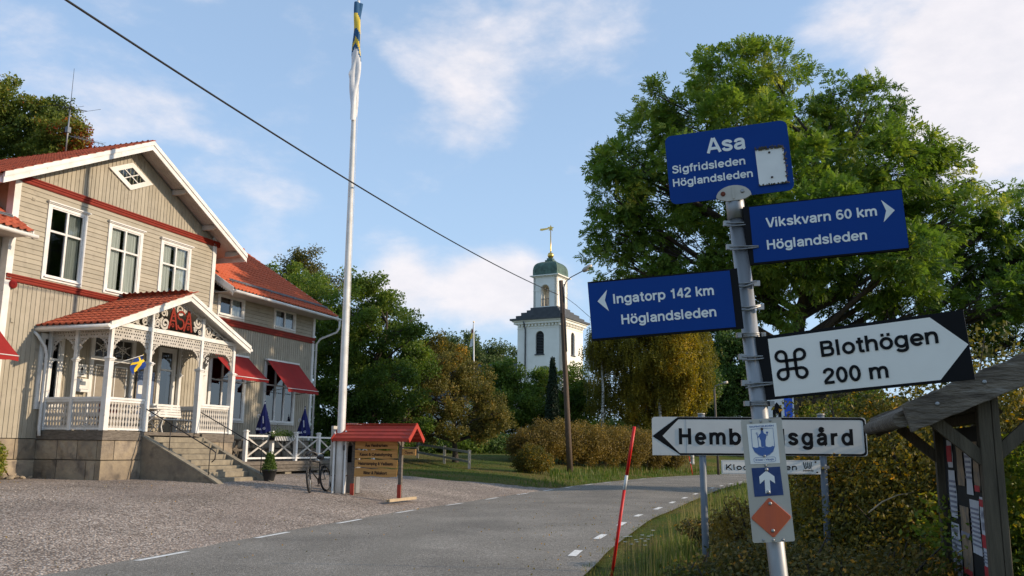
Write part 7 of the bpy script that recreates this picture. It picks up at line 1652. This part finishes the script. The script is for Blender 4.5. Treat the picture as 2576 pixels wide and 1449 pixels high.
# ---- brambles and autumn thicket on the right verge
def world_shrub(label, px, Y, ztop, rx, n, leaf, tint, seed, size=.075, tpl=None, name='bramble_bush', cat='shrub', group='autumn brambles on the right verge', seg=6):
    b_ = at(px, 1138, Y); b_.z = H(b_.x, b_.y); rr = random.Random(seed); h = ztop - b_.z
    bl_ = [(0, 0, h * .42, rx, h * .45)] + [(rr.uniform(-.9, .9) * rx, rr.uniform(-.7, .7) * rx, h * rr.uniform(.3, .75), rx * .5, h * rr.uniform(.2, .34)) for _ in range(seg)]
    return shrub(name, label, cat, b_, bl_, n, size, leaf, tint, seed, group, tpl, stems=22)
WS = [('low dark bramble in front of the left grey post', 1770, 7.4, .82, .42, 2600, BRAMBLE, .38, 101, .085), ('bramble with orange leaves left of the trail plate', 1830, 6.2, .92, .42, 3200, AUTUMN, .28, 102, .075), ('dark bramble filling the corner under the trail plate', 1900, 4.9, .74, .42, 4200, BRAMBLE, .25, 103, .065),
      ('dry bramble right of the trail plate', 2060, 6.2, 1.12, .9, 5600, BRAMBLE, .40, 104, .08), ('russet thicket behind the right grey post', 2140, 9.5, 1.40, .95, 6200, AUTUMN, .42, 105, .09), ('red-brown leafy bank under the small forest sign', 2010, 9.9, 1.22, .85, 5200, BROWN, .62, 106, .10),
      ('yellow-leaved bush between the right grey post and the shelter', 2230, 8.6, 1.72, 1.1, 6500, AUTUMN, .50, 107, .09), ('dark tangled bramble before the shelter', 2240, 5.2, .82, .8, 5200, BRAMBLE, .24, 108, .07), ('tall autumn bush behind the notice shelter', 2380, 8.8, 2.46, 1.3, 8000, AUTUMN, .42, 109, .10),
      ('bush with golden tips left of the shelter roof', 2260, 9.4, 2.16, .95, 7000, AUTUMN, .46, 110, .10), ('broad green and orange bush at the right edge behind the shelter', 2560, 9.5, 2.6, 1.6, 8000, AUTUMN, .34, 111, .10), ('green leafy bush right of the shelter post', 2600, 6.8, 1.8, .9, 4200, GREEN_MID, .6, 112, .12),
      ('low grey-green bush at the verge behind the left grey post', 1880, 12.5, .8, .7, 4200, BRAMBLE, .5, 113, .10), ('dark bush under the notice board', 2430, 4.6, .62, .55, 3200, BRAMBLE, .22, 114, .06), ('leafy thicket at the far side of the bank', 2160, 9.9, 1.78, .85, 5600, BRAMBLE, .45, 115, .10), ('orange-tinged thicket beyond the hut symbol sign', 2360, 9.9, 2.5, 1.2, 7600, AUTUMN, .5, 116, .115), ('rounded green shrub beside the hut symbol sign', 2075, 36, 2.9, 1.3, 4200, GREEN_MID, .62, 117, .26), ('tall mixed thicket at the far right behind everything', 2530, 9.9, 2.9, 1.5, 7600, AUTUMN, .40, 118, .12)]
for a in WS: world_shrub(*a[:5], int(a[5] * 1.7), a[6], a[7] + .04, a[8], size=a[9] * .72)
# undergrowth closing the view under the distant trees
for i, (px, Y, top) in enumerate(((960, 58, 1080), (1030, 60, 1090), (1090, 62, 1095), (1150, 62, 1085), (1210, 64, 1080), (1275, 66, 1085), (1480, 80, 1040), (1545, 82, 1035), (1610, 84, 1040), (1675, 84, 1035), (1740, 84, 1045), (1800, 100, 1090), (1880, 104, 1085), (880, 46, 1080), (820, 45, 1090))):
    b_ = gbase(px, Y); zt_ = at(px, top, Y).z - b_.z; r_ = 75 * Y / 2257
    shrub('background_bush', 'dark green undergrowth bush ' + ('behind the trunk of the big tree right of the flagpole', 'left of the apple tree trunk', 'just behind the far wooden fence', 'behind the apple tree trunk', 'right of the apple tree before the church wall', 'at the left end of the spirea hedge', 'under the outermost hanging birch', 'under the left birch trunk', 'between the two white birch trunks', 'behind the right white birch trunk', 'left of the far snow pole', 'behind the parked car', 'right of the parked car', 'behind the roofed sign board', 'beyond the far end of the terrace')[i], 'shrub', b_, [(0, 0, zt_ * .4, r_, zt_ * .5), (-.4 * r_, 0, zt_ * .6, r_ * .5, zt_ * .4), (.5 * r_, .2, zt_ * .55, r_ * .5, zt_ * .38)], 2600, .0042 * Y, GREEN_DARK if i % 3 else GREEN_MID, .35, 400 + i, stems=5)
# creeper at the left edge by the house corner
hc = hp(-1.75, 1.8, 0); hc.z = H(hc.x, hc.y)
shrub('climbing_plant', 'yellow-green climbing plant at the left edge by the house plinth', 'plant', hc, [(0, 0, .5, .28, .5), (-.2, .1, .8, .22, .4)], 1700, .10, GREEN_MID, .75, 120)
# long bare twig arching over the brambles
tg = MB(); a = at(2185, 1290, 6.2); tg.tube([a, at(2220, 1262, 6.2), at(2260, 1245, 6.2), at(2300, 1238, 6.2)], [.006, .005, .004, .002], n=5); tag(tg.build('bare_twig', M['newwood'], None), 'pale bare twig arching out of the brambles left of the shelter', 'twig')
# ---- grass: blades as real geometry, thick near the camera and along the verges
def grass(name, pts, hts, tints, seed, wd=.35, bend=.35):
    rng = np.random.default_rng(seed); n = len(pts); a = rng.uniform(0, 6.283, n); dx, dy = np.cos(a), np.sin(a); lean = rng.uniform(.05, bend, n) * hts; w_ = np.clip(hts * .03 * wd / .35, .003, .02)
    b = pts; s_ = np.stack([-dy, dx, 0 * a], 1) * w_[:, None]; d = np.stack([dx, dy, 0 * a], 1); up_ = np.array([0, 0, 1.])
    m1 = b + up_ * (hts * .55)[:, None] + d * (lean * .35)[:, None]; tp = b + up_ * (hts * .95)[:, None] + d * lean[:, None]
    V = np.concatenate([b - s_, b + s_, m1 + s_ * .7, m1 - s_ * .7, tp], 0).astype(np.float32)
    me = bpy.data.meshes.new(name); me.vertices.add(5 * n); me.vertices.foreach_set('co', V.ravel()); i = np.arange(n); q = np.stack([i, i + n, i + 2 * n, i + 3 * n], 1); t3 = np.stack([i + 3 * n, i + 2 * n, i + 4 * n], 1)
    me.loops.add(7 * n); me.loops.foreach_set('vertex_index', np.concatenate([q.ravel(), t3.ravel()]).astype(np.int32)); me.polygons.add(2 * n)
    me.polygons.foreach_set('loop_start', np.concatenate([np.arange(n) * 4, 4 * n + np.arange(n) * 3]).astype(np.int32)); me.update(calc_edges=True)
    a_ = me.attributes.new('tint', 'FLOAT', 'FACE'); a_.data.foreach_set('value', np.clip(np.concatenate([tints, tints + .06]), 0, 1).astype(np.float32)); me.materials.append(GRASSM)
    o = bpy.data.objects.new(name, me); COL.objects.link(o); o['kind'] = 'stuff'; return o
def scatter(n, x0, x1, y0, y1, cond, seed, near=True):
    rng = np.random.default_rng(seed); x = rng.uniform(x0, x1, n); y = y0 + (y1 - y0) * (rng.uniform(0, 1, n) ** (1.7 if near else 1)); s_ = sdist(x, y); k = cond(x, y, s_, rng); x, y, s_ = x[k], y[k], s_[k]; return np.stack([x, y, Hs(x, y)], 1), s_, rng
P, s_, rng = scatter(150000, -3.5, 13, 2.5, 34, lambda x, y, s, r: (s < -ROADW + .05 + .12 * np.sin(y * 3.1)) & (s > -ROADW - 7), 201)
r_ = -s_ - ROADW; pat = .5 + .5 * np.sin(P[:, 0] * 1.3 + 1.7 * np.sin(P[:, 1] * .8))
ht = (.05 + .30 * sm((r_ - .3) / 1.6) * (.5 + pat * .8)) * rng.uniform(.5, 1.25, len(P)); grass('verge_grass', P, ht, .42 + .18 * pat + rng.normal(0, .15, len(P)) + .22 * np.exp(-r_ / .5), 202)
P, s_, rng = scatter(7000, -2, 9, 4, 26, lambda x, y, s, r: (s < -ROADW - .8) & (s > -ROADW - 4), 203); grass('dry_stalks', P, rng.uniform(.35, .75, len(P)), rng.uniform(.88, 1.0, len(P)), 204, wd=.08, bend=.25)
P, s_, rng = scatter(60000, -30, 24, 34, 74, lambda x, y, s, r: (s > .05) & ((s < 4.5) | (y < 40) | (r.uniform(0, 1, len(x)) < .35)) & ((y > 37.2 + 1.4 * np.sin(x * .45))), 205, near=False); grass('verge_grass', P, rng.uniform(.04, .12, len(P)) * (1 + .9 * (s_ < 1.6)), .46 + rng.normal(0, .13, len(P)), 206, wd=1.1)
P, s_, rng = scatter(9000, 2, 22, 44, 66, lambda x, y, s, r: (s > .9) & (s < 3.4), 207, near=False); grass('tall_weeds', P, rng.uniform(.15, .45, len(P)), .5 + rng.normal(0, .25, len(P)), 208, wd=.8)
P, s_, rng = scatter(26000, 4, 40, 30, 80, lambda x, y, s, r: (s < -ROADW - .05) & (s > -ROADW - 9), 209, near=False); grass('verge_grass', P, rng.uniform(.08, .26, len(P)), .5 + rng.normal(0, .13, len(P)), 210, wd=1.0)
# white flowers by the snow pole
fpet = []
for i in range(15):
    px, py = ((1612, 1356), (1622, 1362), (1633, 1350), (1645, 1335), (1641, 1347), (1578, 1350), (1584, 1350), (1571, 1364), (1589, 1370), (1605, 1364), (1624, 1372), (1630, 1357), (1571, 1351), (1598, 1359), (1616, 1347))[i]
    p = at(px, py, 11.3); g = H(p.x, p.y); o = thing('white_flower', 'small white flower in the grass just right of the near snow pole', 'flower', (p.x, p.y, g), i, 'white flowers in the verge grass'); h = max(.12, p.z - g)
    MB().tube([(0, 0, 0), (.01, 0, h)], .003, n=4).build('stem', GRASSM, o); m_ = MB()
    for k in range(6): a = k * 1.047; m_.face([(.01, 0, h), (.01 + .02 * math.cos(a - .4), .02 * math.sin(a - .4), h + .008), (.01 + .028 * math.cos(a), .028 * math.sin(a), h + .004), (.01 + .02 * math.cos(a + .4), .02 * math.sin(a + .4), h + .008)])
    m_.build('petals', M['letterwhite'], o)
# gravel: loose stones in the near yard
rng = np.random.default_rng(300); n = 16000; x = rng.uniform(-13, -2.5, n); y = rng.uniform(9, 27, n); s_ = sdist(x, y); k = (s_ > -.12) & (s_ < 8); x, y = x[k], y[k]; z = Hs(x, y) + .028
V = []; Fc = []; Tn_ = []
oct_ = np.array([(1, 0, 0), (-.5, .8, 0), (-.5, -.8, 0), (0, 0, .7)])
a = rng.uniform(0, 6.28, len(x)); r = rng.uniform(.008, .019, len(x)); ca_, sa_ = np.cos(a), np.sin(a)
VV = np.stack([np.stack([x + r * (q[0] * ca_ - q[1] * sa_), y + r * (q[0] * sa_ + q[1] * ca_), z + r * q[2] - .001], 1) for q in oct_], 1).reshape(-1, 3)
i4 = np.arange(len(x))[:, None] * 4; FF = np.concatenate([i4 + np.array([[0, 1, 3]]), i4 + np.array([[1, 2, 3]]), i4 + np.array([[2, 0, 3]])], 0)
me = bpy.data.meshes.new('loose_gravel'); me.from_pydata(VV.tolist(), [], FF.tolist()); me.materials.append(M['gravel']); me.update(); o = link('loose_gravel', me); o['kind'] = 'stuff'

# ---- fallen leaves on the yard, the lawn and the verges
rng = np.random.default_rng(310); x = np.concatenate([rng.uniform(-13, 2, 500), rng.uniform(-12, 8, 900), rng.uniform(0, 7, 500)]); y = np.concatenate([rng.uniform(11, 34, 500), rng.uniform(34, 52, 900), rng.uniform(9, 28, 500)])
leaves('fallen_leaves', np.stack([x, y, Hs(x, y) + .045], 1), .055, rng.uniform(.5, 1, len(x)), tpl_round(1, 4), AUTUMN, None, rng=rng)['kind'] = 'stuff'
